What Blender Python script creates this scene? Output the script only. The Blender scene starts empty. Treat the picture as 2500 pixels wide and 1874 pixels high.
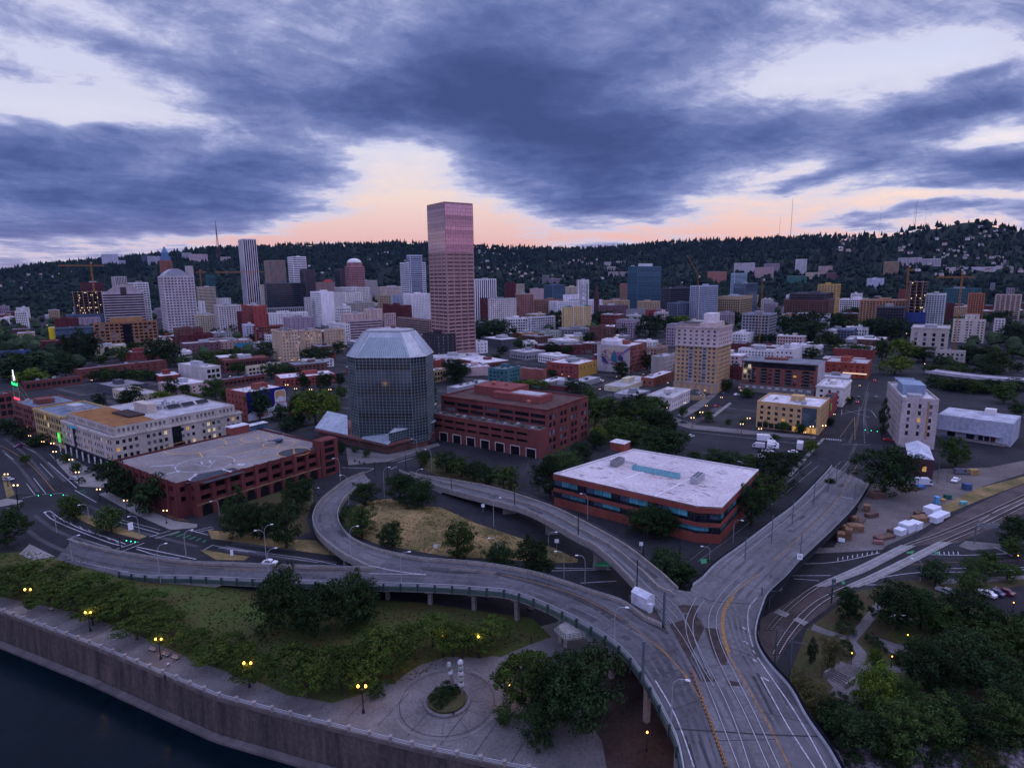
import bpy,bmesh,math,random
from mathutils import Vector,Matrix,noise
from mathutils.bvhtree import BVHTree
R=random.Random(7)
SC=bpy.context.scene
COL=SC.collection
# ---------------------------------------------------------------- camera
FPX,PITCH,ROLL,CAMZ=1480.66,0.173886529,0.0129484,85.0
_c,_s,_cr,_sr=math.cos(PITCH),math.sin(PITCH),math.cos(ROLL),math.sin(ROLL)
CM=Matrix(((1,0,0),(0,-_s,_c),(0,-_c,-_s)))@Matrix(((_cr,-_sr,0),(_sr,_cr,0),(0,0,1)))
EYE=Vector((0,0,CAMZ))
cam=bpy.data.objects.new("camera",bpy.data.cameras.new("camera"))
COL.objects.link(cam)
cam.data.sensor_fit='HORIZONTAL';cam.data.sensor_width=36.0
cam.data.lens=36.0*FPX/2500.0
cam.data.clip_start=0.5;cam.data.clip_end=30000
cam.matrix_world=Matrix.Translation(EYE)@Matrix((CM.col[0],-CM.col[1],-CM.col[2])).transposed().to_4x4()
SC.camera=cam
# ---------------------------------------------------------------- exposure
SC.view_settings.view_transform='Standard';SC.view_settings.look='None'
SC.view_settings.exposure=0.0;SC.view_settings.gamma=1.0
SC.cycles.use_denoising=True
SC.cycles.max_bounces=5;SC.cycles.diffuse_bounces=2;SC.cycles.glossy_bounces=3
SC.cycles.transparent_max_bounces=6;SC.cycles.volume_bounces=0
# ---------------------------------------------------------------- sky
W=bpy.data.worlds.new("World");SC.world=W;W.use_nodes=True
nt=W.node_tree;NN,LL=nt.nodes,nt.links
for n in list(NN):NN.remove(n)
SUN_EL,SUN_AZ=24.0,62.0
def mth(op,a,b=None,clamp=False):
 n=NN.new("ShaderNodeMath");n.operation=op;n.use_clamp=clamp
 for i,v in enumerate((a,b)):
  if v is None:continue
  if isinstance(v,(int,float)):n.inputs[i].default_value=v
  else:LL.new(v,n.inputs[i])
 return n.outputs[0]
def mixc(f,a,b,bt='MIX'):
 n=NN.new("ShaderNodeMix");n.data_type='RGBA';n.blend_type=bt
 for s,v in((n.inputs[0],f),(n.inputs[6],a),(n.inputs[7],b)):
  if isinstance(v,(int,float)):s.default_value=v
  elif isinstance(v,tuple):s.default_value=v if len(v)==4 else(*v,1)
  else:LL.new(v,s)
 return n.outputs[2]
def comb(x,y,z=0.0):
 n=NN.new("ShaderNodeCombineXYZ")
 for i,v in enumerate((x,y,z)):
  if isinstance(v,(int,float)):n.inputs[i].default_value=v
  else:LL.new(v,n.inputs[i])
 return n.outputs[0]
def noi(vec,sc,det=5,rough=.55,dist=0.0):
 n=NN.new("ShaderNodeTexNoise");n.inputs["Scale"].default_value=sc;n.inputs["Detail"].default_value=det
 n.inputs["Roughness"].default_value=rough;n.inputs["Distortion"].default_value=dist
 LL.new(vec,n.inputs["Vector"]);return n
def smooth(x,a,b):
 n=NN.new("ShaderNodeMapRange");n.interpolation_type='SMOOTHSTEP'
 LL.new(x,n.inputs[0]);n.inputs[1].default_value=a;n.inputs[2].default_value=b
 return n.outputs[0]
tc=NN.new("ShaderNodeTexCoord");sp=NN.new("ShaderNodeSeparateXYZ");LL.new(tc.outputs["Generated"],sp.inputs[0])
DX,DY,DZ=sp.outputs
ay=mth('MAXIMUM',mth('ABSOLUTE',DY),0.12)
U0,V0=mth('DIVIDE',DX,ay),mth('DIVIDE',DZ,ay)
# cloud sheet coordinates: tan of bearing and tan of height, warped by noise
wv=noi(comb(mth('MULTIPLY',U0,2.2),mth('MULTIPLY',V0,5.5)),1.0,4,.55)
wsp=NN.new("ShaderNodeSeparateColor");LL.new(wv.outputs["Color"],wsp.inputs[0])
U=mth('ADD',U0,mth('MULTIPLY',mth('SUBTRACT',wsp.outputs[0],.5),.22))
V=mth('ADD',V0,mth('MULTIPLY',mth('SUBTRACT',wsp.outputs[1],.5),.10))
def blob(px_,py_,rx,ry,ang,w):
 """one soft bank of cloud (w > 0) or one opening (w < 0); position from the photo, as tangents of bearing and height"""
 d=CM@Vector((px_/.8848-1250,py_/.8848-937,FPX));cu,cv=d.x/d.y,d.z/d.y
 k=1/1310.0;a=math.radians(ang)
 du,dv=mth('SUBTRACT',U,cu),mth('SUBTRACT',V,cv)
 x=mth('ADD',mth('MULTIPLY',du,math.cos(a)/(rx*k)),mth('MULTIPLY',dv,math.sin(a)/(rx*k)))
 y=mth('ADD',mth('MULTIPLY',du,-math.sin(a)/(ry*k)),mth('MULTIPLY',dv,math.cos(a)/(ry*k)))
 e=mth('POWER',2.718,mth('MULTIPLY',mth('ADD',mth('MULTIPLY',x,x),mth('MULTIPLY',y,y)),-1.0))
 return mth('MULTIPLY',e,w*(.86 if w>0 else 1.0))
BL=[(1180,230,260,110,-20,.55),(1330,330,330,95,-8,.75),(1270,440,160,50,0,.70),(1000,190,200,90,0,.25),(1590,265,190,60,5,.42),(1050,170,260,80,10,.30),(620,250,420,85,4,.34),(250,420,520,62,-3,.62),(60,330,300,55,-6,.42),(620,400,190,50,-5,.34),(330,480,460,26,2,.40),(420,130,420,60,-14,.20),(1130,60,420,60,0,.12),(2060,240,220,36,14,.66),(2160,352,140,22,6,.75),(1850,372,170,20,14,.62),(1900,462,240,17,4,.75),(2120,150,90,18,12,.45),(1990,405,300,14,6,.55),(1740,400,60,14,15,.3),(110,240,320,50,-8,-.75),(60,90,260,40,-20,-.25),(330,60,240,26,-18,-.22),(820,90,160,50,10,-.12),(560,330,170,40,10,-.12),(850,375,120,62,0,-.72),(880,465,300,48,0,-.8),(1720,190,330,50,12,-.50),(1690,420,250,60,0,-.75),(1950,110,260,40,8,-.32),(1560,480,400,28,0,-.55),(2100,430,260,16,0,-.4),(2140,300,160,18,10,-.55),(600,505,400,14,0,-.4),(1100,520,900,16,0,-.45)]
dens=None
for b in BL:
 e=blob(*b);dens=e if dens is None else mth('ADD',dens,e)
pz=mth('ADD',mth('MAXIMUM',DZ,0.0),.07);PX,PY=mth('DIVIDE',DX,pz),mth('DIVIDE',ay,pz)
n1=noi(comb(mth('ADD',mth('MULTIPLY',PX,.62),mth('MULTIPLY',PY,.22)),mth('SUBTRACT',mth('MULTIPLY',PY,.80),mth('MULTIPLY',PX,.45)),3.1),1.25,9,.62,.35)
n2=noi(comb(mth('MULTIPLY',U,6.0),mth('ADD',mth('MULTIPLY',V,15.0),mth('MULTIPLY',U,2.2)),1.7),1.3,8,.66,.3)
n3=noi(comb(mth('MULTIPLY',PX,2.6),mth('ADD',mth('MULTIPLY',PY,2.2),mth('MULTIPLY',PX,.8)),5.2),1.6,7,.66,.3)
tex=mth('ADD',mth('ADD',mth('MULTIPLY',mth('SUBTRACT',n1.outputs[0],.5),1.35),mth('MULTIPLY',mth('SUBTRACT',n2.outputs[0],.5),.85)),mth('MULTIPLY',mth('SUBTRACT',n3.outputs[0],.5),.60))
high=smooth(V0,.10,.34)
base=mth('ADD',.33,mth('MULTIPLY',high,.10))
dens=mth('ADD',mth('ADD',dens,tex),base)
nish=NN.new("ShaderNodeTexSky");nish.sky_type='NISHITA';nish.sun_disc=False
nish.sun_elevation=math.radians(1.5);nish.sun_rotation=math.radians(SUN_AZ)
ramp=NN.new("ShaderNodeValToRGB");LL.new(V0,ramp.inputs[0])
cr=ramp.color_ramp;cr.elements[0].position=0.0;cr.elements[0].color=(.78,.42,.50,1);cr.elements[1].position=1.0;cr.elements[1].color=(.42,.50,.95,1)
for p_,c_ in((.055,(.86,.50,.52)),(.13,(.98,.76,.71)),(.20,(.88,.83,.93)),(.34,(.66,.71,.96))):
 e=cr.elements.new(p_);e.color=(*c_,1)
clear=mixc(1.0,ramp.outputs[0],mixc(1.0,nish.outputs[0],(.05,.05,.05),'MULTIPLY'),'ADD')
cr2=NN.new("ShaderNodeValToRGB");LL.new(mth('MULTIPLY',dens,.7,True),cr2.inputs[0]);ce=cr2.color_ramp;ce.elements[0].position=.10;ce.elements[0].color=(.74,.75,.96,1);ce.elements[1].position=.96;ce.elements[1].color=(.064,.098,.27,1)
for p_,c_ in((.20,(.47,.51,.80)),(.34,(.26,.31,.60)),(.52,(.145,.20,.46)),(.72,(.090,.132,.345))):
 e=ce.elements.new(p_);e.color=(*c_,1)
cloudy=mixc(smooth(dens,-.30,.36),clear,cr2.outputs[0])
warm=mixc(mth('MULTIPLY',smooth(dens,.0,.5),mth('SUBTRACT',1.0,smooth(V0,.0,.13))),cloudy,mixc(.38,cloudy,(.42,.25,.36)))
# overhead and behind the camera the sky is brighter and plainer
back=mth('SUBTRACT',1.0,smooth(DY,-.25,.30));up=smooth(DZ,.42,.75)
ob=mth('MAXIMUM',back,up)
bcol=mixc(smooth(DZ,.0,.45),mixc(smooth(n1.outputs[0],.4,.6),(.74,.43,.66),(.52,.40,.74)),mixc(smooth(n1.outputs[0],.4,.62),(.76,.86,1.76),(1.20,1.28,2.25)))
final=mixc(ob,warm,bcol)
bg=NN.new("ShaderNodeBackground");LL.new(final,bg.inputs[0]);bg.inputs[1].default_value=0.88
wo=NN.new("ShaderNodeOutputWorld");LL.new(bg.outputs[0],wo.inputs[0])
# ---------------------------------------------------------------- soft light of the bright western cloud
sl=bpy.data.lights.new("sun",'SUN');sl.energy=0.65;sl.angle=math.radians(50);sl.color=(1.0,.86,.86)
sun=bpy.data.objects.new("sun",sl);COL.objects.link(sun)
_a,_e=math.radians(SUN_AZ),math.radians(SUN_EL+20)
sun.rotation_euler=Vector((-math.sin(_a)*math.cos(_e),-math.cos(_a)*math.cos(_e),-math.sin(_e))).to_track_quat('-Z','Y').to_euler()
# ================================================================ helpers
FR={'a':(0,550),'b':(550,550),'c':(1100,550),'d':(1875,500),'e':(1500,550),'f':(0,900),'g':(550,900),'h':(1000,900),'i':(1500,900),'j':(1875,900),'k':(0,1200),'l':(550,1200),'m':(1100,1200),'o':(1875,1200),'n':(1600,1400),'p':(700,1400)}
def S(fr,x,y):
 """a reading in an enlarged piece of the photo -> photo pixels"""
 if fr=='D':return x/.8848,y/.8848
 k=3.4976 if fr in 'np' else 3.528
 return FR[fr][0]+x/k,FR[fr][1]+y/k
def ray(x,y):return CM@Vector((x-1250,y-937,FPX))
def bp(x,y,z=0.0):
 d=ray(x,y);return EYE+d*((z-CAMZ)/d.z)
def at_range(x,y,rng):
 d=ray(x,y);h=math.hypot(d.x,d.y);return Vector((d.x/h*rng,d.y/h*rng,0.0)),CAMZ+d.z/h*rng
def proj(P):
 q=CM.transposed()@(Vector(P)-EYE);return 1250+FPX*q.x/q.z,937+FPX*q.y/q.z
def height_for(G,y):
 """height above ground point G whose top falls on photo row y"""
 q0=CM.transposed()@(G-EYE);qz=CM.transposed()@Vector((0,0,1));k=(y-937)/FPX
 return(k*q0.z-q0.y)/(qz.y-k*qz.z)
def length_for(G,d,x):
 q0=CM.transposed()@(G-EYE);qd=CM.transposed()@d;k=(x-1250)/FPX
 den=qd.x-k*qd.z
 return(k*q0.z-q0.x)/den if abs(den)>1e-6 else 20.0
def az(deg):a=math.radians(deg);return Vector((math.sin(a),math.cos(a),0))
UP=Vector((0,0,1))
MATS={}
def mat(key,col,rough=.85,var=.18,scale=.15,metal=0.0,emit=None,spec=.10,col2=None,bump=0.0,fine=None,island=0.0,objvar=0.0,zs=1.0,hard=False):
 """procedural material: base colour broken up by two noises, or by island / object"""
 if key in MATS:return MATS[key]
 m=bpy.data.materials.new(key);m.use_nodes=True;t=m.node_tree;N,L=t.nodes,t.links
 bs=N["Principled BSDF"];bs.inputs["Roughness"].default_value=rough;bs.inputs["Metallic"].default_value=metal
 bs.inputs["Specular IOR Level"].default_value=spec
 c1=col;c2=col2 or tuple(max(0,c*(1-var*1.6))for c in col);c3=tuple(min(1,c*(1+var))for c in col)
 tc_=N.new("ShaderNodeTexCoord")
 geo=N.new("ShaderNodeNewGeometry")
 a=N.new("ShaderNodeTexNoise");a.inputs["Scale"].default_value=scale;a.inputs["Detail"].default_value=6;a.inputs["Roughness"].default_value=.65
 pos=geo.outputs["Position"]
 if zs!=1:
  vm=N.new("ShaderNodeVectorMath");vm.operation='MULTIPLY';vm.inputs[1].default_value=(1,1,zs);L.new(pos,vm.inputs[0]);pos=vm.outputs[0]
 L.new(pos,a.inputs["Vector"])
 r=N.new("ShaderNodeValToRGB");L.new(a.outputs[0],r.inputs[0])
 r.color_ramp.elements[0].position=.46 if hard else .3;r.color_ramp.elements[0].color=(*c2,1);r.color_ramp.elements[1].position=.56 if hard else .72;r.color_ramp.elements[1].color=(*c3,1)
 out=r.outputs[0]
 if fine:
  b=N.new("ShaderNodeTexNoise");b.inputs["Scale"].default_value=fine;b.inputs["Detail"].default_value=4
  L.new(geo.outputs["Position"],b.inputs["Vector"])
  mx=N.new("ShaderNodeMix");mx.data_type='RGBA';mx.blend_type='OVERLAY';mx.inputs[0].default_value=.55
  L.new(out,mx.inputs[6]);L.new(b.outputs[0],mx.inputs[7]);out=mx.outputs[2]
 for isl,k in((True,island),(False,objvar)):
  if not k:continue
  hs=N.new("ShaderNodeHueSaturation");L.new(out,hs.inputs["Color"])
  if isl:src=geo.outputs["Random Per Island"]
  else:
   oi=N.new("ShaderNodeObjectInfo");src=oi.outputs["Random"]
  mr=N.new("ShaderNodeMapRange");L.new(src,mr.inputs[0])
  mr.inputs[3].default_value=1-k;mr.inputs[4].default_value=1+k;L.new(mr.outputs[0],hs.inputs["Value"]);out=hs.outputs[0]
 L.new(out,bs.inputs["Base Color"])
 if bump:
  bn=N.new("ShaderNodeBump");bn.inputs["Strength"].default_value=bump
  bb=N.new("ShaderNodeTexNoise");bb.inputs["Scale"].default_value=fine or scale*8;L.new(geo.outputs["Position"],bb.inputs["Vector"])
  L.new(bb.outputs[0],bn.inputs["Height"]);L.new(bn.outputs[0],bs.inputs["Normal"])
 if emit:
  bs.inputs["Emission Color"].default_value=(*emit[:3],1);bs.inputs["Emission Strength"].default_value=emit[3]
 MATS[key]=m;return m
def cmat(col,kind='wall'):
 key=f"{kind}_{int(col[0]*999)}_{int(col[1]*999)}_{int(col[2]*999)}"
 if kind=='roof':return mat(key,col,.9,.26,.16,fine=.9)
 if kind=='brick':return mat(key,col,.9,.24,.12,fine=2.2,zs=.4)
 return mat(key,col,.85,.16,.16,fine=1.1,zs=.25)
class MB:
 def __init__(s):s.v,s.f,s.m=[],[],[]
 def poly(s,pts,mi=0):
  i=len(s.v);s.v.extend(tuple(p)for p in pts);s.f.append(tuple(range(i,i+len(pts))));s.m.append(mi);return s
 def box(s,c,sx,sy,sz,dx=None,mi=0,top=True):
  """box standing on c (centre of its base), sx along dx"""
  dx=dx or Vector((1,0,0));dy=Vector((-dx.y,dx.x,0));c=Vector(c)
  q=[c+dx*(sx/2*i)+dy*(sy/2*j)for i,j in((-1,-1),(1,-1),(1,1),(-1,1))]
  return s.prism(q,c.z,c.z+sz,mi)
 def prism(s,pts,z0,z1,mi=0,bottom=True,top=True,tmi=None):
  n=len(pts);i=len(s.v)
  s.v.extend((p[0],p[1],z0)for p in pts);s.v.extend((p[0],p[1],z1)for p in pts)
  for k in range(n):
   l=(k+1)%n;s.f.append((i+k,i+l,i+n+l,i+n+k));s.m.append(mi)
  if top:s.f.append(tuple(range(i+n,i+2*n)));s.m.append(mi if tmi is None else tmi)
  if bottom:s.f.append(tuple(range(i+n-1,i-1,-1)));s.m.append(mi)
  return s
 def frustum(s,lo,hi,mi=0):
  n=len(lo);i=len(s.v);s.v.extend(tuple(p)for p in lo);s.v.extend(tuple(p)for p in hi)
  for k in range(n):
   l=(k+1)%n;s.f.append((i+k,i+l,i+n+l,i+n+k));s.m.append(mi)
  s.f.append(tuple(range(i+n,i+2*n)));s.m.append(mi);s.f.append(tuple(range(i+n-1,i-1,-1)));s.m.append(mi);return s
 def tube(s,path,rad,n=6,mi=0):
  """round bar along a path; rad a number or one per point"""
  path=[Vector(p)for p in path];m=len(path);rr=rad if isinstance(rad,(list,tuple))else[rad]*m;i=len(s.v)
  for k,p in enumerate(path):
   t=(path[min(k+1,m-1)]-path[max(k-1,0)]).normalized()
   a=t.cross(Vector((0.3,1,0.2)));a=a.normalized()if a.length>1e-4 else Vector((1,0,0));b=t.cross(a).normalized()
   for q in range(n):
    th=2*math.pi*q/n;s.v.append(tuple(p+(a*math.cos(th)+b*math.sin(th))*rr[k]))
  for k in range(m-1):
   for q in range(n):
    r=(q+1)%n;s.f.append((i+k*n+q,i+k*n+r,i+(k+1)*n+r,i+(k+1)*n+q));s.m.append(mi)
  s.f.append(tuple(range(i+n-1,i-1,-1)));s.m.append(mi);s.f.append(tuple(range(i+(m-1)*n,i+m*n)));s.m.append(mi);return s
 def lathe(s,c,prof,n=10,mi=0):
  c=Vector(c);i=len(s.v);m=len(prof)
  for r,z in prof:
   for q in range(n):
    th=2*math.pi*q/n;s.v.append((c.x+r*math.cos(th),c.y+r*math.sin(th),c.z+z))
  for k in range(m-1):
   for q in range(n):
    r=(q+1)%n;s.f.append((i+k*n+q,i+k*n+r,i+(k+1)*n+r,i+(k+1)*n+q));s.m.append(mi)
  s.f.append(tuple(range(i+n-1,i-1,-1)));s.m.append(mi);s.f.append(tuple(range(i+(m-1)*n,i+m*n)));s.m.append(mi);return s
 def mesh(s,name,mats,smooth=False):
  me=bpy.data.meshes.new(name);me.from_pydata(s.v,[],s.f)
  for m in(mats if isinstance(mats,(list,tuple))else[mats]):me.materials.append(m)
  if any(s.m):me.polygons.foreach_set('material_index',s.m)
  if smooth:me.polygons.foreach_set('use_smooth',[True]*len(s.f))
  me.update();return me
 def build(s,name,mats,parent=None,smooth=False):
  return link(name,s.mesh(name,mats,smooth),parent)
def link(name,me,parent=None,loc=None):
 o=bpy.data.objects.new(name,me);COL.objects.link(o)
 if parent is not None:o.parent=parent
 if loc is not None:o.location=loc
 return o
def tag(o,label,cat,group=None):
 o['label']=label;o['category']=cat
 if group:o['group']=group
 return o
def thing(name,label,cat,loc=(0,0,0),rotz=0.0,group=None):
 o=bpy.data.objects.new(name,None);COL.objects.link(o);o.location=loc;o.rotation_euler=(0,0,rotz);o.empty_display_size=.5
 return tag(o,label,cat,group)
def struct(o):o['kind']='structure';return o
def stuff(o):o['kind']='stuff';return o
KIDS={}
def copy_tree(o,parent=None):
 c=o.copy();COL.objects.link(c)
 if parent is not None:c.parent=parent
 for ch in o.children:copy_tree(ch,c)
 return c
def spline(pts,step=3.0):
 """Catmull-Rom through points, resampled about every step metres"""
 P=[Vector(p)for p in pts];P=[P[0]*2-P[1]]+P+[P[-1]*2-P[-2]];out=[]
 for k in range(1,len(P)-2):
  a,b,c,d=P[k-1:k+3];n=max(2,int((c-b).length/step))
  for q in range(n):
   t=q/n;out.append(.5*((2*b)+(c-a)*t+(2*a-5*b+4*c-d)*t*t+(3*b-a-3*c+d)*t**3))
 return out+[P[-2]]
def resample(pts,n):
 L_=[0.0]
 for a,b in zip(pts,pts[1:]):L_.append(L_[-1]+(b-a).length)
 out,k=[],0
 for q in range(n):
  s=L_[-1]*q/(n-1)
  while k<len(L_)-2 and L_[k+1]<s:k+=1
  d=L_[k+1]-L_[k];out.append(pts[k].lerp(pts[k+1],(s-L_[k])/d if d>1e-9 else 0))
 return out
def offset(pts,d):
 """polyline moved sideways by d metres (positive to its left, seen from above)"""
 out=[]
 for k,p in enumerate(pts):
  t=pts[min(k+1,len(pts)-1)]-pts[max(k-1,0)];t.z=0;t.normalize();out.append(p+Vector((-t.y,t.x,0))*d)
 return out
def slab_poly(mb,pts,z0,z1,mi=0):
 mb.prism(pts,z0,z1,mi,bottom=False)
def fill(name,pts,z,m,parent=None,sides=None):
 """flat patch with outline pts, triangulated so that it may be concave; sides > 0 gives it a kerb that deep"""
 bm=bmesh.new();vs=[bm.verts.new((p[0],p[1],z))for p in pts]
 bm.faces.new(vs);bmesh.ops.triangulate(bm,faces=bm.faces[:])
 bmesh.ops.recalc_face_normals(bm,faces=bm.faces[:])
 if sum(f.normal.z for f in bm.faces)<0:bmesh.ops.reverse_faces(bm,faces=bm.faces[:])
 if sides:
  lo=[bm.verts.new((p[0],p[1],z-sides))for p in pts];n=len(pts)
  for k in range(n):bm.faces.new((vs[k],vs[(k+1)%n],lo[(k+1)%n],lo[k]))
 me=bpy.data.meshes.new(name);bm.to_mesh(me);bm.free();me.materials.append(m)
 return link(name,me,parent)
def pxs(fr,*xy,z=0.0):return[bp(*S(fr,xy[k],xy[k+1]),z)for k in range(0,len(xy),2)]
# ================================================================ materials of the setting
M_ASPH=mat('asphalt',(.024,.024,.029),.8,.35,.06,fine=1.3)
M_CITY=mat('city_ground',(.025,.025,.029),.9,.35,.03,fine=.5)
M_CONC=mat('concrete',(.19,.178,.17),.85,.16,.12,fine=1.6)
M_PAVE=mat('paving',(.125,.115,.115),.85,.26,.10,fine=1.8)
M_DECK=mat('deck_concrete',(.112,.107,.114),.8,.22,.07,fine=1.4)
M_DECK2=mat('deck_asphalt',(.076,.073,.082),.8,.3,.08,fine=1.2)
M_BARR=mat('barrier_concrete',(.22,.195,.18),.85,.22,.35,fine=2.5)
M_GREEN=mat('green_paint',(.050,.082,.074),.6,.2,.4)
M_STEEL=mat('galvanised_steel',(.34,.36,.38),.5,.1,.5,metal=.4)
M_BLACK=mat('black_paint',(.018,.019,.022),.5,.1,.5)
M_WHITE=mat('white_marking',(.36,.36,.39),.8,.35,1.5)
M_YEL=mat('yellow_marking',(.24,.14,.055),.8,.35,1.5)
M_GRN=mat('green_marking',(.04,.22,.10),.8,.3,1.5)
M_RAIL=mat('rail_steel',(.33,.34,.36),.35,.1,.5,metal=.7)
M_LAWN=mat('lawn',(.030,.058,.012),.95,.3,.10,col2=(.062,.042,.018),fine=1.2)
M_DRY=mat('dry_grass',(.20,.135,.062),.95,.3,.10,col2=(.050,.058,.020),fine=.9)
M_MULCH=mat('mulch',(.10,.055,.035),.95,.3,.2,fine=1.5)
M_SOIL=mat('park_soil',(.034,.042,.016),.95,.35,.08,col2=(.055,.036,.022),fine=1.1)
M_GRAV=mat('yard_gravel',(.12,.105,.10),.95,.25,.05,fine=1.3)
M_BALL=mat('ballast',(.075,.06,.058),.95,.3,.12,fine=2.0)
M_DIRT=mat('bare_dirt',(.046,.032,.028),.95,.35,.12,fine=1.2)
M_TIMB=mat('track_timber',(.045,.033,.030),.9,.3,.5,fine=3.0)
M_LINE=mat('joint_dark',(.035,.033,.036),.9,.1,.5)
# ================================================================ hills
CREST=[(-150,588),(0,582),(100,567),(250,554),(330,546),(420,535),(500,530),(570,529),(640,525),(760,524),(870,520),(920,522),(1030,528),(1130,530),(1230,533),(1330,530),(1420,521),(1520,515),(1600,514),(1700,509),(1780,505),(1850,506),(1930,498),(2000,484),(2060,476),(2110,471),(2150,478),(2212,496),(2360,520)]
_cz=[]
for x_,y_ in CREST:
 d_=ray(x_/.8848,y_/.8848);a_=math.degrees(math.atan2(d_.x,d_.y));_cz.append((a_,d_.z/math.hypot(d_.x,d_.y)))
def crest_slope(a):
 if a<=_cz[0][0]:return _cz[0][1]
 for(a0,s0),(a1,s1)in zip(_cz,_cz[1:]):
  if a<=a1:return s0+(s1-s0)*(a-a0)/(a1-a0)
 return _cz[-1][1]
def hill(x,y):
 r=math.hypot(x,y);a=math.degrees(math.atan2(x,y))
 rc=3700+500*noise.noise((a*.05,3.3,0))-(500 if a>28 else 0);r0=2050-(250 if a>20 else 0)
 if r<r0:return-2.0
 hc=CAMZ+rc*crest_slope(a)-12
 t=(r-r0)/(rc-r0)
 if t>1:return hc-(t-1)*900
 n=noise.noise((x*.0022,y*.0022,1.7))*45+noise.noise((x*.006,y*.006,4.0))*14
 return-2+(hc+2)*(t**1.35)+n*4*t*(1-t)
mb=MB();NA,NR=170,46
for i in range(NA):
 a=math.radians(-58+116*i/(NA-1))
 for j in range(NR):
  r=1750+(4900-1750)*(j/(NR-1));mb.v.append((r*math.sin(a),r*math.cos(a),hill(r*math.sin(a),r*math.cos(a))))
for i in range(NA-1):
 for j in range(NR-1):mb.f.append((i*NR+j,i*NR+j+1,(i+1)*NR+j+1,(i+1)*NR+j));mb.m.append(0)
M_HILL=mat('hill_ground',(.012,.019,.012),.95,.4,.006,col2=(.008,.012,.009),fine=.05)
hills=struct(mb.build('hills',M_HILL,smooth=True))
# ================================================================ ground and water
SHORE_PX=[(0,1494),(226,1577),(530,1703),(780,1769),(1040,1833),(1240,1874)]
SHORE=[bp(x,y,0)for x,y in SHORE_PX]
d0=(SHORE[0]-SHORE[1]).normalized();d1=(SHORE[-1]-SHORE[-2]).normalized()
SHORE=[SHORE[0]+d0*900]+SHORE+[SHORE[-1]+d1*26,SHORE[-1]+d1*400]
ground_pts=SHORE+[Vector((9000,-3000,0)),Vector((9000,9000,0)),Vector((-9000,9000,0)),Vector((-9000,3000,0))]
ground=struct(fill('ground',ground_pts,0.0,M_CITY))
M_WATER=mat('river_water',(.001,.006,.009),.2,.2,.02,spec=.05,bump=.3,fine=.35)
river=struct(fill('river',[Vector((-3000,-2500,0)),Vector((3000,-2500,0)),Vector((3000,300,0)),Vector((-3000,2300,0))],-8.6,M_WATER))
GO=[ground,hills]
def patch(name,pts,z,m,sides=None):
 o=struct(fill(name,pts,z,m,sides=sides));GO.append(o);return o
# waterside
patch('promenade',pxs('D',-140,1250,0,1200,300,1262,700,1320,1000,1395,1235,1335,1330,1385,1190,1480,1330,1600,1420,1700)+[SHORE[7]]+[p for p in SHORE[6:0:-1]]+[SHORE[1]+d0*8],.02,M_PAVE)
patch('dirt_bank',pxs('D',1215,1470,1330,1380,1460,1430,1510,1560,1490,1760,1330,1760,1300,1600),.035,M_DIRT)
patch('park_lawn',pxs('D',-70,1200,60,1190,230,1228,450,1262,600,1285,900,1300,1150,1335,1190,1375)+pxs('p',1990,640,1830,712,1760,700,1650,722,1500,705,1350,715,1150,775,1010,860,905,945,830,932,640,1030,390,1105,200,1065,0,1035)+pxs('D',560,1473,430,1430,300,1372,180,1326,0,1288,-70,1262),.05,M_LAWN)
# left street furniture: medians, pavements
patch('pavement',pxs('f',470,790,555,752,640,780,925,955,915,1022,690,1015,600,930),.14,M_CONC,.14)
patch('pavement',pxs('f',850,1080,930,1062,1200,1185,1500,1310,1700,1340,1695,1368,1470,1388,1180,1262),.14,M_CONC,.14)
patch('planting_bed',pxs('f',940,1058,1230,1150,1500,1262,1640,1318,1500,1305,1200,1180),.18,M_MULCH)
patch('pavement',pxs('f',-80,1150,60,1118,200,1135,150,1165,-80,1200),.14,M_CONC,.14)
patch('pavement',pxs('f',60,1200,175,1168,190,1185,90,1215),.14,M_CONC,.14)
patch('verge_lawn',pxs('f',15,925,55,900,130,1085,60,1122),.16,M_DRY)
patch('pavement',pxs('k',165,540,255,452,475,560,285,590),.14,M_CONC,.14)
patch('road_median',pxs('k',522,130,600,118,800,222,1010,300,1265,385,1205,412,1050,372,850,316,700,248),.16,M_DRY,.16)
patch('road_median',pxs('k',1715,500,1800,508,1950,535,2150,560,2105,592,1860,586),.16,M_DRY,.16)
patch('road_median',pxs('k',575,410,660,392,950,480,1010,515,760,478),.16,M_CONC,.16)
patch('verge_lawn',pxs('l',-150,330,60,350,350,400,780,420,1000,560,640,510,300,460,-120,405),.06,M_DRY)
patch('planting_bed',pxs('g',-40,1150,200,1140,330,1100,620,1010,760,960,760,1120,700,1300,740,1400,600,1460,100,1420,-40,1350),.05,M_SOIL)
# island inside the loop
ISL=pxs('g',1130,1170,1240,1140,1420,1118,1620,1180,1850,1190)+pxs('h',560,1325,900,1440,1250,1545,1450,1640)+pxs('m',1090,610,900,612,300,570,0,560)+pxs('l',1700,520,1300,445,1110,370,1020,230)
def inside(p,poly):
 c=False;n=len(poly)
 for k in range(n):
  a,b=poly[k],poly[k-1]
  if(a.y>p[1])!=(b.y>p[1])and p[0]<(b.x-a.x)*(p[1]-a.y)/(b.y-a.y)+a.x:c=not c
 return c
def edge_dist(p,poly):
 best=1e9
 for k in range(len(poly)):
  a,b=poly[k-1],poly[k];d=b-a;l2=d.x*d.x+d.y*d.y
  t=max(0,min(1,((p[0]-a.x)*d.x+(p[1]-a.y)*d.y)/l2))if l2 else 0
  best=min(best,math.hypot(a.x+d.x*t-p[0],a.y+d.y*t-p[1]))
 return best
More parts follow.
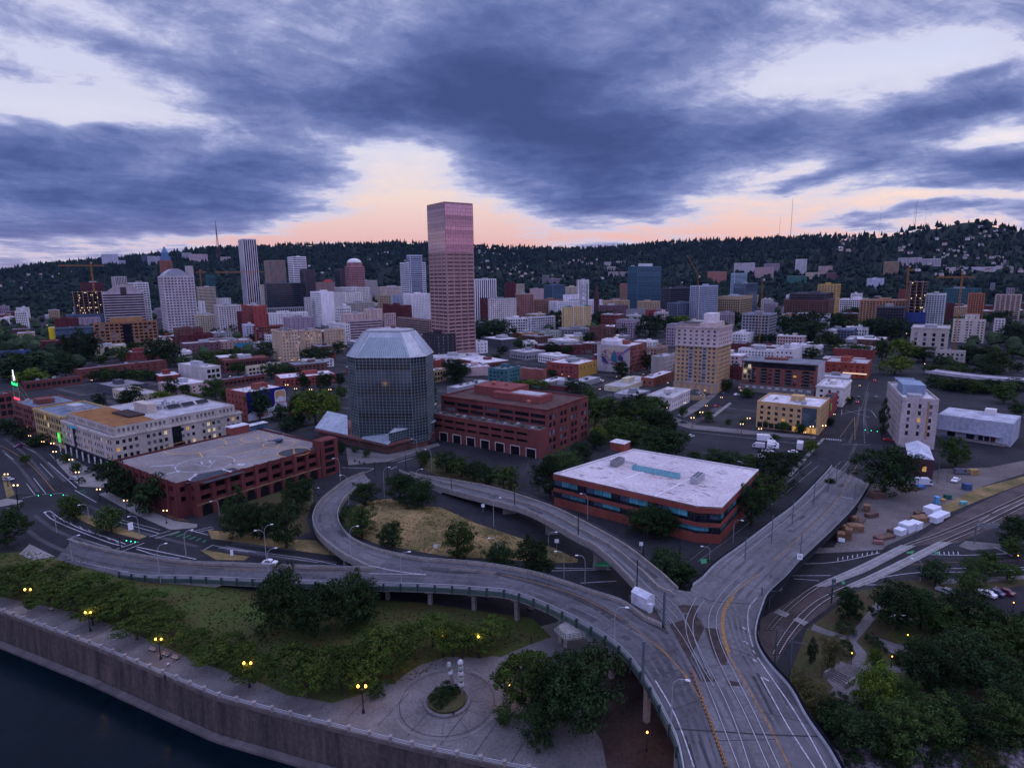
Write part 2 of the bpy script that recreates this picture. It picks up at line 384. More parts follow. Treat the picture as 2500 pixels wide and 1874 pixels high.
def mound(name,poly,hmax,fall,m,cell=1.3):
 x0,x1=min(p.x for p in poly),max(p.x for p in poly);y0,y1=min(p.y for p in poly),max(p.y for p in poly)
 nx,ny=int((x1-x0)/cell)+2,int((y1-y0)/cell)+2;idx={};b=MB()
 for i in range(nx):
  for j in range(ny):
   p=(x0+i*cell,y0+j*cell)
   if inside(p,poly):
    t=min(1,edge_dist(p,poly)/fall);t=t*t*(3-2*t)
    idx[i,j]=len(b.v);b.v.append((p[0],p[1],.03+hmax*t*(1+.35*noise.noise((p[0]*.08,p[1]*.08,0)))))
 for(i,j)in list(idx):
  q=[(i,j),(i+1,j),(i+1,j+1),(i,j+1)]
  if all(k in idx for k in q):b.f.append(tuple(idx[k]for k in q));b.m.append(0)
 o=struct(b.build(name,m,smooth=True));GO.append(o);return o
patch('verge_lawn',ISL,.03,M_DRY)
mound('grass_mound',ISL,2.6,14,M_DRY)
# middle lots
patch('parking_lot',pxs('i',845,432,1000,296,1230,318,1222,500),.02,M_ASPH)
patch('parking_lot',pxs('i',420,740,640,545,1530,668,1600,690,1400,880,900,900),.02,M_ASPH)
patch('pavement',pxs('i',430,450,500,410,700,485,1740,585,1730,605,1100,560,660,520),.13,M_PAVE,.13)
patch('pavement',pxs('i',540,400,700,300,860,195,900,205,760,330,600,425),.13,M_PAVE,.13)
patch('pavement',pxs('i',830,410,990,290,1010,300,850,425),.13,M_CONC,.13)
patch('pavement',pxs('i',1480,930,1790,600,1815,600,1520,930),.13,M_CONC,.13)
patch('pavement',pxs('g',1040,680,1400,740,1830,640,1850,660,1400,800,1060,830),.13,M_PAVE,.13)
patch('garden_ground',pxs('h',1540,330,1700,260,2150,330,2205,420,2205,800,1950,620,1550,640),.06,M_SOIL)
patch('planting_bed',pxs('g',1650,770,1820,745,2205,900)+pxs('h',960,1000,900,1080,300,960,130,870),.05,M_SOIL)
# right: yard, tracks, park
patch('gravel_yard',pxs('j',870,1000,1180,930,1500,860,1900,850,2205,790,2350,770,2350,860,1850,1010,1560,1230,1300,1400,1000,1530,560,1545,740,1290),.03,M_GRAV)
patch('verge_lawn',pxs('j',1560,1240,1500,1180,1800,1030,2300,900,2300,950,1850,1120),.05,M_DRY)
patch('track_ballast',pxs('o',1180,470,1600,210,1900,60,2350,-130,2350,120,1900,330,1640,440),.04,M_BALL)
patch('track_ballast',pxs('o',400,815,760,815,330,1140,160,1330,20,1560,-160,1500,-300,1300,-60,1090),.04,M_BALL)
patch('park_soil',pxs('o',330,1180,560,1020,760,850,940,830,1000,770,1330,760,2350,740,2350,1800,500,1800,150,1640,250,1420),.03,M_SOIL)
patch('park_path',pxs('o',690,1250,840,1060,935,940,1015,800,1090,790,1060,900,880,1150,760,1290,850,1390,830,1500,900,1460,1050,1500,1240,1510,1300,1555,960,1560,790,1580,690,1490,760,1400),.07,M_PAVE)
patch('park_path',pxs('o',390,1140,480,1180,690,1245,660,1275,450,1220,370,1190),.075,M_PAVE)
patch('paved_terrace',pxs('n',1560,740,1690,790,1770,850,1790,930,1870,1080,1690,1110,1480,1030,1520,970,1465,910),.08,M_PAVE)
patch('paved_terrace',pxs('o',950,1265,1090,1310,1300,1360,1250,1420,1110,1420,1020,1370),.25,M_PAVE,.22)
patch('park_lawn',pxs('o',1000,1240,1120,1140,1330,1180,1320,1330,1180,1340),.09,M_LAWN)
patch('parking_lot',pxs('o',1480,830,1900,850,2350,790,2350,1120,1940,1030,1500,940),.05,M_ASPH)
patch('pavement',pxs('o',1540,755,2350,715,2350,745,1480,800),.13,M_PAVE,.13)
patch('pavement',pxs('o',1640,470,1700,425,2050,455,2000,490,1750,505),.13,M_PAVE,.13)
patch('pavement',pxs('o',330,490,900,470,1010,480,980,500,600,525,380,530),.13,M_PAVE,.13)
# ================================================================ elevated ramps
def edge(spec):
 out=[]
 for fr,x,y,z,rt in spec:
  p=bp(*S(fr,x,y),z+rt);p.z=z;out.append(p)
 return spline(out,2.0)
def deck(name,label,lo,hi,m,side_m,group='ramps up to the bridge',extra=None):
 """lo and hi: its two edges, as points with a height; the slab stands on the ground while it is low"""
 a,b=edge(lo),edge(hi)
 n=max(len(a),len(b));a,b=resample(a,n),resample(b,n)
 root=thing(name,label,'ramp',(0,0,0),0,group)
 d=MB()
 dep=lambda p:p.z if p.z<2.3 else 1.35
 for k in range(n-1):
  for q,e0,e1 in((0,a,b),):
   d.poly([a[k],a[k+1],b[k+1],b[k]],0)
  for e in(a,b):
   p,q=e[k],e[k+1];d.poly([p,q,q-UP*dep(q),p-UP*dep(p)],1)
  d.poly([a[k]-UP*dep(a[k]),a[k+1]-UP*dep(a[k+1]),b[k+1]-UP*dep(b[k+1]),b[k]-UP*dep(b[k])],1)
 for poly in extra or[]:d.poly(poly,0)
 o=d.build('deck',[m,side_m],root);GO.append(o)
 return root,a,b
def barrier(root,pts,inward,h=.82,th=.32,rail=True,m=None,skip=0):
 """concrete parapet on an edge with a steel rail on top"""
 m=m or M_BARR;q=offset(pts,inward*th);b=MB()
 for k in range(len(pts)-1):
  p0,p1,q0,q1=pts[k],pts[k+1],q[k],q[k+1];H=UP*h
  b.poly([p0,p1,p1+H,p0+H]);b.poly([q0,q1,q1+H,q0+H]);b.poly([p0+H,p1+H,q1+H,q0+H])
 for p,r in((pts[0],q[0]),(pts[-1],q[-1])):b.poly([p,r,r+UP*h,p+UP*h])
 b.build('parapet',m,root)
 if rail:
  mid=[(x+y)/2 for x,y in zip(pts,q)];r=MB();r.tube([p+UP*(h+.32)for p in mid],.06,4)
  for p in resample(mid,max(2,int(sum((y-x).length for x,y in zip(mid,mid[1:]))/3.2))):r.tube([p+UP*(h-.05),p+UP*(h+.34)],.07,4)
  r.build('railing',M_STEEL,root)
def green_rail(root,pts,inward):
 b=MB();ln=sum((y-x).length for x,y in zip(pts,pts[1:]))
 q=offset(pts,inward*.25);o=offset(pts,-inward*.18)
 b.tube([p+UP*1.05 for p in q],.07,4);b.tube([p+UP*.62 for p in q],.05,4);b.tube([p+UP*.28 for p in q],.05,4)
 b.build('railing',M_STEEL,root)
 g=MB()
 for k in range(len(o)-1):g.poly([o[k]+UP*.16,o[k+1]+UP*.16,o[k+1]-UP*.95,o[k]-UP*.95]);g.poly([o[k]+UP*.16,o[k+1]+UP*.16,pts[k+1]+UP*.16,pts[k]+UP*.16])
 g.build('fascia_beam',M_GREEN,root)
 ps=resample(o,int(ln/4.5));ins=resample(offset(pts,inward*.3),int(ln/4.5));s=MB()
 for p,r in zip(ps,ins):
  d=(r-p).normalized();s=MB();s.box(p-UP*1.0,.5,.34,2.05,d);s.build('railing_post',mat('dark_green_paint',(.032,.05,.046),.6,.2,.4),root)
def piers(root,a,b,fr,m=None,n=2,thick=1.0):
 m=m or M_CONC
 for f_ in fr:
  k=int(f_*(len(a)-1));p,q=a[k],b[k];z=min(p.z,q.z)-1.35
  if z<.8:continue
  d=(q-p);w=d.length;d.z=0;d.normalize();pb=MB()
  if n==1:
   c=(p+q)/2;pb.box((c.x,c.y,0),w*.42,thick,z,d)
  else:
   for t in(.22,.78):
    c=p.lerp(q,t);pb.box((c.x,c.y,0),thick,thick,z-.8,d)
   c=(p+q)/2;pb.box((c.x,c.y,z-.8),w*.86,thick*1.25,.8,d)
  pb.build('pier',m,root)
N1a=[('k',480,580,.06,0),('k',1110,702,.8,1),('k',1690,728,1.9,1),('l',300,752,3.0,1),('l',700,768,4.2,1),('l',1220,784,5.3,1)]
F1a=[('k',640,405,.06,0),('k',800,462,.4,.9),('k',1350,562,1.3,.9),('k',1700,600,2.1,.9),('l',0,608,2.7,.9),('l',600,630,4.1,.9),('l',1264,650,5.3,.9)]
N1b=[('l',1220,784,5.3,1),('l',1720,795,6.3,1),('l',2205,824,7.2,1),('m',560,862,8.2,1),('m',1000,1045,9.5,1),('m',1400,1280,10.8,1),('m',1640,1545,11.6,1),('n',130,1290,12,1),('n',190,1450,12,1),('n',232,1658,12,1),('n',255,1900,12,1)]
DIV=[('n',100,480,10.4,0),('n',300,830,11.5,0),('n',380,1010,11.9,0),('n',480,1250,12,0),('n',560,1480,12,0),('n',620,1658,12,0),('n',690,1900,12,0)]
F1b=[('l',1450,520,5.4,.9),('l',1700,566,6.0,.9),('l',2205,607,7.1,.9),('m',700,682,8.2,.9),('m',1000,770,8.8,.9),('m',1250,856,9.3,.9),('m',1450,917,9.6,.9),('m',1570,987,9.8,.9),('m',1700,1087,10.1,.9)]+DIV
YLW=[('n',300,140,10.3,0),('n',470,260,10.8,0),('n',545,420,11.2,0),('n',620,660,11.6,0),('n',730,880,12,0),('n',850,1090,12,0),('n',1000,1370,12,0),('n',1150,1658,12,0),('n',1260,1900,12,0)]
r1,a1,b1=deck('elevated_ramp','long low ramp rising from the riverside street, with a solid wall at its foot',N1a,F1a,M_DECK2,M_CONC)
green_rail(r1,a1[int(len(a1)*.28):],1);barrier(r1,b1[int(len(b1)*.08):],-1)
piers(r1,a1,b1,(.72,.95))
gore=[a1[-1],b1[-1],edge(F1b)[0]]
r2,a2,b2=deck('elevated_ramp','wide curved viaduct with a green steel railing, sweeping past the park to the bridge',N1b,F1b,M_DECK2,M_CONC,extra=[gore])
green_rail(r2,a2,1);kx=min(range(len(b2)),key=lambda k:(b2[k]-bp(*S('m',1865,1190),10.4)).length)
barrier(r2,b2[:kx],-1);piers(r2,a2,b2,(.05,.15,.25,.36,.48,.62,.74,.88))
N2=[('g',1195,885,.1,.9),('g',1050,945,.4,.9),('g',950,1015,.9,.9),('g',850,1095,1.4,.9),('g',785,1170,1.9,.9),('g',750,1260,2.4,.9),('g',760,1340,2.9,.9),('g',800,1415,3.4,.9),('g',900,1505,4.0,.9),('l',1000,520,4.4,.9),('l',1180,612,5.0,.9),('l',1264,650,5.3,.9)]
F2=[('g',1250,955,.1,.9),('g',1130,1020,.4,.9),('g',1050,1085,.9,.9),('g',1000,1150,1.5,.9),('g',972,1235,2.2,.9),('l',990,270,2.9,.9),('l',1060,362,3.7,.9),('l',1150,422,4.3,.9),('l',1300,482,4.9,.9),('l',1450,520,5.4,.9)]
r3,a3,b3=deck('elevated_ramp','hairpin loop ramp curling round the dry grass island',N2,F2,M_DECK,M_CONC)
barrier(r3,a3,1 if(offset(a3,1)[10]-b3[10]).length<(a3[10]-b3[10]).length else-1);barrier(r3,b3,-1 if(offset(b3,-1)[10]-a3[10]).length<(b3[10]-a3[10]).length else 1)
piers(r3,a3,b3,(.62,.74,.86),n=2)
TRL=[('h',-90,868,.1,.9),('h',110,955,1.0,.9),('h',300,1022,2.5,.9),('h',500,1075,3.6,.9),('h',700,1125,4.6,.9),('h',1000,1205,5.8,.9),('h',1280,1345,7.2,.9),('h',1450,1440,8.0,.9),('m',1220,440,8.4,.9),('m',1370,557,8.9,.9),('m',1500,687,9.3,.9),('m',1620,812,9.7,.9),('m',1740,950,10.0,.4)]+DIV
TRR=[('h',0,880,.1,.9),('h',150,912,1.0,.9),('h',400,950,2.5,.9),('h',700,1005,4.0,.9),('h',950,1075,5.2,.9),('h',1250,1180,6.6,.9),('h',1500,1300,7.8,.9),('h',1750,1435,8.6,.9),('m',1560,477,9.2,.9),('m',1700,587,9.6,.9),('m',1850,707,10.0,.9),('m',1985,840,10.25,.6)]+YLW
r4,a4,b4=deck('elevated_ramp','narrow concrete viaduct carrying tram rails down past the brick office block',TRL,TRR,M_DECK,M_CONC)
k4=min(range(len(a4)),key=lambda k:(a4[k]-bp(*S('m',1620,812),9.7)).length);k5=min(range(len(b4)),key=lambda k:(b4[k]-bp(*S('n',250,140),10.3)).length)
barrier(r4,a4[:k4],1 if(offset(a4,1)[9]-b4[9]).length<(a4[9]-b4[9]).length else-1,.75);barrier(r4,b4[:k5],-1 if(offset(b4,-1)[9]-a4[9]).length<(b4[9]-a4[9]).length else 1,.75,rail=False)
mid=[p.lerp(q,.5)for p,q in zip(a4,b4)][4:int(k4*1.06)]
barrier(r4,mid,1,.8,.34,rail=False)
piers(r4,a4,b4,[x*k4/len(a4)for x in(.30,.46,.62,.80,.97)],n=1,thick=1.2)
RRL=[('i',1868,822,.1,.9),('i',1830,872,.5,.9),('i',1750,957,1.2,.9),('i',1560,1147,3.0,.9),('i',1350,1307,4.8,.9),('i',1100,1497,6.8,.9),('i',880,1657,8.3,.9),('n',400,20,9.4,.8)]+YLW
RRR=[('j',880,970,.1,.9),('j',850,1020,.8,.9),('j',740,1187,3.0,.9),('j',560,1377,5.0,.9),('j',270,1652,7.5,.9),('o',160,717,8.3,.9),('n',962,160,9.3,.9),('n',930,227,9.8,.9),('n',882,367,10.4,.9),('n',862,497,10.9,.9),('n',902,632,11.3,.9),('n',1002,772,11.7,.9),('n',1162,947,12,.9),('n',1302,1197,12,.9),('n',1482,1447,12,.9),('n',1602,1658,12,.9),('n',1730,1900,12,.9)]
r5,a5,b5=deck('elevated_ramp','broad straight viaduct with tram rails climbing from the lumber yard to the bridge',RRL,RRR,M_DECK,M_CONC)
k6=min(range(len(a5)),key=lambda k:(a5[k]-bp(*S('n',300,140),10.3)).length)
sg=1 if(offset(a5,1)[20]-b5[20]).length<(a5[20]-b5[20]).length else-1
barrier(r5,a5[:k6],sg,.5,.3,m=M_STEEL);
for e,s in((a5[:k6],-sg),(b5,sg)):
 q=offset(e,s*.25);fence=MB()
 for k in range(len(q)-1):fence.poly([q[k]-UP*.9,q[k+1]-UP*.9,q[k+1]+UP*1.15,q[k]+UP*1.15])
 fence.build('fence_panel',mat('dark_mesh',(.012,.014,.022),.8,.2,.5),r5)
barrier(r5,offset(b5,-sg*.0),-sg,.35,.3,m=M_STEEL)
piers(r5,a5,b5,(.26,.36,.46,.57,.7,.83),n=2)
yard=MB();yp=[bp(*S('m',*q),9.7)for q in((1625,842),(1730,960),(1850,1170),(1700,1080),(1570,985),(1540,890))]
slab_poly(yard,yp,6.0,9.68);yo=yard.build('service_platform',M_BALL);tag(yo,'dark gravel service platform wedged between two viaducts','platform');GO.append(yo)
# ---------------------------------------------------------------- what a photo pixel falls on
_vv,_ff=[],[]
for o in GO:
 b0=len(_vv);_vv.extend(tuple(v.co)for v in o.data.vertices);_ff.extend(tuple(b0+i for i in p.vertices)for p in o.data.polygons)
BVH=BVHTree.FromPolygons(_vv,_ff)
def drop(x,y):
 d=ray(x,y).normalized();h=BVH.ray_cast(EYE,d)
 return h[0]if h[0]else bp(x,y,0)
def floor_z(x,y,z0=60.0):
 h=BVH.ray_cast(Vector((x,y,z0)),Vector((0,0,-1)));return h[0].z if h[0]else 0.0
# ================================================================ painted lines, rails, joints
MARK={}
def strip(name,fr,xy,w,m,lift=.035,step=7.0,dash=None,world=None,group=None):
 """a strip w metres wide following photo points on whatever surface lies there; one object per kind of line"""
 if world is None:
  px_=[S(fr,xy[k],xy[k+1])for k in range(0,len(xy),2)]
  pts=[Vector((x,y,0))for x,y in px_];pts=spline(pts,step)if len(pts)>2 else resample(pts,max(2,int((pts[1]-pts[0]).length/step)))
  wp=[drop(p.x,p.y)for p in pts]
 else:wp=world
 b=MARK.setdefault((name,m.name),(MB(),m))[0]
 runs=[wp]
 if dash:
  on,off=dash;fine=resample(wp,max(3,int(sum((q-p).length for p,q in zip(wp,wp[1:]))/.5)));runs,cur,dist=[],[],0.0
  for p,q in zip(fine,fine[1:]):
   if dist%(on+off)<on:cur.append(p)
   elif len(cur)>1:runs.append(cur);cur=[]
   else:cur=[]
   dist+=(q-p).length
  if len(cur)>1:runs.append(cur)
 for rn in runs:
  l,r=offset(rn,w/2),offset(rn,-w/2);U_=UP*lift
  for k in range(len(rn)-1):b.poly([l[k]+U_,l[k+1]+U_,r[k+1]+U_,r[k]+U_])
def area(name,fr,xy,m,lift=.02):
 b=MARK.setdefault((name,m.name),(MB(),m))[0]
 pts=[drop(*S(fr,xy[k],xy[k+1]))+UP*lift for k in range(0,len(xy),2)];b.poly(pts)
# bridge deck
area('track_panel','n',(190,268,370,270,345,345,420,460,300,700,525,900,520,918,385,918,120,430,250,420,262,350),M_TIMB)
area('track_panel','n',(425,460,535,470,560,580,745,955,625,955,480,640),M_TIMB)
area('track_panel','m',(1895,1140,2020,1130,2010,1050,1955,985,2000,970,2130,985,2120,1060),M_TIMB)
RL=.13
for xy in((-20,100,190,300,300,480,420,740,560,1000,690,1300,810,1660),(0,210,150,420,280,620,400,860,500,1100,600,1360,715,1658),(350,200,300,300,262,400,265,500,300,610,400,800,500,960),(420,230,350,330,322,420,330,540,380,680,470,880),(720,20,590,140,480,300,455,420,470,540,530,720,640,950,780,1230,970,1658),(790,40,660,150,545,300,520,420,535,530,600,700,700,900,860,1220,1060,1658)):
 strip('tram_rail','n',xy,RL,M_RAIL,.11)
for xy in((1700,800,1400,1050,1000,1370,640,1658),(1760,830,1450,1090,1080,1390,720,1658),(1950,800,1850,900,1600,1140,1250,1430,960,1658),(2010,800,1900,920,1660,1150,1320,1430,1040,1658)):
 strip('tram_rail','i',xy,RL,M_RAIL)
for xy in((520,1030,800,1100,1100,1210,1350,1340,1560,1475,1700,1570),(480,1045,760,1118,1050,1215,1300,1340,1500,1460,1640,1560),(600,985,900,1065,1200,1170,1480,1305,1720,1440,1950,1590),(650,980,950,1060,1250,1170,1520,1300,1760,1430,2000,1580)):
 strip('tram_rail','h',xy,RL,M_RAIL)
for xy in((1330,560,1500,700,1700,900,1900,1130),(1390,545,1560,680,1760,880,1960,1100)):strip('tram_rail','m',xy,RL,M_RAIL,.11)
strip('lane_line','n',(880,0,760,90,640,200,585,300,565,400,575,540,620,680,720,860,850,1080,1000,1350,1150,1655),.28,M_YEL)
strip('lane_line','n',(665,195,600,300,580,400,590,540,630,670),.55,M_YEL)
strip('lane_line','n',(0,590,130,720,330,980,440,1190,520,1420,610,1655),.2,M_YEL)
strip('lane_line','i',(2115,790,2030,930,1950,1090,1800,1260,1560,1480,1370,1655),.2,M_YEL)
strip('lane_line','m',(0,650,400,705,800,800,1130,910,1480,1100,1740,1300,1900,1440,2060,1620),.2,M_YEL)
strip('lane_line','l',(0,665,700,690,1240,702),.14,M_YEL)
strip('lane_line','k',(900,540,1200,600,1700,640,2205,668),.14,M_YEL)
strip('lane_line','l',(1270,640,1480,680,1730,712,1250,700),.2,M_WHITE)if 0 else None
strip('lane_line','l',(1270,640,1420,672,1580,698,1730,712),.3,M_WHITE)
strip('lane_line','l',(1240,703,1500,708,1730,713),.25,M_WHITE)
strip('lane_line','k',(640,590,900,650,1110,690),.15,M_WHITE)
for xy in((0,910,130,1130,220,1330,330,1650),(900,880,1010,1080,1150,1330,1360,1655),(830,650,1000,900,1160,1130,1300,1360,1460,1655)):strip('lane_line','n',xy,.22,M_WHITE)
for x,y,x2,y2 in((745,455,775,475),(755,575,790,600),(835,730,862,748),(915,885,970,915)):strip('lane_line','n',(x,y,x2,y2),.35,M_WHITE)
strip('lane_line','n',(870,200,800,290,790,400,800,500,840,650),.15,M_WHITE)
strip('deck_joint','n',(150,1322,600,1350,1000,1375,1390,1388),.3,M_LINE)
strip('deck_joint','n',(390,200,500,235,830,260),.2,M_LINE)
strip('deck_joint','i',(1950,1100,2060,1120),.25,M_WHITE)
strip('deck_joint','m',(0,790,80,670),.15,M_LINE);strip('deck_joint','g',(830,1150,960,1160),.2,M_LINE)
M_WEAR=mat('tyre_wear',(.04,.039,.045),.75,.25,.3);M_WEAR2=mat('lane_wear',(.088,.085,.093),.7,.3,.15);M_PATCH=mat('deck_patch',(.055,.053,.06),.8,.25,.3)
rp=random.Random(31)
for A_,B_,fs in((a2,b2,(.16,.34,.52,.72,.88)),(a5,b5,(.12,.3,.46,.6,.74,.9)),(a3,b3,(.3,.7)),(a1,b1,(.3,.7)),(a4,b4,(.2,.42,.7))):
 for f_ in fs:strip('lane_wear','',(),rp.uniform(.5,1.1),M_WEAR2,.010,world=[p.lerp(q,f_+.015*math.sin(k*.2))for k,(p,q)in enumerate(zip(A_,B_))])
 for k in range(6,len(A_)-2,rp.randint(7,9)):strip('deck_joint','',(),.12,M_LINE,.02,world=[A_[k].lerp(B_[k],t/6)for t in range(7)])
 for k in range(len(A_)//9):i0=rp.randint(2,len(A_)-8);f_=rp.uniform(.1,.85);strip('deck_patch','',(),rp.uniform(.8,2.6),M_PATCH if rp.random()<.6 else M_WEAR2,.015,world=[A_[i].lerp(B_[i],f_)for i in range(i0,i0+rp.randint(2,6))])
for xy in((250,1380,290,1480,340,1655),(360,1370,400,1480,470,1655),(700,620,850,900,1000,1200),(760,640,900,900,1100,1240)):strip('tyre_track','n',xy,.55,M_WEAR,.012)
for xy in((400,690,800,800,1200,960,1500,1140),):strip('tyre_track','m',xy,2.6,M_WEAR,.010)
for xy in((235,330,400,440,700,560,1050,640,1500,690),(300,200,480,330,760,440,1050,520,1400,585),(640,150,900,250,1250,360,1700,470)):strip('lane_wear','k',xy,1.5,M_PATCH,.012)
for xy in((40,600,240,760,420,960),(140,600,330,740,560,970),(20,700,180,860,330,1060),(560,1080,700,1150,900,1240)):strip('lane_wear','f',xy,1.3,M_PATCH,.012)
for xy in((760,640,640,900,380,1150),(860,560,830,400,860,200),(700,640,760,500,790,330)):strip('lane_wear','j',xy,1.4,M_PATCH,.012)
for xy in((0,500,420,560,960,615),(60,440,600,500)):strip('lane_wear','l',xy,1.6,M_PATCH,.012)
strip('tyre_track','l',(1700,660,1950,690,2205,690),1.6,M_WEAR,.010)
strip('tyre_track','m',(1300,870,1500,960,1700,1110,1850,1230),2.2,M_WEAR,.010)
# riverside street on the left
strip('lane_line','k',(385,175,430,165,520,230,700,320,900,385,1080,450),.35,M_WHITE);strip('lane_line','k',(385,180,430,225,560,290,800,385,950,440,1060,468),.35,M_WHITE)
for t in range(8):strip('lane_line','k',(450+t*78,195+t*33,480+t*78,235+t*30),.18,M_WHITE)
strip('lane_line','k',(1180,475,1400,520,1690,580),.35,M_WHITE);strip('lane_line','k',(1175,492,1350,545,1550,575),.3,M_WHITE)
strip('lane_line','k',(1030,262,1370,358),.3,M_WHITE);strip('lane_line','k',(1040,240,1380,330),.2,M_WHITE)
for a in((985,500,1195,430),(1050,512,1245,440),(1285,388,1465,335),(1340,402,1545,340),(1625,328,1795,372),(1640,345,1830,300),(1690,350,1840,318),(1760,498,1830,460)):strip('lane_line','k',a,.3,M_WHITE)
strip('lane_line','k',(1830,460,2000,490,2205,520),.2,M_WHITE);strip('lane_line','k',(1880,480,2140,518),.25,M_WHITE)
strip('lane_line','l',(0,470,300,520,700,575,960,630),.2,M_WHITE);strip('lane_line','l',(0,482,380,545,800,610),.15,M_WHITE)
for t in range(6):strip('cycle_crossing','k',(1460+t*57,375+t*12,1550+t*45,345+t*14),.55,M_GRN)
for t in range(6):strip('cycle_crossing','f',(680+t*24,1060+t*16,730+t*20,1040+t*20),.4,M_GRN)
for a in((415,805,660,1025),(645,1045,830,1150)):strip('lane_line','f',a,.3,M_WHITE)
strip('lane_line','f',(0,660,100,710,280,840,470,1055),.25,M_YEL)
for a in((290,940,395,1075),(230,990,305,1090),(45,730,115,780),(345,815,460,935),(430,735,470,775),(180,660,310,725),(520,725,548,755)):strip('lane_line','f',a,.22,M_WHITE)
strip('lane_line','f',(190,1115,330,1085,560,1070),.25,M_WHITE)
# streets in the middle
for a in((1430,800,1650,735),(1480,808,1610,770),(1000,850,1280,858),(1100,970,1140,955),(1190,900,1280,860),(1040,780,1140,800),(1420,865,1480,840)):strip('lane_line','g',a,.3,M_WHITE)
for a in((660,540,1550,640),(690,500,1640,580),(1960,650,2205,655),(1960,350,1955,400),(1985,355,2205,420),(1840,600,1990,610)):strip('lane_line','i',a,.25,M_WHITE)
strip('lane_line','j',(745,415,750,610),.3,M_YEL);strip('lane_line','j',(735,430,620,590),.25,M_YEL)
strip('lane_line','j',(822,420,832,640),.22,M_WHITE,dash=(3,3));strip('lane_line','j',(805,345,835,240,870,120),.2,M_WHITE,dash=(3,4))
strip('lane_line','j',(640,385,860,352,935,420),.25,M_WHITE);strip('lane_line','j',(200,870,455,615),.2,M_WHITE)
for t in range(7):strip('crosswalk','j',(500+t*20,598+t*2,512+t*20,610+t*2),.5,M_WHITE)
# street and railway on the right
for xy in((310,620,500,612,700,585,960,525),(1400,540,1700,545,2205,525),(830,800,920,770,1000,735,1300,695,1700,690,2205,670),(210,722,540,720),(830,800,970,800),(1540,660,2205,650),(1950,475,2110,555),(215,748,440,765)):strip('lane_line','o',xy,.25,M_WHITE)
strip('lane_line','o',(1100,640,1500,610,2205,590),.15,M_YEL)
for t in range(9):strip('lane_line','o',(600+t*42,595-t*8,604+t*42,565-t*7),.22,M_WHITE)
for t in range(5):strip('lane_line','o',(1475+t*40,515,1480+t*40,545),.22,M_WHITE)
area('cycle_crossing','o',(1190,520,1260,505,1250,530,1200,532),M_GRN);area('cycle_crossing','o',(1430,520,1480,510,1470,535,1435,535),M_GRN);area('cycle_crossing','o',(630,770,660,768,665,795,640,795),M_GRN)
area('cycle_crossing','m',(1225,610,1360,600,1400,640,1220,645),M_GRN);area('cycle_crossing','m',(2150,580,2205,575,2205,615,2160,620),M_GRN)
for xy in((880,655,1150,660,1430,650),(870,680,1420,668),(1120,785,1430,768)):strip('lane_line','m',xy,.25,M_WHITE)
M_XING=mat('crossing_panel',(.20,.19,.19),.8,.2,.25,fine=1.8)
area('crossing_panel','o',(390,815,500,822,850,690,1275,468,1140,460,800,630),M_XING,.13);area('crossing_panel','o',(670,818,780,825,1120,680,1590,440,1470,430,1060,630),M_XING,.13)
area('crossing_panel','o',(50,1045,90,1010,190,1055,150,1085),M_XING,.13);area('crossing_panel','o',(215,1105,250,1080,350,1125,310,1155),M_XING,.13)
TR=[(-20,1190,130,1020,400,815,800,640,1170,462,1430,370,1800,215,2220,20),(25,1190,170,1035,440,822,840,655,1215,470,1480,378,1840,230,2220,50),(40,1400,130,1240,250,1085,420,940,670,815,1000,670,1480,432,1760,310,2220,90),(95,1400,180,1260,310,1100,480,950,730,820,1060,680,1540,440,1800,330,2220,125),(1820,255,2000,150,2220,60),(1860,270,2040,175,2220,85)]
for t in TR:strip('railway_rail','o',t,.16,M_RAIL,.17)
ties=MB()
for(i0,i1)in((0,1),(2,3)):
 A_=resample([drop(p.x,p.y)for p in spline([Vector((*S('o',TR[i0][k],TR[i0][k+1]),0))for k in range(0,len(TR[i0]),2)],6)],150)
 B_=resample([drop(p.x,p.y)for p in spline([Vector((*S('o',TR[i1][k],TR[i1][k+1]),0))for k in range(0,len(TR[i1]),2)],6)],150)
 for p,q in zip(A_,B_):
  d=(q-p);d.z=0
  if d.length<.2:continue
  w=d.length;d.normalize();c=(p+q)/2;ties.box((c.x,c.y,max(p.z,q.z)+.005),w+1.0,.26,.08,d)
struct(ties.build('railway_ties',M_TIMB))
# promenade paving joints and the round plaza
for t in range(22):
 u=t/21;a=SHORE[1].lerp(SHORE[6],u);strip('paving_joint','',(),.12,M_LINE,world=[a+Vector((.2,.4,.03)),a+Vector((4.6,9.4,.03))])
PLZ=drop(*S('p',1370,1090));PLZ.z=0
for rad in(9.6,10.5):
 strip('paving_ring','',(),.5 if rad>10 else .12,mat('ring_paving',(.14,.13,.13),.85,.2,.3)if rad!=9.6 else M_LINE,world=[PLZ+Vector((rad*math.cos(t/60*6.2832),rad*math.sin(t/60*6.2832),.035))for t in range(61)])
for t in range(12):
 a=t/12*6.2832;strip('paving_joint','',(),.05,M_LINE,world=[PLZ+Vector((4.6*math.cos(a),4.6*math.sin(a),.03)),PLZ+Vector((10*math.cos(a),10*math.sin(a),.03))])
for(nm,mm),(b,m)in MARK.items():struct(b.build(nm,m))
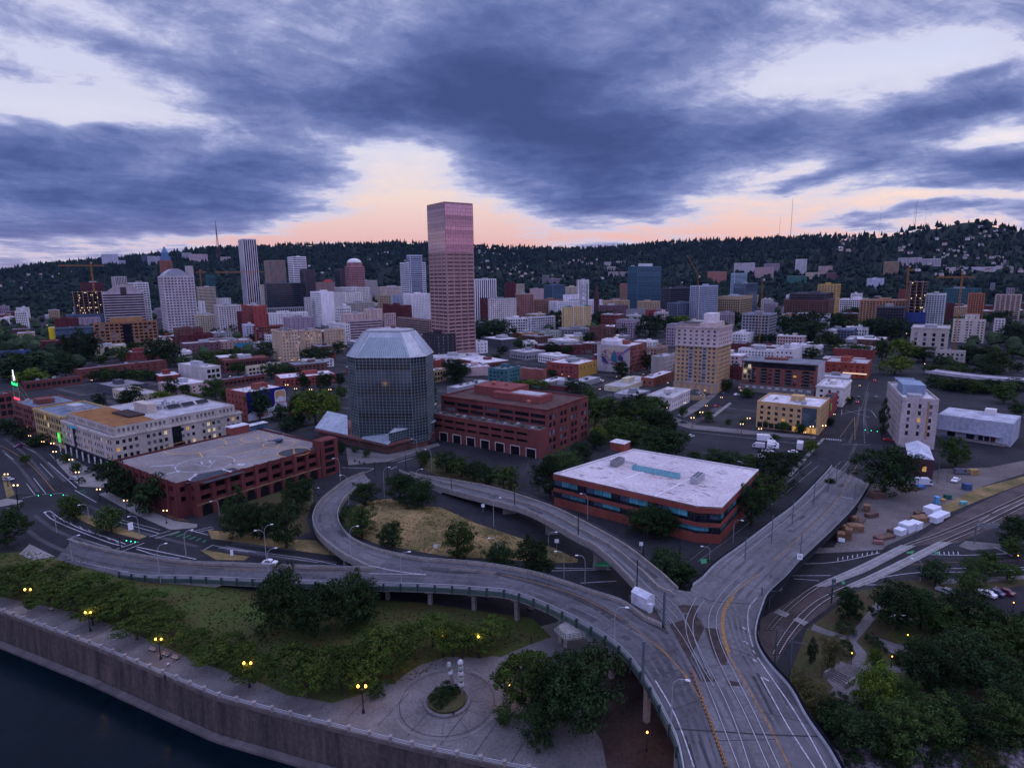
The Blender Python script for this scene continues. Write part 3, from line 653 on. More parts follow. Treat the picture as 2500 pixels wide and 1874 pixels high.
# ================================================================ buildings
def glass(key,col,rough=.12,spec=.6,var=.5,metal=0.0):return mat(key,col,rough,var,.5,spec=spec,objvar=.35,metal=metal)
G_DARK=glass('glass_dark',(.012,.014,.020));G_BLUE=glass('glass_blue',(.09,.15,.22),metal=.45);G_TEAL=glass('glass_teal',(.05,.13,.19),.15,metal=.5)
G_PALE=mat('glass_blind',(.14,.15,.18),.25,.3,.5,spec=.6,objvar=.4);G_PINK=mat('glass_pink',(.43,.28,.315),.08,.2,.5,spec=1.0,objvar=.3,metal=.78);G_PINKD=mat('glass_pink_dark',(.075,.042,.048),.1,.2,.5,spec=.8,objvar=.5,metal=.4)
G_LIT=mat('window_lit',(.3,.2,.08),.5,.2,1.0,emit=(1.0,.52,.12,.42));G_LITW=mat('window_lit_white',(.3,.3,.24),.5,.2,1.0,emit=(1.0,.78,.45,.5))
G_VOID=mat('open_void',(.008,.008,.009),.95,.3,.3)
M_UNIT=mat('roof_plant',(.28,.29,.31),.6,.2,.6,objvar=.3);M_DKUNIT=mat('roof_plant_dark',(.09,.095,.10),.7,.2,.6)
GRIDS={'N':(-54.1,35.9),'D':(-36.0,54.0),'R':(28.0,118.0),'E':(35.9,125.9)}
#       bay  win w  win h  floor glass  individual
STY={'grid':(3.3,.52,.52,3.4,'d'),'wide':(4.6,.78,.52,3.5,'d'),'band':(0,1,.46,3.6,'d'),'vert':(3.0,.5,0,3.5,'d'),'glass':(2.6,.92,.86,3.6,'b'),'dglass':(3.0,.93,.88,3.6,'d'),'tglass':(2.6,.92,.84,3.6,'t'),'park':(8.0,.86,.5,3.2,'v'),'small':(4.4,.32,.42,3.5,'d'),'few':(6.5,.2,.36,3.8,'d'),'blank':(0,0,0,3.5,'d'),'loft':(3.6,.74,.66,3.9,'d'),'balc':(4.0,.7,.6,3.1,'b')}
GL={'d':G_DARK,'b':G_BLUE,'t':G_TEAL,'v':G_VOID,'p':G_PALE,'k':G_PINKD}
BLD={}
NWIN=[0]
WMESH={}
def pane_mesh(w,h,m,mull):
 k=(round(w,1),round(h,1),m.name,mull)
 if k not in WMESH:
  b=MB();b.poly([(-w/2,0,0),(w/2,0,0),(w/2,0,h),(-w/2,0,h)],0)
  if mull:
   t=.07
   for x in([0]if w<2.6 else[-w/6,w/6]):b.box((x,0,0),t,t,h,mi=1)
   b.box((0,0,h*.66),w,t*.8,t,mi=1)
  WMESH[k]=b.mesh('window',[m,M_STEELDK])
 return WMESH[k]
M_STEELDK=mat('frame_dark',(.07,.075,.08),.5,.1,.5)
def face(wall,root,P,d,n,Wd,z0,z1,st,big,lit=0,ov=None,gfl=None,seed=0):
 """one facade from P along d: wall strips with openings cut between them, panes set back in the openings"""
 bay,ww,wh,fh,g=st;ov=ov or{}
 bay=ov.get('bay',bay);ww=ov.get('ww',ww);wh=ov.get('wh',wh);fh=ov.get('fh',fh);g=ov.get('g',g);rec=ov.get('rec',.28)
 top=ov.get('top',1.6);base=ov.get('base',1.0);marg=ov.get('marg',.8)
 rr=random.Random(seed)
 at=lambda x,z,o=0.0:P+d*x+UP*z-n*o
 def q(x0,x1,a,b):
  if x1-x0>.01 and b-a>.01:wall.poly([at(x0,a),at(x1,a),at(x1,b),at(x0,b)])
 if ww==0 or Wd<2.5:q(0,Wd,z0,z1);return
 H=z1-z0-top-base
 nf=max(1,round(H/fh));f=H/nf
 glm=GL[g]
 rot=math.atan2(d.y,d.x)
 if st is STY['vert']or wh==0:
  nb=max(1,round((Wd-2*marg)/bay));bw=(Wd-2*marg)/nb;q(0,Wd,z0,z0+base);q(0,Wd,z1-top,z1);x=0
  for k in range(nb):
   xa=marg+bw*(k+.5-ww/2);xb=xa+bw*ww;q(x,xa,z0+base,z1-top);x=xb
   for(u,s)in((xa,1),(xb,-1)):wall.poly([at(u,z0+base),at(u,z0+base,rec),at(u,z1-top,rec),at(u,z1-top)])
   o=link('window_column',pane_mesh(xb-xa,z1-top-z0-base,glm,False),root,at((xa+xb)/2,z0+base,rec));o.rotation_euler.z=rot
  q(x,Wd,z0+base,z1-top);return
 prev=z0
 for i in range(nf):
  a=z0+base+f*i+f*(1-wh)*.45;b=a+f*wh
  q(0,Wd,prev,a);prev=b
  if bay==0:cells=[(marg,Wd-marg)]
  else:
   nb=max(1,round((Wd-2*marg)/bay));bw=(Wd-2*marg)/nb;cells=[(marg+bw*(k+.5-ww/2),marg+bw*(k+.5+ww/2))for k in range(nb)]
   grp=ov.get('group')
   if grp:cells=[c for k,c in enumerate(cells)if k%(grp+1)!=grp]
  x=0
  for(xa,xb)in cells:
   q(x,xa,a,b);x=xb
   wall.poly([at(xa,b),at(xb,b),at(xb,b,rec),at(xa,b,rec)]);wall.poly([at(xa,a),at(xb,a),at(xb,a,rec),at(xa,a,rec)])
   if big:
    for u in(xa,xb):wall.poly([at(u,a),at(u,a,rec),at(u,b,rec),at(u,b)])
  q(x,Wd,a,b)
  if big and bay:
   for(xa,xb)in cells:
    m=glm;r=rr.random()
    if lit and r<lit:m=G_LIT if rr.random()<.7 else G_LITW
    elif r>.80 and g in 'db':m=G_PALE
    o=link('window',pane_mesh(xb-xa,b-a,m,big>1 and g!='v'),root,at((xa+xb)/2,a,rec));o.rotation_euler.z=rot;NWIN[0]+=1
  else:
   o=link('window_row',pane_mesh(Wd-2*marg if bay else Wd-2*marg,b-a,glm,False),root,at(Wd/2,a,rec));o.rotation_euler.z=rot;NWIN[0]+=1
 q(0,Wd,prev,z1)
def footprint(fr,xl,xn,xr,yt,yb,grid):
 sx,sy=S(fr,xn,yb if yb>0 else yt);ty=S(fr,xn,yt)[1]
 if yb>0:G=bp(sx,sy,0)
 else:G,_=at_range(sx,ty,-yb)
 if yb>0 and math.hypot(G.x,G.y)>880:r_=math.hypot(G.x,G.y);G*=(880+(r_-880)*.45)/r_
 a,b=GRIDS[grid]if isinstance(grid,str)else(grid,grid+90)
 be=math.degrees(math.atan2(G.x,G.y));thin_l=isinstance(grid,str)and xn-xl<=16
 if thin_l:a=max(a,be-9);b=a+90
 dl,dr=az(a),az(b);h=height_for(G,ty)
 gt=G+UP*h*.6
 ll=-xl if xl<0 and xl>-400 and fr!='X' and isinstance(xl,float)else length_for(gt,dl,S(fr,xl,0)[0])
 lr=-xr if isinstance(xr,float)and xr<0 else length_for(gt,dr,S(fr,xr,0)[0])
 far=math.hypot(G.x,G.y);cl=lambda v,px_:9.0 if v<3 else min(v,95.0 if far<500 else 130.0 if px_>70 else 45.0)
 return G,dl,dr,(26.0 if h<40 else 22.0)if thin_l else cl(ll,xn-xl),cl(lr,xr-xn if xr>0 else 99),h
def building(name,fr,xl,xn,xr,yt,yb,grid,style,wc,rc,label,cat='building',brick=False,big=None,lit=0.0,ov=None,ovr=None,pent=2,z0=0.0,cornice=None,group=None,stl=None,sub=True,hfix=None,seed=None):
 G,dl,dr,ll,lr,h=footprint(fr,xl,xn,xr,yt,yb,grid)
 if hfix:h=hfix
 seed=seed if seed is not None else int(G.x*7+G.y*13)
 rr=random.Random(seed);rng=math.hypot(G.x,G.y)
 if big is None:big=2 if rng<300 else 1 if rng<430 else 0
 root=thing(name,label,cat,(0,0,0),0,group)
 wm=cmat(wc,'brick' if brick else 'wall');rm=cmat(rc,'roof');st=STY[style];str_=STY[stl]if stl else st
 w=MB();nl,nr=-dr,-dl
 A,B_,C_,D_=G,G+dr*lr,G+dr*lr+dl*ll,G+dl*ll
 face(w,root,D_,-dl,nl,ll,z0,h,str_,big,lit,ov,seed=seed);face(w,root,A,dr,nr,lr,z0,h,st,big,lit,ovr if ovr is not None else ov,seed=seed+1)
 w.poly([B_+UP*z0,C_+UP*z0,C_+UP*h,B_+UP*h]);w.poly([C_+UP*z0,D_+UP*z0,D_+UP*h,C_+UP*h])
 t=min(.5,ll*.05,lr*.05);ins=[A+(dl+dr)*t,B_+(dl-dr)*t,C_-(dl+dr)*t,D_+(dr-dl)*t];out=[A,B_,C_,D_]
 ph=min(.9,h*.06)
 for k in range(4):
  l=(k+1)%4;w.poly([out[k]+UP*h,out[l]+UP*h,ins[l]+UP*h,ins[k]+UP*h]);w.poly([ins[k]+UP*h,ins[l]+UP*h,ins[l]+UP*(h-ph),ins[k]+UP*(h-ph)])
 w.build('wall',wm,root)
 r=MB();r.poly([p+UP*(h-ph)for p in ins]);ro=r.build('roof',rm,root)
 if cornice:
  cm=cmat(cornice,'wall');c=MB();e=.45
  for(p,d,n,L_)in((D_,-dl,nl,ll),(A,dr,nr,lr)):
   c.prism([p-d*(e if p is D_ else 0),p+d*(L_+e),p+d*(L_+e)+n*e,p+n*e-d*e],h-1.1,h-.35)
  c.build('cornice',cm,root)
# roof plant
 hz=h-ph
 def spot():u,v=rr.uniform(.2,.8),rr.uniform(.2,.8);return A+dl*ll*u+dr*lr*v+UP*hz
 for k in range(pent):
  c=spot();s=min(ll,lr)
  if k==0 and s>12:
   sx,sy,sz=lr*rr.uniform(.2,.34),ll*rr.uniform(.2,.34),rr.uniform(2.4,3.8)
   c=A+dl*ll*rr.uniform(.4,.6)+dr*lr*rr.uniform(.38,.62)+UP*hz
   p=MB();p.box(c,sx,sy,sz,dr);p.box(c+UP*(sz),sx*.96,sy*.96,.12,dr);p.build('roof_penthouse',wm if rr.random()<.5 else M_UNIT,ro)
  else:
   u=MB();sx,sy,sz=rr.uniform(1.4,3.6),rr.uniform(1.2,2.4),rr.uniform(.9,1.8);u.box(c,sx,sy,sz,dr)
   u.lathe(c+dr*sx*.2+UP*sz,[(sy*.3,0),(sy*.3,.25)],8);u.build('roof_unit',M_UNIT if rr.random()<.7 else M_DKUNIT,ro)
 if rng<520:
  for k in range(rr.randint(2,5)):
   c=spot();v=MB();v.lathe(c,[(.22,0),(.22,.7),(.38,.75),(.38,1.0)],7);v.build('roof_vent',M_UNIT,ro)
 BLD[label]=dict(root=root,G=G,dl=dl,dr=dr,ll=ll,lr=lr,h=h,A=A,B=B_,C=C_,D=D_,rng=rng,wall=wm,roof=ro)
 return BLD[label]
def block(mb_,G,dl,dr,l0,l1,r0,r1,z0,z1,mi=0):
 mb_.prism([G+dl*l0+dr*r0,G+dl*l0+dr*r1,G+dl*l1+dr*r1,G+dl*l1+dr*r0],z0,z1,mi)
def lettering(body,size,P,xd,nrm,m,parent,ext=.04,align='CENTER'):
 cu=bpy.data.curves.new('lettering','FONT');cu.body=body;cu.size=size;cu.extrude=ext;cu.align_x=align;cu.align_y='CENTER';cu.materials.append(m)
 o=bpy.data.objects.new('lettering',cu);COL.objects.link(o);o.parent=parent
 bpy.context.view_layer.update();me=bpy.data.meshes.new_from_object(o.evaluated_get(bpy.context.evaluated_depsgraph_get()));bpy.data.objects.remove(o);o=link('lettering',me,parent)
 xd=xd.normalized();n=nrm.normalized();y=n.cross(xd).normalized()
 o.matrix_local=Matrix.Translation(P)@Matrix((xd,y,n)).transposed().to_4x4();return o
# ================================================================ colours of walls and roofs
RED=(.17,.045,.038);DKRED=(.095,.028,.03);BRICK=(.13,.047,.042);BROWN=(.12,.062,.05);PURP=(.13,.075,.085);TAN=(.36,.27,.17);CREAM=(.46,.40,.30);WHITE=(.58,.56,.56);PALE=(.42,.39,.38)
GREY=(.22,.22,.24);DGREY=(.07,.07,.085);PINK=(.42,.31,.30);ORANGE=(.33,.15,.06);YELLOW=(.42,.27,.07);BLUE=(.05,.08,.2);TEALC=(.04,.12,.13);MAUVE=(.26,.21,.25);SLATE=(.10,.125,.17);STONE=(.34,.31,.28)
RW=(.50,.48,.50);RP=(.34,.33,.35);RG=(.17,.17,.185);RD=(.055,.05,.052);RB=(.15,.065,.05);RBL=(.14,.17,.22)
B=building
# ---------------- far left, foot of the hill and the tall blocks
B('brick_building','a',655,690,905,492,-1700,'D','band',DKRED,RD,'dark red office slab behind the floodlit building site',pent=1)
B('apartment_tower','a',912,985,1105,440,-1700,'D','vert',PALE,RG,'pale ribbed apartment tower with a stepped top left of the street canyon',pent=0)
B('office_tower','a',952,1186,1296,492,790,'D','wide',WHITE,RBL,'white office tower with rows of square windows and a blue grey blank side',pent=1,ov={'fh':4.2})
B('office_building','a',560,575,905,770,815,'D','glass',SLATE,RBL,'low blue grey glass block under the floodlit building site',pent=0)
B('office_building','a',628,640,908,706,778,'D','blank',(.16,.21,.28),RBL,'smooth blue grey slab in front of the floodlit building site',pent=0)
B('low_building','a',675,682,872,800,848,'D','few',MAUVE,RG,'mauve low block beside the dark red warehouse',pent=0)
B('warehouse','a',458,470,680,806,856,'D','few',DKRED,RB,'dark red warehouse between the river trees and the mauve block',pent=1,brick=True)
B('office_building','a',408,478,815,882,965,'D','glass',(.10,.13,.17),RG,'low blue grey glass building with a bright yellow end wall',pent=1,ov={'g':'b'})
B('brick_building','a',352,362,682,1000,1110,'D','small',DKRED,RB,'red brick low block with a pinkish roof by the avenue trees',brick=True,pent=3)
B('painted_building','a',-60,-40,265,1092,1235,'D','small',BLUE,RB,'low building with a blue painted front at the left edge',pent=3)
B('low_building','a',817,826,1090,1045,1145,'D','few',CREAM,RP,'cream two storey building with three small windows under the orange office block',pent=2)
B('warehouse','a',640,680,1435,1240,1335,'N','few',BRICK,RP,'long brick warehouse with a row of roof vents',brick=True,pent=3,big=0)
B('brick_building','a',1066,1078,1412,1098,1170,'D','few',RED,RP,'bright red building with a teal corner behind the long brick warehouse',brick=True,pent=3)
B('brick_building','a',1518,1528,1755,890,1020,'D','small',BROWN,RD,'brown brick block left of the white corner office',brick=True)
B('brick_building','a',1556,1566,1842,945,1050,'D','few',DKRED,DKRED,'dark red block with a white tank on its roof edge',brick=True,pent=1)
B('brick_building','a',1578,1590,1906,1020,1140,'D','few',PURP,RP,'blank purple brick block beside the billboard',brick=True,pent=3)
bb=B('low_building','a',1850,1900,2175,1000,1115,'D','small',(.30,.20,.18),RP,'low building carrying a wide teal billboard',pent=3)
B('office_building','a',1680,1688,1886,772,880,'D','grid',CREAM,RP,'cream office block with regular dark windows at the foot of the curved tower',pent=2,big=1)
B('white_tower','a',1712,1720,1772,655,-1250,'D','small',WHITE,RP,'small white block peeping out beside the curved tower',pent=0)
B('office_building','a',1690,1702,1862,530,-1700,'D','band',CREAM,RP,'cream banded hospital style block beyond the curved tower',pent=1)
B('office_building','a',1768,1776,1862,428,-1950,'D','band',TEALC,RG,'grey green block at the foot of the wooded hill',pent=0)
B('low_building','a',1735,1745,1992,632,668,'D','few',WHITE,RW,'long low white roofed hall beyond the curved tower',pent=1)
B('office_building','a',1848,1895,2085,690,900,'D','grid',PALE,RP,'grey white loft building left of the red apartment tower',pent=2)
B('corner_building','a',1536,1780,1902,1222,1338,'N','loft',(.44,.41,.40),RW,'low corner building with a brick flank and a pale rounded front',pent=3,stl='blank')
B('brick_building','a',1366,1376,1560,1300,1352,'N','small',RED,RW,'small red brick shop with a white roof near the pale rounded front',brick=True,pent=1)
B('brick_building','b',-10,0,385,1165,1275,'N','loft',BRICK,RB,'reddish brown block with dark shop windows and a rust roof',brick=True,pent=2)
B('brick_building','a',190,215,705,1350,1425,'N','loft',BRICK,RBL,'long low brick building with a dark blue roof behind the deer sign',brick=True,pent=4)
B('hall','a',830,1000,1275,1395,1460,'N','few',DGREY,RG,'dark grey hall with a ridged roof behind the leafy trees',pent=2)
B('low_building','a',1365,1540,1802,1380,1475,'N','small',PINK,RW,'pinkish white three storey building with a white roof among trees',pent=2)
B('low_building','a',970,1215,1372,1458,1545,'N','small',CREAM,RP,'cream building half hidden by a dark round tree',pent=2)
B('brick_building','f',-120,-60,122,230,440,'N','loft',BRICK,RP,'red brick block with tall arched bays at the left edge',brick=True,pent=3)
# ---------------- riverside row on the left
stag=B('brick_building','f',112,312,700,330,575,'N','loft',(.15,.06,.052),RBL,'dark brick warehouse carrying the neon deer sign',brick=True,pent=4,big=1,lit=.02)
B('stone_building','f',300,560,985,410,690,'N','loft',(.36,.27,.12),RBL,'yellowish stone block with tall ornate bays between brick and beige neighbours',pent=4,big=1,lit=.05,cornice=(.38,.29,.15))
beige=B('office_building','f',540,1000,2085,582,872,'N','grid',(.36,.325,.29),RP,'long beige five storey office block with a rust coloured roof garden',pent=0,big=2,lit=.16,ov={'bay':2.6,'ww':.56,'group':4,'fh':3.5,'base':4.2,'top':1.5,'g':'d'},cornice=(.40,.37,.33))
# ---------------- downtown behind
B('cream_building','b',232,240,352,512,625,'D','grid',CREAM,RP,'cream office block beside the foot of the white striped tower',pent=1)
wells=B('office_tower','b',97,148,288,115,-1500,'D','vert',(.56,.56,.62),RG,'tallest white tower on the left with dark vertical stripes',pent=0,ov={'bay':9.5,'ww':.74,'marg':1.0,'top':2},ovr={'bay':4.4,'ww':.66,'marg':.5,'top':2.0})
B('office_tower','b',338,372,528,300,-1600,'D','vert',(.28,.22,.19),RG,'brown ribbed office tower left of the white banded tower',pent=0,ov={'bay':2.6,'ww':.45})
B('office_tower','b',540,578,708,268,-1700,'D','band',(.66,.66,.70),RP,'white tower with dark horizontal bands',pent=1,ov={'wh':.5,'fh':4.6})
B('office_tower','b',652,685,782,378,-1380,'D','dglass',DGREY,RD,'black glass slab right of the white banded tower',pent=0)
B('office_building','b',346,362,684,496,705,'D','band',(.11,.14,.16),RD,'wide dark green glass block with thin pale floor lines',pent=2,ov={'wh':.84,'fh':4.2,'g':'d'})
B('low_building','b',350,362,690,715,745,'D','vert',GREY,RG,'grey ribbed podium under the dark green glass block',pent=0,ov={'bay':4})
dome=B('office_tower','b',1038,1078,1206,352,-1600,'D','wide',(.33,.16,.16),PALE,'red stone tower crowned by a white dome',pent=0,ov={'fh':4.5})
B('office_tower','b',948,985,1036,372,-1500,'D','dglass',DGREY,RD,'narrow black tower left of the white domed tower',pent=0)
B('office_tower','b',1512,1580,1732,318,-1250,'D','band',(.58,.58,.64),RP,'white banded wings of the tower just left of the pink tower',pent=0,ov={'wh':.5,'fh':4})
B('office_tower','b',1570,1590,1702,255,-1246,'D','glass',(.5,.52,.6),RP,'blue glass tower core just left of the pink tower',pent=0,ov={'fh':4.2})
redrf=B('brick_building','b',738,790,982,490,590,'D','grid',(.30,.20,.18),RB,'brown civic building with a red domed roof',pent=0)
B('white_building','b',942,1100,1252,535,715,'D','grid',(.56,.52,.50),RP,'large white department store with fine window rows',pent=3)
B('white_building','b',942,1040,1190,580,730,'D','small',(.58,.54,.51),RP,'white terracotta block in front of the large department store',pent=2)
wt=B('white_tower','b',738,835,942,572,790,'D','blank',(.68,.66,.68),RP,'bright white tower with a blank side and a pillared crown',stl='grid',pent=1,ov={'bay':4.0,'fh':3.8})
B('white_tower','b',682,700,742,620,780,'D','small',PALE,RP,'narrow pale block tucked against the bright white tower',pent=0)
B('stone_building','b',1028,1060,1292,668,755,'D','grid',STONE,RG,'stone block with a grey roof in front of the department store',pent=2,big=0)
B('cream_building','b',1315,1340,1618,528,640,'D','grid',(.50,.42,.36),RP,'cream hotel with closely set windows left of the pink tower',pent=2)
B('office_building','b',1112,1140,1312,475,590,'D','wide',PALE,RG,'grey white block with a small red sign',pent=1)
B('white_building','b',1535,1612,1772,590,770,'D','small',(.64,.62,.64),RP,'white car park tower speckled with narrow slots',pent=1,ov={'bay':3.2,'fh':3.0,'ww':.3,'wh':.6})
B('office_building','b',1428,1440,1538,600,720,'D','few',(.32,.36,.44),RBL,'pale blue block between the dark red block and the speckled car park',pent=0)
B('brick_building','b',1358,1545,1608,688,805,'D','small',DKRED,RP,'dark red block left of the foot of the pink tower',brick=True,pent=1)
B('office_building','b',1315,1330,1430,600,740,'D','wide',TAN,RP,'tan block behind the dark red block',pent=1)
B('parking_building','b',1482,1762,1800,815,965,'D','band',(.24,.17,.15),RB,'brown banded car park against the foot of the pink tower',pent=1,ov={'fh':3.4,'wh':.48})
B('office_building','b',1365,1382,1472,758,930,'D','grid',PINK,RP,'narrow pink building left of the brown banded car park',pent=0,big=1)
B('parking_building','b',1058,1078,1356,818,985,'D','band',(.40,.31,.33),RG,'pinkish multi storey car park behind the glass octagon',pent=1,ov={'fh':3.6,'wh':.45})
B('white_building','b',892,1040,1078,850,1030,'D','grid',WHITE,RP,'white loft block left of the pinkish car park',pent=2,big=1)
B('cream_building','b',1008,1020,1212,762,850,'D','few',(.48,.36,.33),RP,'salmon coloured low block with pale roof edges',pent=2)
B('cream_building','b',1208,1218,1352,722,830,'D','few',(.46,.35,.31),RP,'taller salmon block left of the dark red block',pent=1)
B('low_building','b',518,530,776,795,905,'D','few',MAUVE,RP,'blank mauve block with a small row of windows',pent=3)
B('white_building','b',366,380,716,758,860,'D','small',WHITE,RP,'long white low block behind the mauve block',pent=3)
B('brick_building','b',135,250,362,692,865,'D','few',(.30,.07,.06),RP,'red apartment tower with a brown striped centre',brick=True,pent=2,stl='grid')
B('brick_building','b',98,110,148,740,890,'D','small',DKRED,RD,'slim dark red block left of the red apartment tower',brick=True,pent=0)
B('white_building','b',172,182,258,858,990,'D','grid',(.40,.41,.48),RP,'slim pale blue building left of the arched brick block',pent=1,big=1)
B('brick_building','b',248,268,505,868,1010,'D','loft',(.20,.06,.05),RG,'red brick block with tall arched windows',brick=True,pent=2,big=1)
B('parking_building','b',344,352,420,940,1020,'D','grid',WHITE,RP,'small white block left of the tan winged hotel',pent=0)
B('stone_building','b',176,198,485,1215,1305,'N','loft',CREAM,RW,'cream two storey building with pillars and a white roof',pent=2,big=1)
for k,(xl,xn,xr,yt,yb,lb)in enumerate(((403,500,632,912,1180,'nearest wing of the tan hotel, at the tree lined corner'),(640,688,834,905,1120,'middle wing of the tan hotel, its windows glowing yellow'),(850,882,1028,896,1080,'far wing of the tan hotel beside the white loft block'))):
 B('hotel_wing','b',xl,xn,xr,yt,yb,'D','small',(.44,.33,.23),RD,lb,'building',pent=3,big=1,lit=.06 if k!=1 else .25,ov={'bay':3.4,'fh':3.2},cornice=(.5,.42,.34),group='wings of the tan hotel')
hot=B('black_building','b',1702,1818,1986,940,1150,'D','small',(.035,.033,.038),RD,'charcoal hotel with pale square windows right of the glass octagon',pent=2,big=1,ov={'g':'p','bay':6,'ww':.3,'wh':.55})
B('white_building','c',40,130,320,1010,1118,'D','small',(.60,.58,.60),RW,'white building with bright painted figures on its side',pent=3,stl='grid',big=1)
B('low_building','b',1808,1820,2200,1140,1195,'N','wide',WHITE,RP,'low white building with a long row of windows',pent=3,big=1)
B('low_building','b',1650,1700,1892,1180,1262,'N','few',RED,RW,'low red walled shop with a white roof behind the octagon',pent=1,brick=True)
B('stone_building','b',1660,1725,1902,1262,1372,'N','loft',TAN,RW,'tan building with arched windows just right of the octagon',pent=1,big=1)
B('low_building','c',120,132,342,1222,1300,'N','blank',PINK,RW,'low pinkish building with a white roof',pent=3)
B('brick_building','b',470,480,955,1318,1400,'N','grid',(.23,.06,.055),RW,'low red brick row with a white roof in front of the tan hotel',pent=4,brick=True,big=1)
B('brick_building','b',-60,-10,345,1330,1395,'N','loft',BRICK,RBL,'low brick building with a slate blue roof left of the mural',pent=4,brick=True)
hamm=B('brick_building','b',10,200,525,1440,1690,'N','blank',(.19,.06,.05),RW,'brick building with a huge blue beer advertisement on its side',pent=2,brick=True,stl='small',big=1)
B('brick_building','b',540,580,740,1530,1650,'N','grid',(.22,.09,.06),RP,'small orange brick building right of the blue painted advertisement',pent=2,brick=True,big=1)
# ---------------- middle, right of the pink tower
B('office_building','c',200,213,396,462,795,'D','vert',(.64,.63,.66),RG,'white building with close dark vertical stripes right of the pink tower',pent=1,ov={'bay':3.6,'ww':.55})
B('brick_building','c',253,330,345,626,815,'D','grid',DKRED,RD,'dark brick flank beside the ornate hotel',brick=True,pent=1,big=1)
B('hotel','c',330,342,567,632,830,'D','grid',(.55,.50,.48),RG,'ornate white hotel with a green roof edge and brick lower floors',pent=3,big=1,cornice=(.2,.35,.28))
B('brick_building','c',560,572,716,590,775,'D','grid',(.26,.13,.11),RP,'tall brick block with big arched top windows',brick=True,pent=2,big=0,cornice=CREAM)
B('brick_building','c',712,722,968,642,755,'D','grid',(.24,.13,.10),RP,'long orange brown block behind the white stepped building',brick=True,pent=2)
B('glass_building','c',803,878,988,512,625,'D','tglass',SLATE,RBL,'teal glass cube behind the white stepped building',pent=2)
B('brick_building','c',463,475,566,492,575,'D','few',DKRED,RD,'dark red block in front of the hillside villas',brick=True,pent=1)
B('cream_building','c',565,572,637,505,580,'D','wide',CREAM,RP,'cream block with two window rows beside the dark red block',pent=0)
B('low_building','c',683,692,802,545,600,'D','few',PINK,RP,'low salmon block left of the teal glass cube',pent=1)
B('cream_building','c',985,995,1124,528,610,'D','grid',CREAM,RP,'cream block left of the steel lattice mast',pent=1)
B('church_hall','c',1086,1100,1192,470,-1300,'D','grid',WHITE,RW,'white stepped apartment house behind the lattice mast',pent=2)
B('white_building','c',845,918,1308,655,765,'D','grid',(.60,.58,.62),RP,'broad white office block with a stepped top',pent=1,ov={'bay':4.6,'ww':.42})
B('white_building','c',968,985,1182,598,752,'D','few',(.60,.58,.62),RP,'upper white storeys stepping up from the broad white office block',pent=3)
tan1=B('apartment_tower','c',958,985,1212,706,895,'D','small',(.46,.34,.17),(.10,.22,.20),'sand coloured apartment block with a curved green roof edge',pent=0,big=1,ov={'bay':4.2,'fh':3.1})
B('white_building','c',476,492,668,800,900,'D','loft',WHITE,RP,'white grid fronted loft block with a blue mural',pent=2,big=1)
B('white_building','c',668,692,902,790,897,'D','loft',(.50,.50,.54),RP,'white grid fronted loft block with six window bays, right of the blue mural',pent=3,big=1)
B('low_building','c',200,212,512,838,885,'D','wide',DGREY,RG,'low dark brick block at the foot of the ornate hotel',pent=2)
B('low_building','c',536,620,748,928,990,'D','few',ORANGE,RP,'low orange brick shop with a flat roof',pent=1)
B('low_building','c',740,790,948,915,975,'D','small',(.26,.30,.26),RP,'greenish building with a red painted end',pent=3)
B('low_building','c',945,952,1198,890,960,'D','wide',GREY,RG,'modern grey pavilion at the foot of the sand coloured block',pent=1)
B('brick_building','c',1195,1345,1418,880,1018,'D','grid',BROWN,RD,'dark brown brick block with a tan windowed end',brick=True,pent=1,stl='small',big=1)
B('low_building','c',990,1000,1198,955,1008,'D','few',CREAM,RW,'cream low building with a white roof left of the dark brown block',pent=2)
B('low_building','c',260,440,604,985,1058,'D','few',DGREY,RW,'dark walled hall with white roofs',pent=4)
B('white_building','c',634,645,748,1008,1102,'D','grid',(.58,.56,.55),RW,'narrow white building with small windows beside the dark brick block',pent=1,big=1)
B('brick_building','c',744,752,1162,1035,1122,'N','small',DKRED,RG,'long dark brick block behind street trees',brick=True,pent=5,big=1)
B('brick_building','c',826,1102,1262,1196,1318,'N','small',(.20,.05,.045),RW,'two tone building, red on one front and mustard yellow on the other',pent=4,big=1,ov={'base':3})
mural=B('painted_building','c',1262,1542,1688,1040,1275,'N','grid',(.19,.065,.055),RW,'brick block with a colourful painted wall',brick=True,pent=2,stl='blank',big=1)
B('brick_building','c',1686,1780,1872,1055,1150,'N','grid',(.26,.17,.13),RG,'brown brick apartment house behind the painted wall',brick=True,pent=2,big=1)
B('low_building','c',1728,1826,1930,1132,1300,'N','small',(.30,.27,.26),RP,'blank grey flank of an old hotel beside the sandy tower',pent=2,big=1,stl='blank')
B('stone_building','c',324,466,600,1240,1400,'N','grid',TEALC,RG,'old teal painted building with ornate tall windows',pent=2,big=1)
B('brick_building','c',470,796,826,1242,1345,'N','blank',(.23,.085,.065),RW,'plain red brick block with a white roof right of the teal building',brick=True,pent=3)
B('low_building','c',828,990,1125,1390,1432,'N','blank',DKRED,RD,'low building with a black roof and a thin white edge',pent=2)
B('low_building','c',755,850,1000,1350,1392,'N','blank',GREY,RW,'low white roofed shed behind the brick office terrace',pent=2)
B('low_building','c',1000,1110,1290,1358,1405,'N','blank',GREY,RP,'low grey roofed building next to the black roofed one',pent=3)
B('low_building','c',-30,60,340,1400,1470,'N','blank',GREY,RP,'long grey roofed hall behind the red brick office block',pent=5)
B('low_building','c',1324,1500,1742,1392,1440,'N','few',(.48,.43,.30),RP,'low cream building with a grey roof and a yellow stair head',pent=2,big=1)
B('low_building','c',1640,1745,1922,1316,1392,'N','small',(.20,.08,.06),RW,'low brick building with a white roof beside the sandy tower',pent=2,big=1)
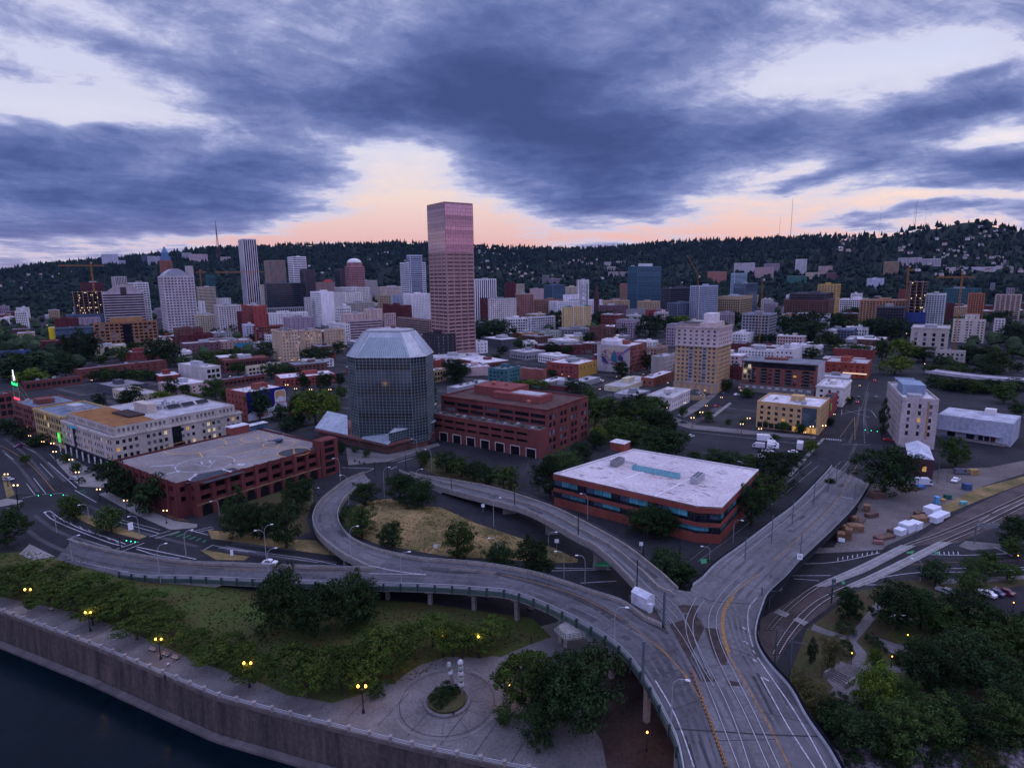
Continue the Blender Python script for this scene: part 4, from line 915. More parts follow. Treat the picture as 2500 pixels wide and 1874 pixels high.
B('white_building','c',1698,1898,2062,1478,1600,'N','grid',(.50,.46,.45),RP,'pale three storey corner building with a heavy cornice',pent=3,big=2,cornice=(.6,.57,.55),ov={'bay':3.6,'ww':.36,'wh':.5,'fh':3.6})
B('low_building','c',1410,1600,1720,1465,1505,'N','blank',GREY,RP,'low grey roofed annex left of the pale corner building',pent=4)
B('low_building','i',640,648,786,232,268,'N','wide',TAN,RD,'long single storey tan garage with a dark roof',pent=1,big=1)
# ---------------- right half, far
bt=B('glass_tower','c',1525,1606,1812,352,665,'D','tglass',(.06,.11,.15),RBL,'tall blue glass tower in the middle distance',pent=3,ov={'fh':3.3,'bay':4.2,'ww':.86,'wh':.8})
B('brick_building','c',1456,1466,1528,500,590,'D','grid',(.26,.15,.11),RG,'tan brick block left of the blue glass tower',pent=0)
B('low_building','c',1310,1322,1542,648,705,'D','grid',TAN,RP,'tan block with a white end wall below the blue glass tower',pent=3)
B('low_building','c',1290,1300,1530,690,738,'D','few',PURP,RG,'low purple brick shop row with two billboards',pent=2,brick=True)
B('low_building','c',1512,1530,1680,722,775,'D','blank',GREY,RG,'grey block at the edge of the park trees',pent=1)
B('office_building','c',1688,1700,1905,730,778,'D','wide',(.28,.05,.06),RD,'low red and black block at the edge of the park trees',pent=1)
B('office_building','e',200,212,392,655,725,'D','grid',TAN,RG,'low tan block in front of the blue glass tower',pent=1)
B('office_building','e',398,470,720,540,705,'D','band',DGREY,RBL,'black glass office block with a steel diagonal brace',pent=2,ov={'wh':.7})
B('glass_tower','e',648,722,888,520,800,'D','glass',(.36,.40,.48),RBL,'pale glass apartment tower in front of the arched roof',pent=2,ov={'fh':3.2,'bay':3.4,'ww':.78,'wh':.72})
B('apartment_building','e',452,540,722,668,805,'D','balc',SLATE,RBL,'dark slate apartments dotted with red panels',pent=1,ov={'g':'d'})
B('office_building','e',1000,1030,1260,412,578,'N','band',(.34,.46,.54),RP,'pale teal banded glass office block',pent=1,ov={'wh':.6,'g':'t'})
B('office_building','e',1020,1120,1230,500,700,'N','glass',SLATE,RBL,'blue grey glass block behind the gold framed block',pent=1)
gold=B('office_building','e',888,1078,1186,612,775,'N','loft',(.32,.25,.15),RBL,'sand framed office block with a dark glass attic',pent=1,ov={'top':5})
B('office_tower','e',1744,1900,1948,508,738,'N','glass',(.45,.29,.08),RG,'mustard yellow office tower with glass bays',pent=1,ov={'bay':5,'ww':.7,'wh':.6})
B('apartment_building','e',1456,1840,1905,645,822,'N','balc',BROWN,RD,'dark brown apartment block with a black stepped penthouse',pent=1,ov={'g':'d'})
pb=MB();
B('apartment_building','e',1500,1800,1880,585,812,'N','dglass',DGREY,RD,'black penthouse storeys set back on the dark brown apartment block',pent=2)
B('white_building','d',612,840,900,812,872,'N','loft',(.62,.60,.62),RP,'white market hall with square windows',pent=3)
B('apartment_building','d',784,1200,1258,820,1018,'N','balc',(.34,.19,.11),RG,'orange tan stepped apartment block',pent=2,ov={'g':'d'})
B('glass_building','d',928,1160,1192,880,1095,'N','dglass',DGREY,RD,'black glass block with one lit window in front of the orange apartments',pent=1)
B('glass_tower','d',1348,1508,1548,768,1022,'N','glass',(.44,.47,.46),RP,'pale green white glass tower beside the dark red block',pent=1,ov={'fh':3.1,'bay':3.2,'ww':.7,'wh':.66})
B('office_building','d',846,980,1024,632,735,'N','grid',(.46,.50,.60),RP,'pale blue grey gridded office slab',pent=1)
B('brick_building','d',1118,1190,1225,728,800,'N','blank',BRICK,RB,'blank brick block left of the second building site',pent=0)
B('apartment_tower','d',1714,1850,1888,760,950,'N','balc',(.34,.13,.07),RB,'rust orange apartment tower right of the yellow crane',pent=2,ov={'g':'d','bay':3.4})
B('brick_building','d',1530,1600,1645,845,935,'N','small',DKRED,RD,'dark red block between the glass tower and the crane',pent=1)
B('apartment_building','d',1948,2170,2300,770,925,'N','balc',(.38,.30,.25),RP,'beige apartment block with deep balconies at the right edge',pent=2,ov={'g':'d','bay':6})
B('office_building','d',1590,1858,1914,990,1165,'N','grid',(.48,.42,.37),RP,'cream office block with grouped windows',pent=2,big=1,ov={'bay':3.8,'group':2})
B('office_building','d',1690,1800,1865,945,1160,'N','few',(.46,.41,.37),RW,'upper cream storeys above the grouped windows',pent=1)
B('stone_building','d',1226,1538,1566,1062,1300,'N','few',(.36,.325,.29),RP,'grey stone civic building with three tall window bays',pent=1,big=1,ov={'bay':8,'ww':.34,'wh':.72,'fh':5.4,'top':5,'base':4},cornice=(.4,.37,.33))
B('stone_building','d',1440,1690,1720,1262,1390,'N','grid',(.34,.31,.28),RP,'low stone wing of the civic building',pent=1,big=1)
B('low_building','d',1505,1520,1835,718,775,'N','wide',TEALC,RP,'long low teal roofed school like block',pent=1)
B('low_building','d',1910,1950,2015,672,738,'N','wide',GREY,RW,'small grey block with a white roof near the right hand crane',pent=1)
B('office_building','d',2050,2120,2290,715,772,'N','wide',MAUVE,RG,'mauve office block at the right edge below the terraces',pent=1)
B('low_building','d',1945,2040,2290,980,1040,'N','grid',PALE,RW,'low white roofed row at the right edge',pent=3)
B('low_building','d',1140,1165,1260,870,945,'N','grid',PINK,RP,'pink flank behind the orange tan stepped apartments',pent=0)
# ---------------- right half, near
B('brick_building','d',562,900,945,1250,1322,'N','blank',(.21,.05,.045),RP,'red brick store with a grey plant box on its roof',pent=2,brick=True)
B('brick_building','d',484,848,893,1368,1500,'N','small',(.25,.06,.04),RP,'orange red brick restaurant with a lit white canopy',pent=3,brick=True,big=1)
B('low_building','d',660,720,765,1160,1250,'N','blank',GREY,RP,'low grey shed behind the red brick store',pent=0)
B('glass_building','d',466,735,765,1075,1150,'N','loft',SLATE,RBL,'low glass pavilion among the park trees',pent=2)
B('low_building','d',660,1000,1070,1165,1220,'N','few',BROWN,RW,'brown low block with two white roofs behind the red brick store',pent=2)
B('low_building','d',60,440,535,965,1095,'N','blank',(.32,.34,.40),RB,'blank pale blue block in front of the dark brown apartments',pent=1)
B('apartment_building','e',1095,1320,1396,765,1010,'N','glass',GREY,RBL,'grey glass loft block with a blank concrete flank',pent=2,ov={'bay':4,'ww':.7,'wh':.62,'g':'d'})
B('low_building','e',1012,1135,1208,930,1025,'N','grid',(.60,.58,.58),RW,'white building with green trimmed windows',pent=1,big=1)
B('low_building','e',1000,1120,1165,1020,1078,'N','blank',DKRED,RG,'small dark red shop under the white green trimmed building',pent=1)
B('low_building','e',1065,1380,1415,1078,1145,'N','grid',WHITE,RP,'long white low block behind the balconied brick apartments',pent=3,big=1)
B('low_building','e',980,1060,1120,1135,1195,'N','grid',RP,RP,'small grey roofed house beside the sandy tower',pent=2)
B('brick_building','e',985,1085,1095,1215,1330,'N','small',DKRED,RW,'red brick stub between sandy tower and balconied apartments',pent=0,brick=True)
B('brick_building','e',1380,1540,1618,1068,1200,'N','blank',(.55,.53,.54),RP,'tall stair block with one white side and one red side',pent=1,stl='small')
B('white_building','j',412,640,714,160,330,'N','small',(.52,.48,.45),RW,'cream three storey building with a white roof on the street corner',pent=3,big=2,ov={'bay':5,'ww':.34,'wh':.5},cornice=(.55,.52,.5))
B('brick_building','i',1770,1850,1922,275,420,'N','blank',(.24,.045,.05),RD,'red building with a bright green poster',pent=1)
tanlot=B('office_building','i',1225,1757,1848,330,572,'N','grid',(.42,.28,.14),RW,'mustard four storey office building with a glass corner',pent=4,big=2,lit=.03,ov={'bay':3.6,'ww':.42,'wh':.56,'fh':3.4,'base':4.4})
B('warehouse','j',1430,1440,2095,530,660,131.0,'blank',(.34,.36,.42),RP,'long pale blue grey warehouse with a loading canopy',pent=2)if 0 else None
# ================================================================ landmark buildings
def rootof(d):return d['root']
def prism_pts(G,dl,dr,l0,l1,r0,r1):return[G+dl*l0+dr*r0,G+dl*l0+dr*r1,G+dl*l1+dr*r1,G+dl*l1+dr*r0]
# pink tower
pk=B('pink_tower','b',1755,1887,2143,-205,-660,'D','grid',(.32,.20,.19),RB,'tallest tower, pink granite and mirror glass, alone in the middle of the skyline','tower',pent=0,big=0,ov={'fh':4.02,'bay':9.2,'ww':.86,'wh':.40,'marg':.8,'g':'k','base':6,'rec':.25,'top':52},sub=False)
G,dl,dr,ll,lr,h=(pk[k]for k in('G','dl','dr','ll','lr','h'))
cur=MB();w2=MB()
for P,d,n,L_ in((G+dl*ll,-dl,-dr,ll),(G,dr,-dl,lr)):
 nf=13;z0_,z1_=h-51.5,h-2.2;f_=(z1_-z0_)/nf;rot=math.atan2(d.y,d.x)
 for i in range(nf):
  a=z0_+f_*i
  o=link('mirror_band',pane_mesh(L_-.6,f_-.22,G_PINK,False),pk['root'],P+d*(L_/2)+n*.07+UP*(a+.2));o.rotation_euler.z=rot
 nv=int(L_/3.1)
 for k in range(nv+1):cur.prism([P+d*(L_*k/nv-.09),P+d*(L_*k/nv+.09),P+d*(L_*k/nv+.09)+n*.14,P+d*(L_*k/nv-.09)+n*.14],z0_,z1_)
cur.build('mullions',cmat((.24,.12,.125)),pk['root'])
# glass octagon
oc=MB()
def dpt(fr,x,y,z):return bp(*S(fr,x,y),z)
OZ,OT=46.5,58.5
e_l,e_r=dpt('b',1118,1140,OZ),dpt('b',1592,1140,OZ)
fd=(e_r-e_l);fd.z=0;fw=fd.length;fd.normalize();bk=Vector((-fd.y,fd.x,0))
if bk.y<0:bk=-bk
cw=fw*.225;dpth=fw*1.0
def octo(inset,base):
 a,c=fw/2-inset,cw-inset*.15;m_=(e_l+e_r)/2
 prof=[(-a,0),(a,0),(a+c,c),(a+c,dpth-c),(a,dpth),(-a,dpth),(-a-c,dpth-c),(-a-c,c)]
 return[Vector((*(m_+fd*x+bk*(y+(inset if y==0 else-inset if y==dpth else 0)))[:2],base))for x,y in prof]
oroot=thing('octagonal_tower','octagonal dark glass tower with a sloping pale metal roof','tower')
plan=octo(0,0);G_OCT=mat('octagon_glass',(.05,.065,.07),.07,.4,.1,spec=.7,objvar=.5,metal=.22);G_OCT2=mat('octagon_glass_smoky',(.035,.035,.03),.14,.5,.1,spec=.5,objvar=.5,metal=.15)
M_MUL=mat('octagon_mullion',(.24,.32,.34),.4,.1,.5,metal=.5)
NS=14;bz=3.0;shf=(OZ-bz)/NS
for k in range(8):
 p,q=plan[k],plan[(k+1)%8];d=(q-p);L_=d.length;d.normalize();rot=math.atan2(d.y,d.x);n=Vector((d.y,-d.x,0))
 if k in(3,4,5):
  w=MB();w.poly([p+UP*bz,q+UP*bz,q+UP*OZ,p+UP*OZ]);w.build('glass_side',G_OCT,oroot);continue
 nb=max(3,round(L_/1.9))
 for i in range(NS):
  me=pane_mesh(L_,shf,G_OCT if(i*5+k)%4 else G_OCT2,False);o=link('glass_row',me,oroot,(p+q)/2+UP*(bz+shf*i));o.rotation_euler.z=rot
 mu=MB()
 for j in range(nb+1):
  c=p+d*(L_*j/nb);mu.prism([c-d*.07,c+d*.07,c+d*.07+n*.16,c-d*.07+n*.16],bz,OZ)
 for i in range(NS*2+1):
  z=bz+shf*i/2;mu.prism([p,q,q+n*.13,p+n*.13],z-.06,z+.06)
 mu.build('mullion_grid',M_MUL,oroot)
M_ZINC=mat('zinc_roof',(.34,.37,.40),.42,.18,.25,metal=.35,fine=1.5)
lo_,hi_=octo(-.5,OZ),octo(fw*.16,OT);hi_=[Vector((*((v.xy-plan[0].xy)*1).to_3d()[:2],0))if 0 else v for v in hi_]
ct=sum(plan,Vector())/8;hi_=[Vector((ct.x+(v.x-ct.x)*.60,ct.y+(v.y-ct.y)*.60,OT))for v in plan];lo_=[Vector((ct.x+(v.x-ct.x)*1.02,ct.y+(v.y-ct.y)*1.02,OZ))for v in plan]
rf=MB().frustum(lo_,hi_);ro_=rf.build('roof',M_ZINC,oroot)
sk=MB();sk2=MB()
for k in range(8):
 a,b,c,d_=lo_[k],lo_[(k+1)%8],hi_[(k+1)%8],hi_[k];nn=(b-a).cross(c-a).normalized();nn=nn if nn.z>0 else-nn
 m1,m2,m3,m4=a.lerp(b,.04).lerp(d_,.06),b.lerp(a,.04).lerp(c,.06),c.lerp(b,.22).lerp(d_,.10),d_.lerp(a,.22).lerp(c,.10)
 if k%2==0:sk.poly([p+nn*.12 for p in(m1,m2,m3,m4)])
 for t in([x/22 for x in range(1,22)]if k%2==0 else[]):sk2.tube([m1.lerp(m2,t)+nn*.16,m4.lerp(m3,t)+nn*.16],.09,4)
 sk2.tube([a+nn*.1,d_+nn*.1],.3,4)
sk.build('skylight',mat('skylight_glass',(.16,.24,.26),.15,.2,.3,spec=.8),ro_);sk2.build('roof_seams',mat('seam_metal',(.42,.45,.48),.4,.1,.4,metal=.3),ro_)
tp=MB();tp.prism([Vector((ct.x+(v.x-ct.x)*.57,ct.y+(v.y-ct.y)*.57,0))for v in plan],OT-.1,OT+.9);tp.build('roof_walkway',M_UNIT,ro_)
pl=MB();pl.prism([Vector((ct.x+(v.x-ct.x)*.95,ct.y+(v.y-ct.y)*.95,0))for v in plan],0,bz+.2);pl.build('plinth',cmat(BROWN),oroot)
# skirt building with sloping glass roofs
sroot=thing('low_building','low brown podium with sloping glass roofs wrapped round the octagonal tower','building')
sw=MB();f0=[dpt('g',770,520,5.2),dpt('g',1400,655,5.2),dpt('g',1800,548,5.2),dpt('g',1850,500,5.2)]
f0=[Vector((p.x,p.y,0))for p in f0];back=[f0[3]+bk*8,f0[0]+bk*22+fd*6]
sw.prism([f0[0]+fd*1.5+bk*1.2,f0[1]+bk*2-fd*.5,f0[2]+bk*1.5,f0[3],*back],0,4.2);sw.build('wall',cmat((.09,.05,.045)),sroot)
ev=MB();ev.prism([f0[0],f0[1],f0[2],f0[3]+bk*1,back[0],back[1]],4.2,5.3);ev.build('eaves',cmat((.16,.07,.065)),sroot)
def tri_roof(pts,nm='glass_roof'):
 b=MB();b.poly(pts);n=(pts[1]-pts[0]).cross(pts[2]-pts[0]).normalized();n=n if n.z>0 else-n
 b.poly([p-n*.3 for p in pts]);o=b.build(nm,mat('glass_roof',(.28,.32,.37),.28,.25,.3,spec=.6),sroot)
 s=MB()
 for t in range(1,14):s.tube([pts[0].lerp(pts[1],t/14)+n*.06,pts[3].lerp(pts[2],t/14)+n*.06],.06,4)
 for t in range(1,6):s.tube([pts[0].lerp(pts[3],t/6)+n*.06,pts[1].lerp(pts[2],t/6)+n*.06],.05,4)
 s.build('glazing_bars',M_MUL,o)
tri_roof([dpt('g',772,508,5.6),dpt('g',1055,570,5.6),dpt('g',1050,400,12.5),dpt('g',880,362,12.5)])
tri_roof([dpt('g',1170,598,5.6),dpt('g',1402,652,5.6),dpt('g',1525,490,10.0),dpt('g',1360,465,10.0)])
wg=MB();wg.prism([f0[1]+bk*2.5,f0[2]+bk*1.5,f0[2]+bk*12,f0[1]+bk*14],5.3,10.2);wg.build('glass_wing',mat('wing_glass',(.018,.022,.025),.1,.3,.3,spec=.7),sroot)
wr=MB();wr.prism([f0[1]+bk*2.2,f0[2]+bk*1.2,f0[2]+bk*12.3,f0[1]+bk*14.3],10.2,10.6);wr.build('roof',cmat((.30,.33,.36),'roof'),sroot)
wm_=MB()
for t in range(1,30):c=(f0[1]+bk*2.5).lerp(f0[2]+bk*1.5,t/30);wm_.box((c.x,c.y,5.3),.12,.2,4.9,bk)
for t in range(1,4):wm_.tube([f0[1]+bk*2.45+UP*(5.3+t*1.2),f0[2]+bk*1.45+UP*(5.3+t*1.2)],.07,4)
wm_.build('mullions',M_MUL,sroot)
# brick parking garage with the helipad roof
A_,Bz=dpt('f',995,792,17),None
gk=footprint('f',995,1600,3000,1005,1315,'N');Gn=gk[0];gdl,gdr,gll,gh=gk[1],gk[2],gk[3],gk[5]
gt_=Gn+UP*gh*.9;glr=length_for(gt_,gdr,S('g',905,0)[0])
gr=thing('parking_garage','red brick parking garage with helicopter circles painted on its roof deck','parking garage')
gw=MB();M_GB=cmat((.115,.036,.034),'brick')
gov=dict(bay=5.6,ww=.66,wh=.54,fh=3.2,g='v',top=1.1,base=5.0,rec=1.1)
nch=4.5
A0,D0,B0,C0=Gn+gdr*nch,Gn+gdl*gll,Gn+gdr*glr,Gn+gdr*glr+gdl*gll
face(gw,gr,D0,-gdl,-gdr,gll-nch,0,gh,STY['park'],1,0,gov);face(gw,gr,A0,gdr,-gdl,glr-nch,0,gh,STY['park'],1,0,gov)
q0=Gn+gdl*nch;q1=Gn+gdl*nch+gdr*nch
face(gw,gr,q0,gdr,-gdl,nch,0,gh,STY['park'],1,0,gov);face(gw,gr,q1,-gdl,-gdr,nch,0,gh,STY['park'],1,0,gov)
gw.poly([B0,C0,C0+UP*gh,B0+UP*gh]);gw.poly([C0,D0,D0+UP*gh,C0+UP*gh])
gw.build('wall',M_GB,gr)
pa=MB()
for(p,d,n,L_)in((D0,-gdl,-gdr,gll-nch),(A0,gdr,-gdl,glr-nch)):
 nb=round((L_-1.6)/5.6)
 for k in range(nb+1):
  c=p+d*(.8+(L_-1.6)*k/nb);pa.prism([c-d*.75,c+d*.75,c+d*.75+n*.45,c-d*.75+n*.45],0,gh+.25)
pa.build('brick_piers',M_GB,gr)
deckz=gh-.75;gd=MB();ins=[A0+gdl*.5+gdr*.0,B0+gdl*.5-gdr*.5,C0-gdl*.5-gdr*.5,D0-gdl*.5+gdr*.5,q0+gdr*.5,q1+gdr*.5+gdl*.5]
gd.poly([p+UP*deckz for p in ins]);gdeck=gd.build('roof_deck',mat('roof_deck',(.185,.165,.16),.85,.22,.06,fine=1.0),gr)
ar=MB();M_ARCH=cmat((.20,.13,.075),'brick')
for(p,d,n,L_)in((A0,gdr,-gdl,glr-nch),):
 nb=round((L_-1.6)/5.6)
 for k in range(nb):
  x0=.8+(L_-1.6)*k/nb;w_=(L_-1.6)/nb
  a=MB();pts=[p+d*(x0+1.1)+n*.08];
  for t in range(9):th=math.pi*t/8;pts.append(p+d*(x0+w_/2-math.cos(th)*(w_/2-1.1))+n*.08+UP*(2.6+1.6*math.sin(th)))
  pts.append(p+d*(x0+w_-1.1)+n*.08);a.poly(pts);a.build('archway',G_VOID,gr)
 ar.prism([p+d*0+n*.05,p+d*L_+n*.05,p+d*L_+n*.5,p+n*.5],4.5,4.9)
ar.build('arch_band',M_ARCH,gr)
pm={}
def roofmark(pts,w,m,closed=False,z=.02):
 pts=[Vector((p[0],p[1],deckz+z))for p in pts]
 if closed:pts=pts+[pts[0],pts[1]]
 b=pm.setdefault(m.name,(MB(),m))[0];l,r=offset(pts,w/2),offset(pts,-w/2)
 for k in range(len(pts)-1):b.poly([l[k],l[k+1],r[k+1],r[k]])
M_PADY=mat('pad_yellow',(.55,.30,.06),.8,.15,.6);M_PADD=mat('pad_dark',(.045,.05,.06),.8,.2,.3)
def dk(fr,x,y):return bp(*S(fr,x,y),deckz)
def ell(fr,x0,x1,y):
 a,b=dk(fr,x0,y),dk(fr,x1,y);c=(a+b)/2;r=(b-a).length/2;return c,[c+Vector((r*math.cos(t/40*6.2832),r*math.sin(t/40*6.2832),0))for t in range(40)],r
cH,pH,rH=ell('f',1545,1993,818);roofmark(pH,.45,M_WHITE,True)
c1,p1_,r1_=ell('f',1450,1920,665);roofmark(p1_,.35,M_PADY,True)
c2,p2_,r2_=ell('g',150,398,595);roofmark(p2_,.35,M_PADY,True)
c3,p3_,r3_=ell('g',338,590,646);roofmark(p3_,.35,M_PADY,True)
c4,p4_,r4_=ell('g',463,725,718);pm.setdefault(M_PADD.name,(MB(),M_PADD))[0].poly([p+UP*.012 for p in p4_]);roofmark(p4_,.35,M_PADY,True)
for a,b in(((0,690),(220,625)),((0,755),(355,680)),((60,800),(470,740)),((440,680),(470,650)),((575,720),(615,718)),((590,690),(595,750)),((265,600),(290,575)),((250,585),(300,610))):roofmark([dk('g',*a),dk('g',*b)],.3,M_PADY)
for a,b in(((1715,715),(1745,760)),):roofmark([dk('f',*a),dk('f',*b)],.5,M_PADY)
for a,b in(((1300,840),(1500,828)),((1370,920),(1550,880)),((1620,960),(1695,905)),((1910,862),(2005,890))):roofmark([dk('f',*a),dk('f',*b)],.9,M_WHITE)
for tip,l,r in(((1558,876),(1515,880),(1535,898)),((1698,900),(1665,905),(1690,930)),((1622,964),(1625,940),(1650,962)),((1908,862),(1925,878),(1945,860)),((2008,893),(1990,872),(1965,892)),((1502,826),(1480,822),(1482,836))):
 pm[M_WHITE.name][0].poly([dk('f',*tip)+UP*.021,dk('f',*l)+UP*.021,dk('f',*r)+UP*.021])
for a,b in(((1670,820),(1710,825)),((1710,830),(1760,835)),((1865,785),(1830,800)),((1840,800),(1820,825)),((1765,838),(1800,845)),((1800,845),(1815,828))):roofmark([dk('f',*a),dk('f',*b)],.4,M_WHITE)
pm[M_WHITE.name][0].poly([dk('f',2030,830)+UP*.02,dk('f',2050,815)+UP*.02,dk('f',2118,815)+UP*.02,dk('f',2095,835)+UP*.02])
pm[M_PADD.name][0].poly([dk('f',1690,910)+UP*.008,dk('f',2010,850)+UP*.008,dk('f',2110,890)+UP*.008,dk('f',1770,985)+UP*.008,dk('f',1590,985)+UP*.008])
pm[M_PADD.name][0].poly([dk('g',600,730)+UP*.005,dk('g',830,640)+UP*.005,dk('g',875,675)+UP*.005,dk('g',640,745)+UP*.005])
for t in range(20):roofmark([dk('g',330+t*24,515+t*7),dk('g',365+t*24,512+t*7)],.55,M_WHITE)
for t in range(6):roofmark([dk('f',1930+t*22,605-t*4),dk('f',1950+t*22,598-t*4)],.5,M_WHITE)
for t in range(4):roofmark([dk('g',725+t*20,680-t*6),dk('g',750+t*20,672-t*6)],.5,M_WHITE)
lettering('H',6.4,(dk('f',1775,806)+UP*.06),dk('f',1830,798)-dk('f',1720,815),UP,M_WHITE,gdeck,.005)
for(b,m)in pm.values():b.build('painted_marks',m,gdeck)
st_=MB();S0=B0-gdr*5.5;st_.prism([S0-gdl*.6,B0-gdl*.6+gdr*3.5,B0+gdr*3.5+gdl*5,S0+gdl*5],0,gh+2.6);st_.build('stair_tower',M_GB,gr)
for k in range(5):
 o=MB();c0=S0-gdl*.62+gdr*2;o.poly([c0+UP*(1.2+k*3.1),c0+gdr*5+UP*(1.2+k*3.1),c0+gdr*5+UP*(3.2+k*3.1),c0+UP*(3.2+k*3.1)]);o.build('stair_opening',G_VOID,gr)
ph=MB();c0=dk('f',1975,575);ph.box(c0+gdr*5+gdl*1,9,5,3.6,gdr);ph.build('stair_house',cmat((.2,.06,.05),'brick'),gr)
pr=MB();pr.box(c0+gdr*5+gdl*1+UP*3.6,9.5,5.5,.3,gdr);pr.box(c0+gdr*14.5+gdl*.5+UP*2.6,10,4.4,.25,gdr);pr.build('stair_house_roof',cmat(RW,'roof'),gr)
pg=MB();pg.box(c0+gdr*14.5+gdl*.8,9.6,3.6,2.6,gdr);pg.build('glass_lobby',G_BLUE,gr)
def label_sign(txt,fr,x,y,z,w,hgt,xd,nrm,bgm,fgm,name,label,cat='sign',size=None,at_=None):
 P=at_ if at_ is not None else bp(*S(fr,x,y),z);r=thing(name,label,cat);xd=xd.normalized();n=nrm.normalized();yv=n.cross(xd).normalized()
 b=MB();q=[P+xd*(w/2*i)+yv*(hgt/2*j)for i,j in((-1,-1),(1,-1),(1,1),(-1,1))];b.frustum([p-n*.12 for p in q],q);b.build('sign_board',bgm,r)
 if txt:lettering(txt,size or hgt*.6,P+n*.03,xd,n,fgm,r,.02)
 return r
M_SIGNW=mat('sign_white',(.62,.62,.64),.6,.08,.5);M_SIGNB=mat('sign_black',(.03,.03,.035),.6,.1,.5);M_REDP=mat('sign_red',(.5,.03,.03),.6,.1,.5)
# brick office block with the terrace
bo=footprint('h',275,1190,1537,358,745,'N');Gb,bdl,bdr,bll,blr,bh=bo
br=thing('brick_office_block','big red brick office block with deep dark window bands and a planted terrace','building')
w=MB();M_BO=cmat((.135,.046,.042),'brick')
hl=14.0
# lower storeys project towards the viaduct
low_d=7.5
P0=Gb-bdr*low_d
face(w,br,P0+bdl*(bll+6),-bdl,-bdr,bll+6,0,hl,STY['park'],2,0,dict(bay=7.4,ww=.80,wh=.42,fh=3.3,g='v',top=1.3,base=6.0,rec=.8,marg=6))
w.poly([P0,P0+bdr*low_d,P0+bdr*low_d+UP*hl,P0+UP*hl]);w.poly([P0+bdl*(bll+6),P0+bdl*(bll+6)+bdr*low_d,P0+bdl*(bll+6)+bdr*low_d+UP*hl,P0+bdl*(bll+6)+UP*hl])
face(w,br,Gb+bdl*bll,-bdl,-bdr,bll,hl,bh,STY['wide'],1,0,dict(bay=bll/7.3,ww=.90,wh=.66,fh=3.55,top=2.0,base=.2,rec=.9,marg=1.0))
face(w,br,Gb,bdr,-bdl,blr,0,bh,STY['wide'],2,0,dict(bay=3.4,ww=.74,wh=.64,fh=3.55,top=2.0,base=1.0,rec=.4,group=2))
Cb=Gb+bdr*blr+bdl*bll
w.poly([Gb+bdr*blr,Cb,Cb+UP*bh,Gb+bdr*blr+UP*bh]);w.poly([Cb,Gb+bdl*bll,Gb+bdl*bll+UP*bh,Cb+UP*bh])
for a,b in((Gb,Gb+bdr*blr),(Gb+bdr*blr,Cb),(Cb,Gb+bdl*bll),(Gb+bdl*bll,Gb)):
 d=(b-a).normalized();n=Vector((-d.y,d.x,0));w.prism([a,b,b+n*.4,a+n*.4]if(n.dot(Cb-Gb)>0)==((a-Gb).dot(Cb-Gb)<(Cb-Gb).length_squared*.5)else[a,b,b-n*.4,a-n*.4],bh,bh+.02)
w.build('wall',M_BO,br)
r=MB();r.poly([p+UP*(bh-.5)for p in(Gb,Gb+bdr*blr,Cb,Gb+bdl*bll)]);brf=r.build('roof',cmat((.085,.05,.045),'roof'),br)
pw=MB()
for a,b in((Gb,Gb+bdr*blr),(Gb+bdr*blr,Cb),(Cb,Gb+bdl*bll),(Gb+bdl*bll,Gb)):pw.prism([a,b,b.lerp(Gb.lerp(Cb,.5),.02),a.lerp(Gb.lerp(Cb,.5),.02)],bh-.5,bh+.35)
pw.build('parapet',M_BO,br)
t=MB();t.poly([p+UP*(hl-.05)for p in(P0,P0+bdr*low_d,P0+bdr*low_d+bdl*(bll+6),P0+bdl*(bll+6))]);ter=t.build('terrace',cmat((.11,.09,.085),'roof'),br)
bx=MB();block(bx,Gb,bdl,bdr,bll*.18,bll*.62,blr*.30,blr*.62,bh-.4,bh+3.0);block(bx,Gb,bdl,bdr,bll*.50,bll*.86,blr*.42,blr*.86,bh-.4,bh+4.2);bx.build('roof_penthouse',cmat((.19,.06,.055)),brf)
bx=MB();block(bx,Gb,bdl,bdr,bll*.21,bll*.46,blr*.36,blr*.56,bh+3.0,bh+3.3);bx.build('roof_plant_tray',cmat(RP,'roof'),brf)
for(u,v,s)in((.74,.6,1.5),(.62,.62,1.0),(.24,.2,1.1)):
 f=MB();f.lathe(Gb+bdl*bll*u+bdr*blr*v+UP*(bh+(4.2 if v>.5 else 0)),[(s*.6,0),(s*.6,.8),(s,.9),(s,1.4),(s*.6,1.9)],10);f.build('roof_fan',cmat((.3,.1,.08)),brf)
for k in range(8):
 xl_=P0+bdl*(bll+6)*(k+.5)/8-bdr*.04;o=MB();wd=2.6
 o.poly([xl_-bdl*wd,xl_+bdl*wd,xl_+bdl*wd+UP*4.3,xl_-bdl*wd+UP*4.3]);do=o.build('garage_door',G_VOID,br)
 f=MB();c=xl_-bdr*.06
 for s in(-1,1):f.prism([c+bdl*(s*wd),c+bdl*(s*(wd+.35)),c+bdl*(s*(wd+.35))-bdr*.15,c+bdl*(s*wd)-bdr*.15],0,4.6)
 f.prism([c-bdl*(wd+.35),c+bdl*(wd+.35),c+bdl*(wd+.35)-bdr*.15,c-bdl*(wd+.35)-bdr*.15],4.3,4.7);f.build('door_frame',cmat(PALE),do)
aw=MB();c=P0+bdl*(bll+1)+bdr*2;a=[c+UP*(hl+2.6),c+bdl*7+UP*(hl+2.6),c+bdl*7+bdr*3.6+UP*(hl+4.4),c+bdr*3.6+UP*(hl+4.4)];aw.frustum([p-UP*.15 for p in a],a);aw.build('canopy',cmat((.42,.36,.26)),br)
rr_=random.Random(5)
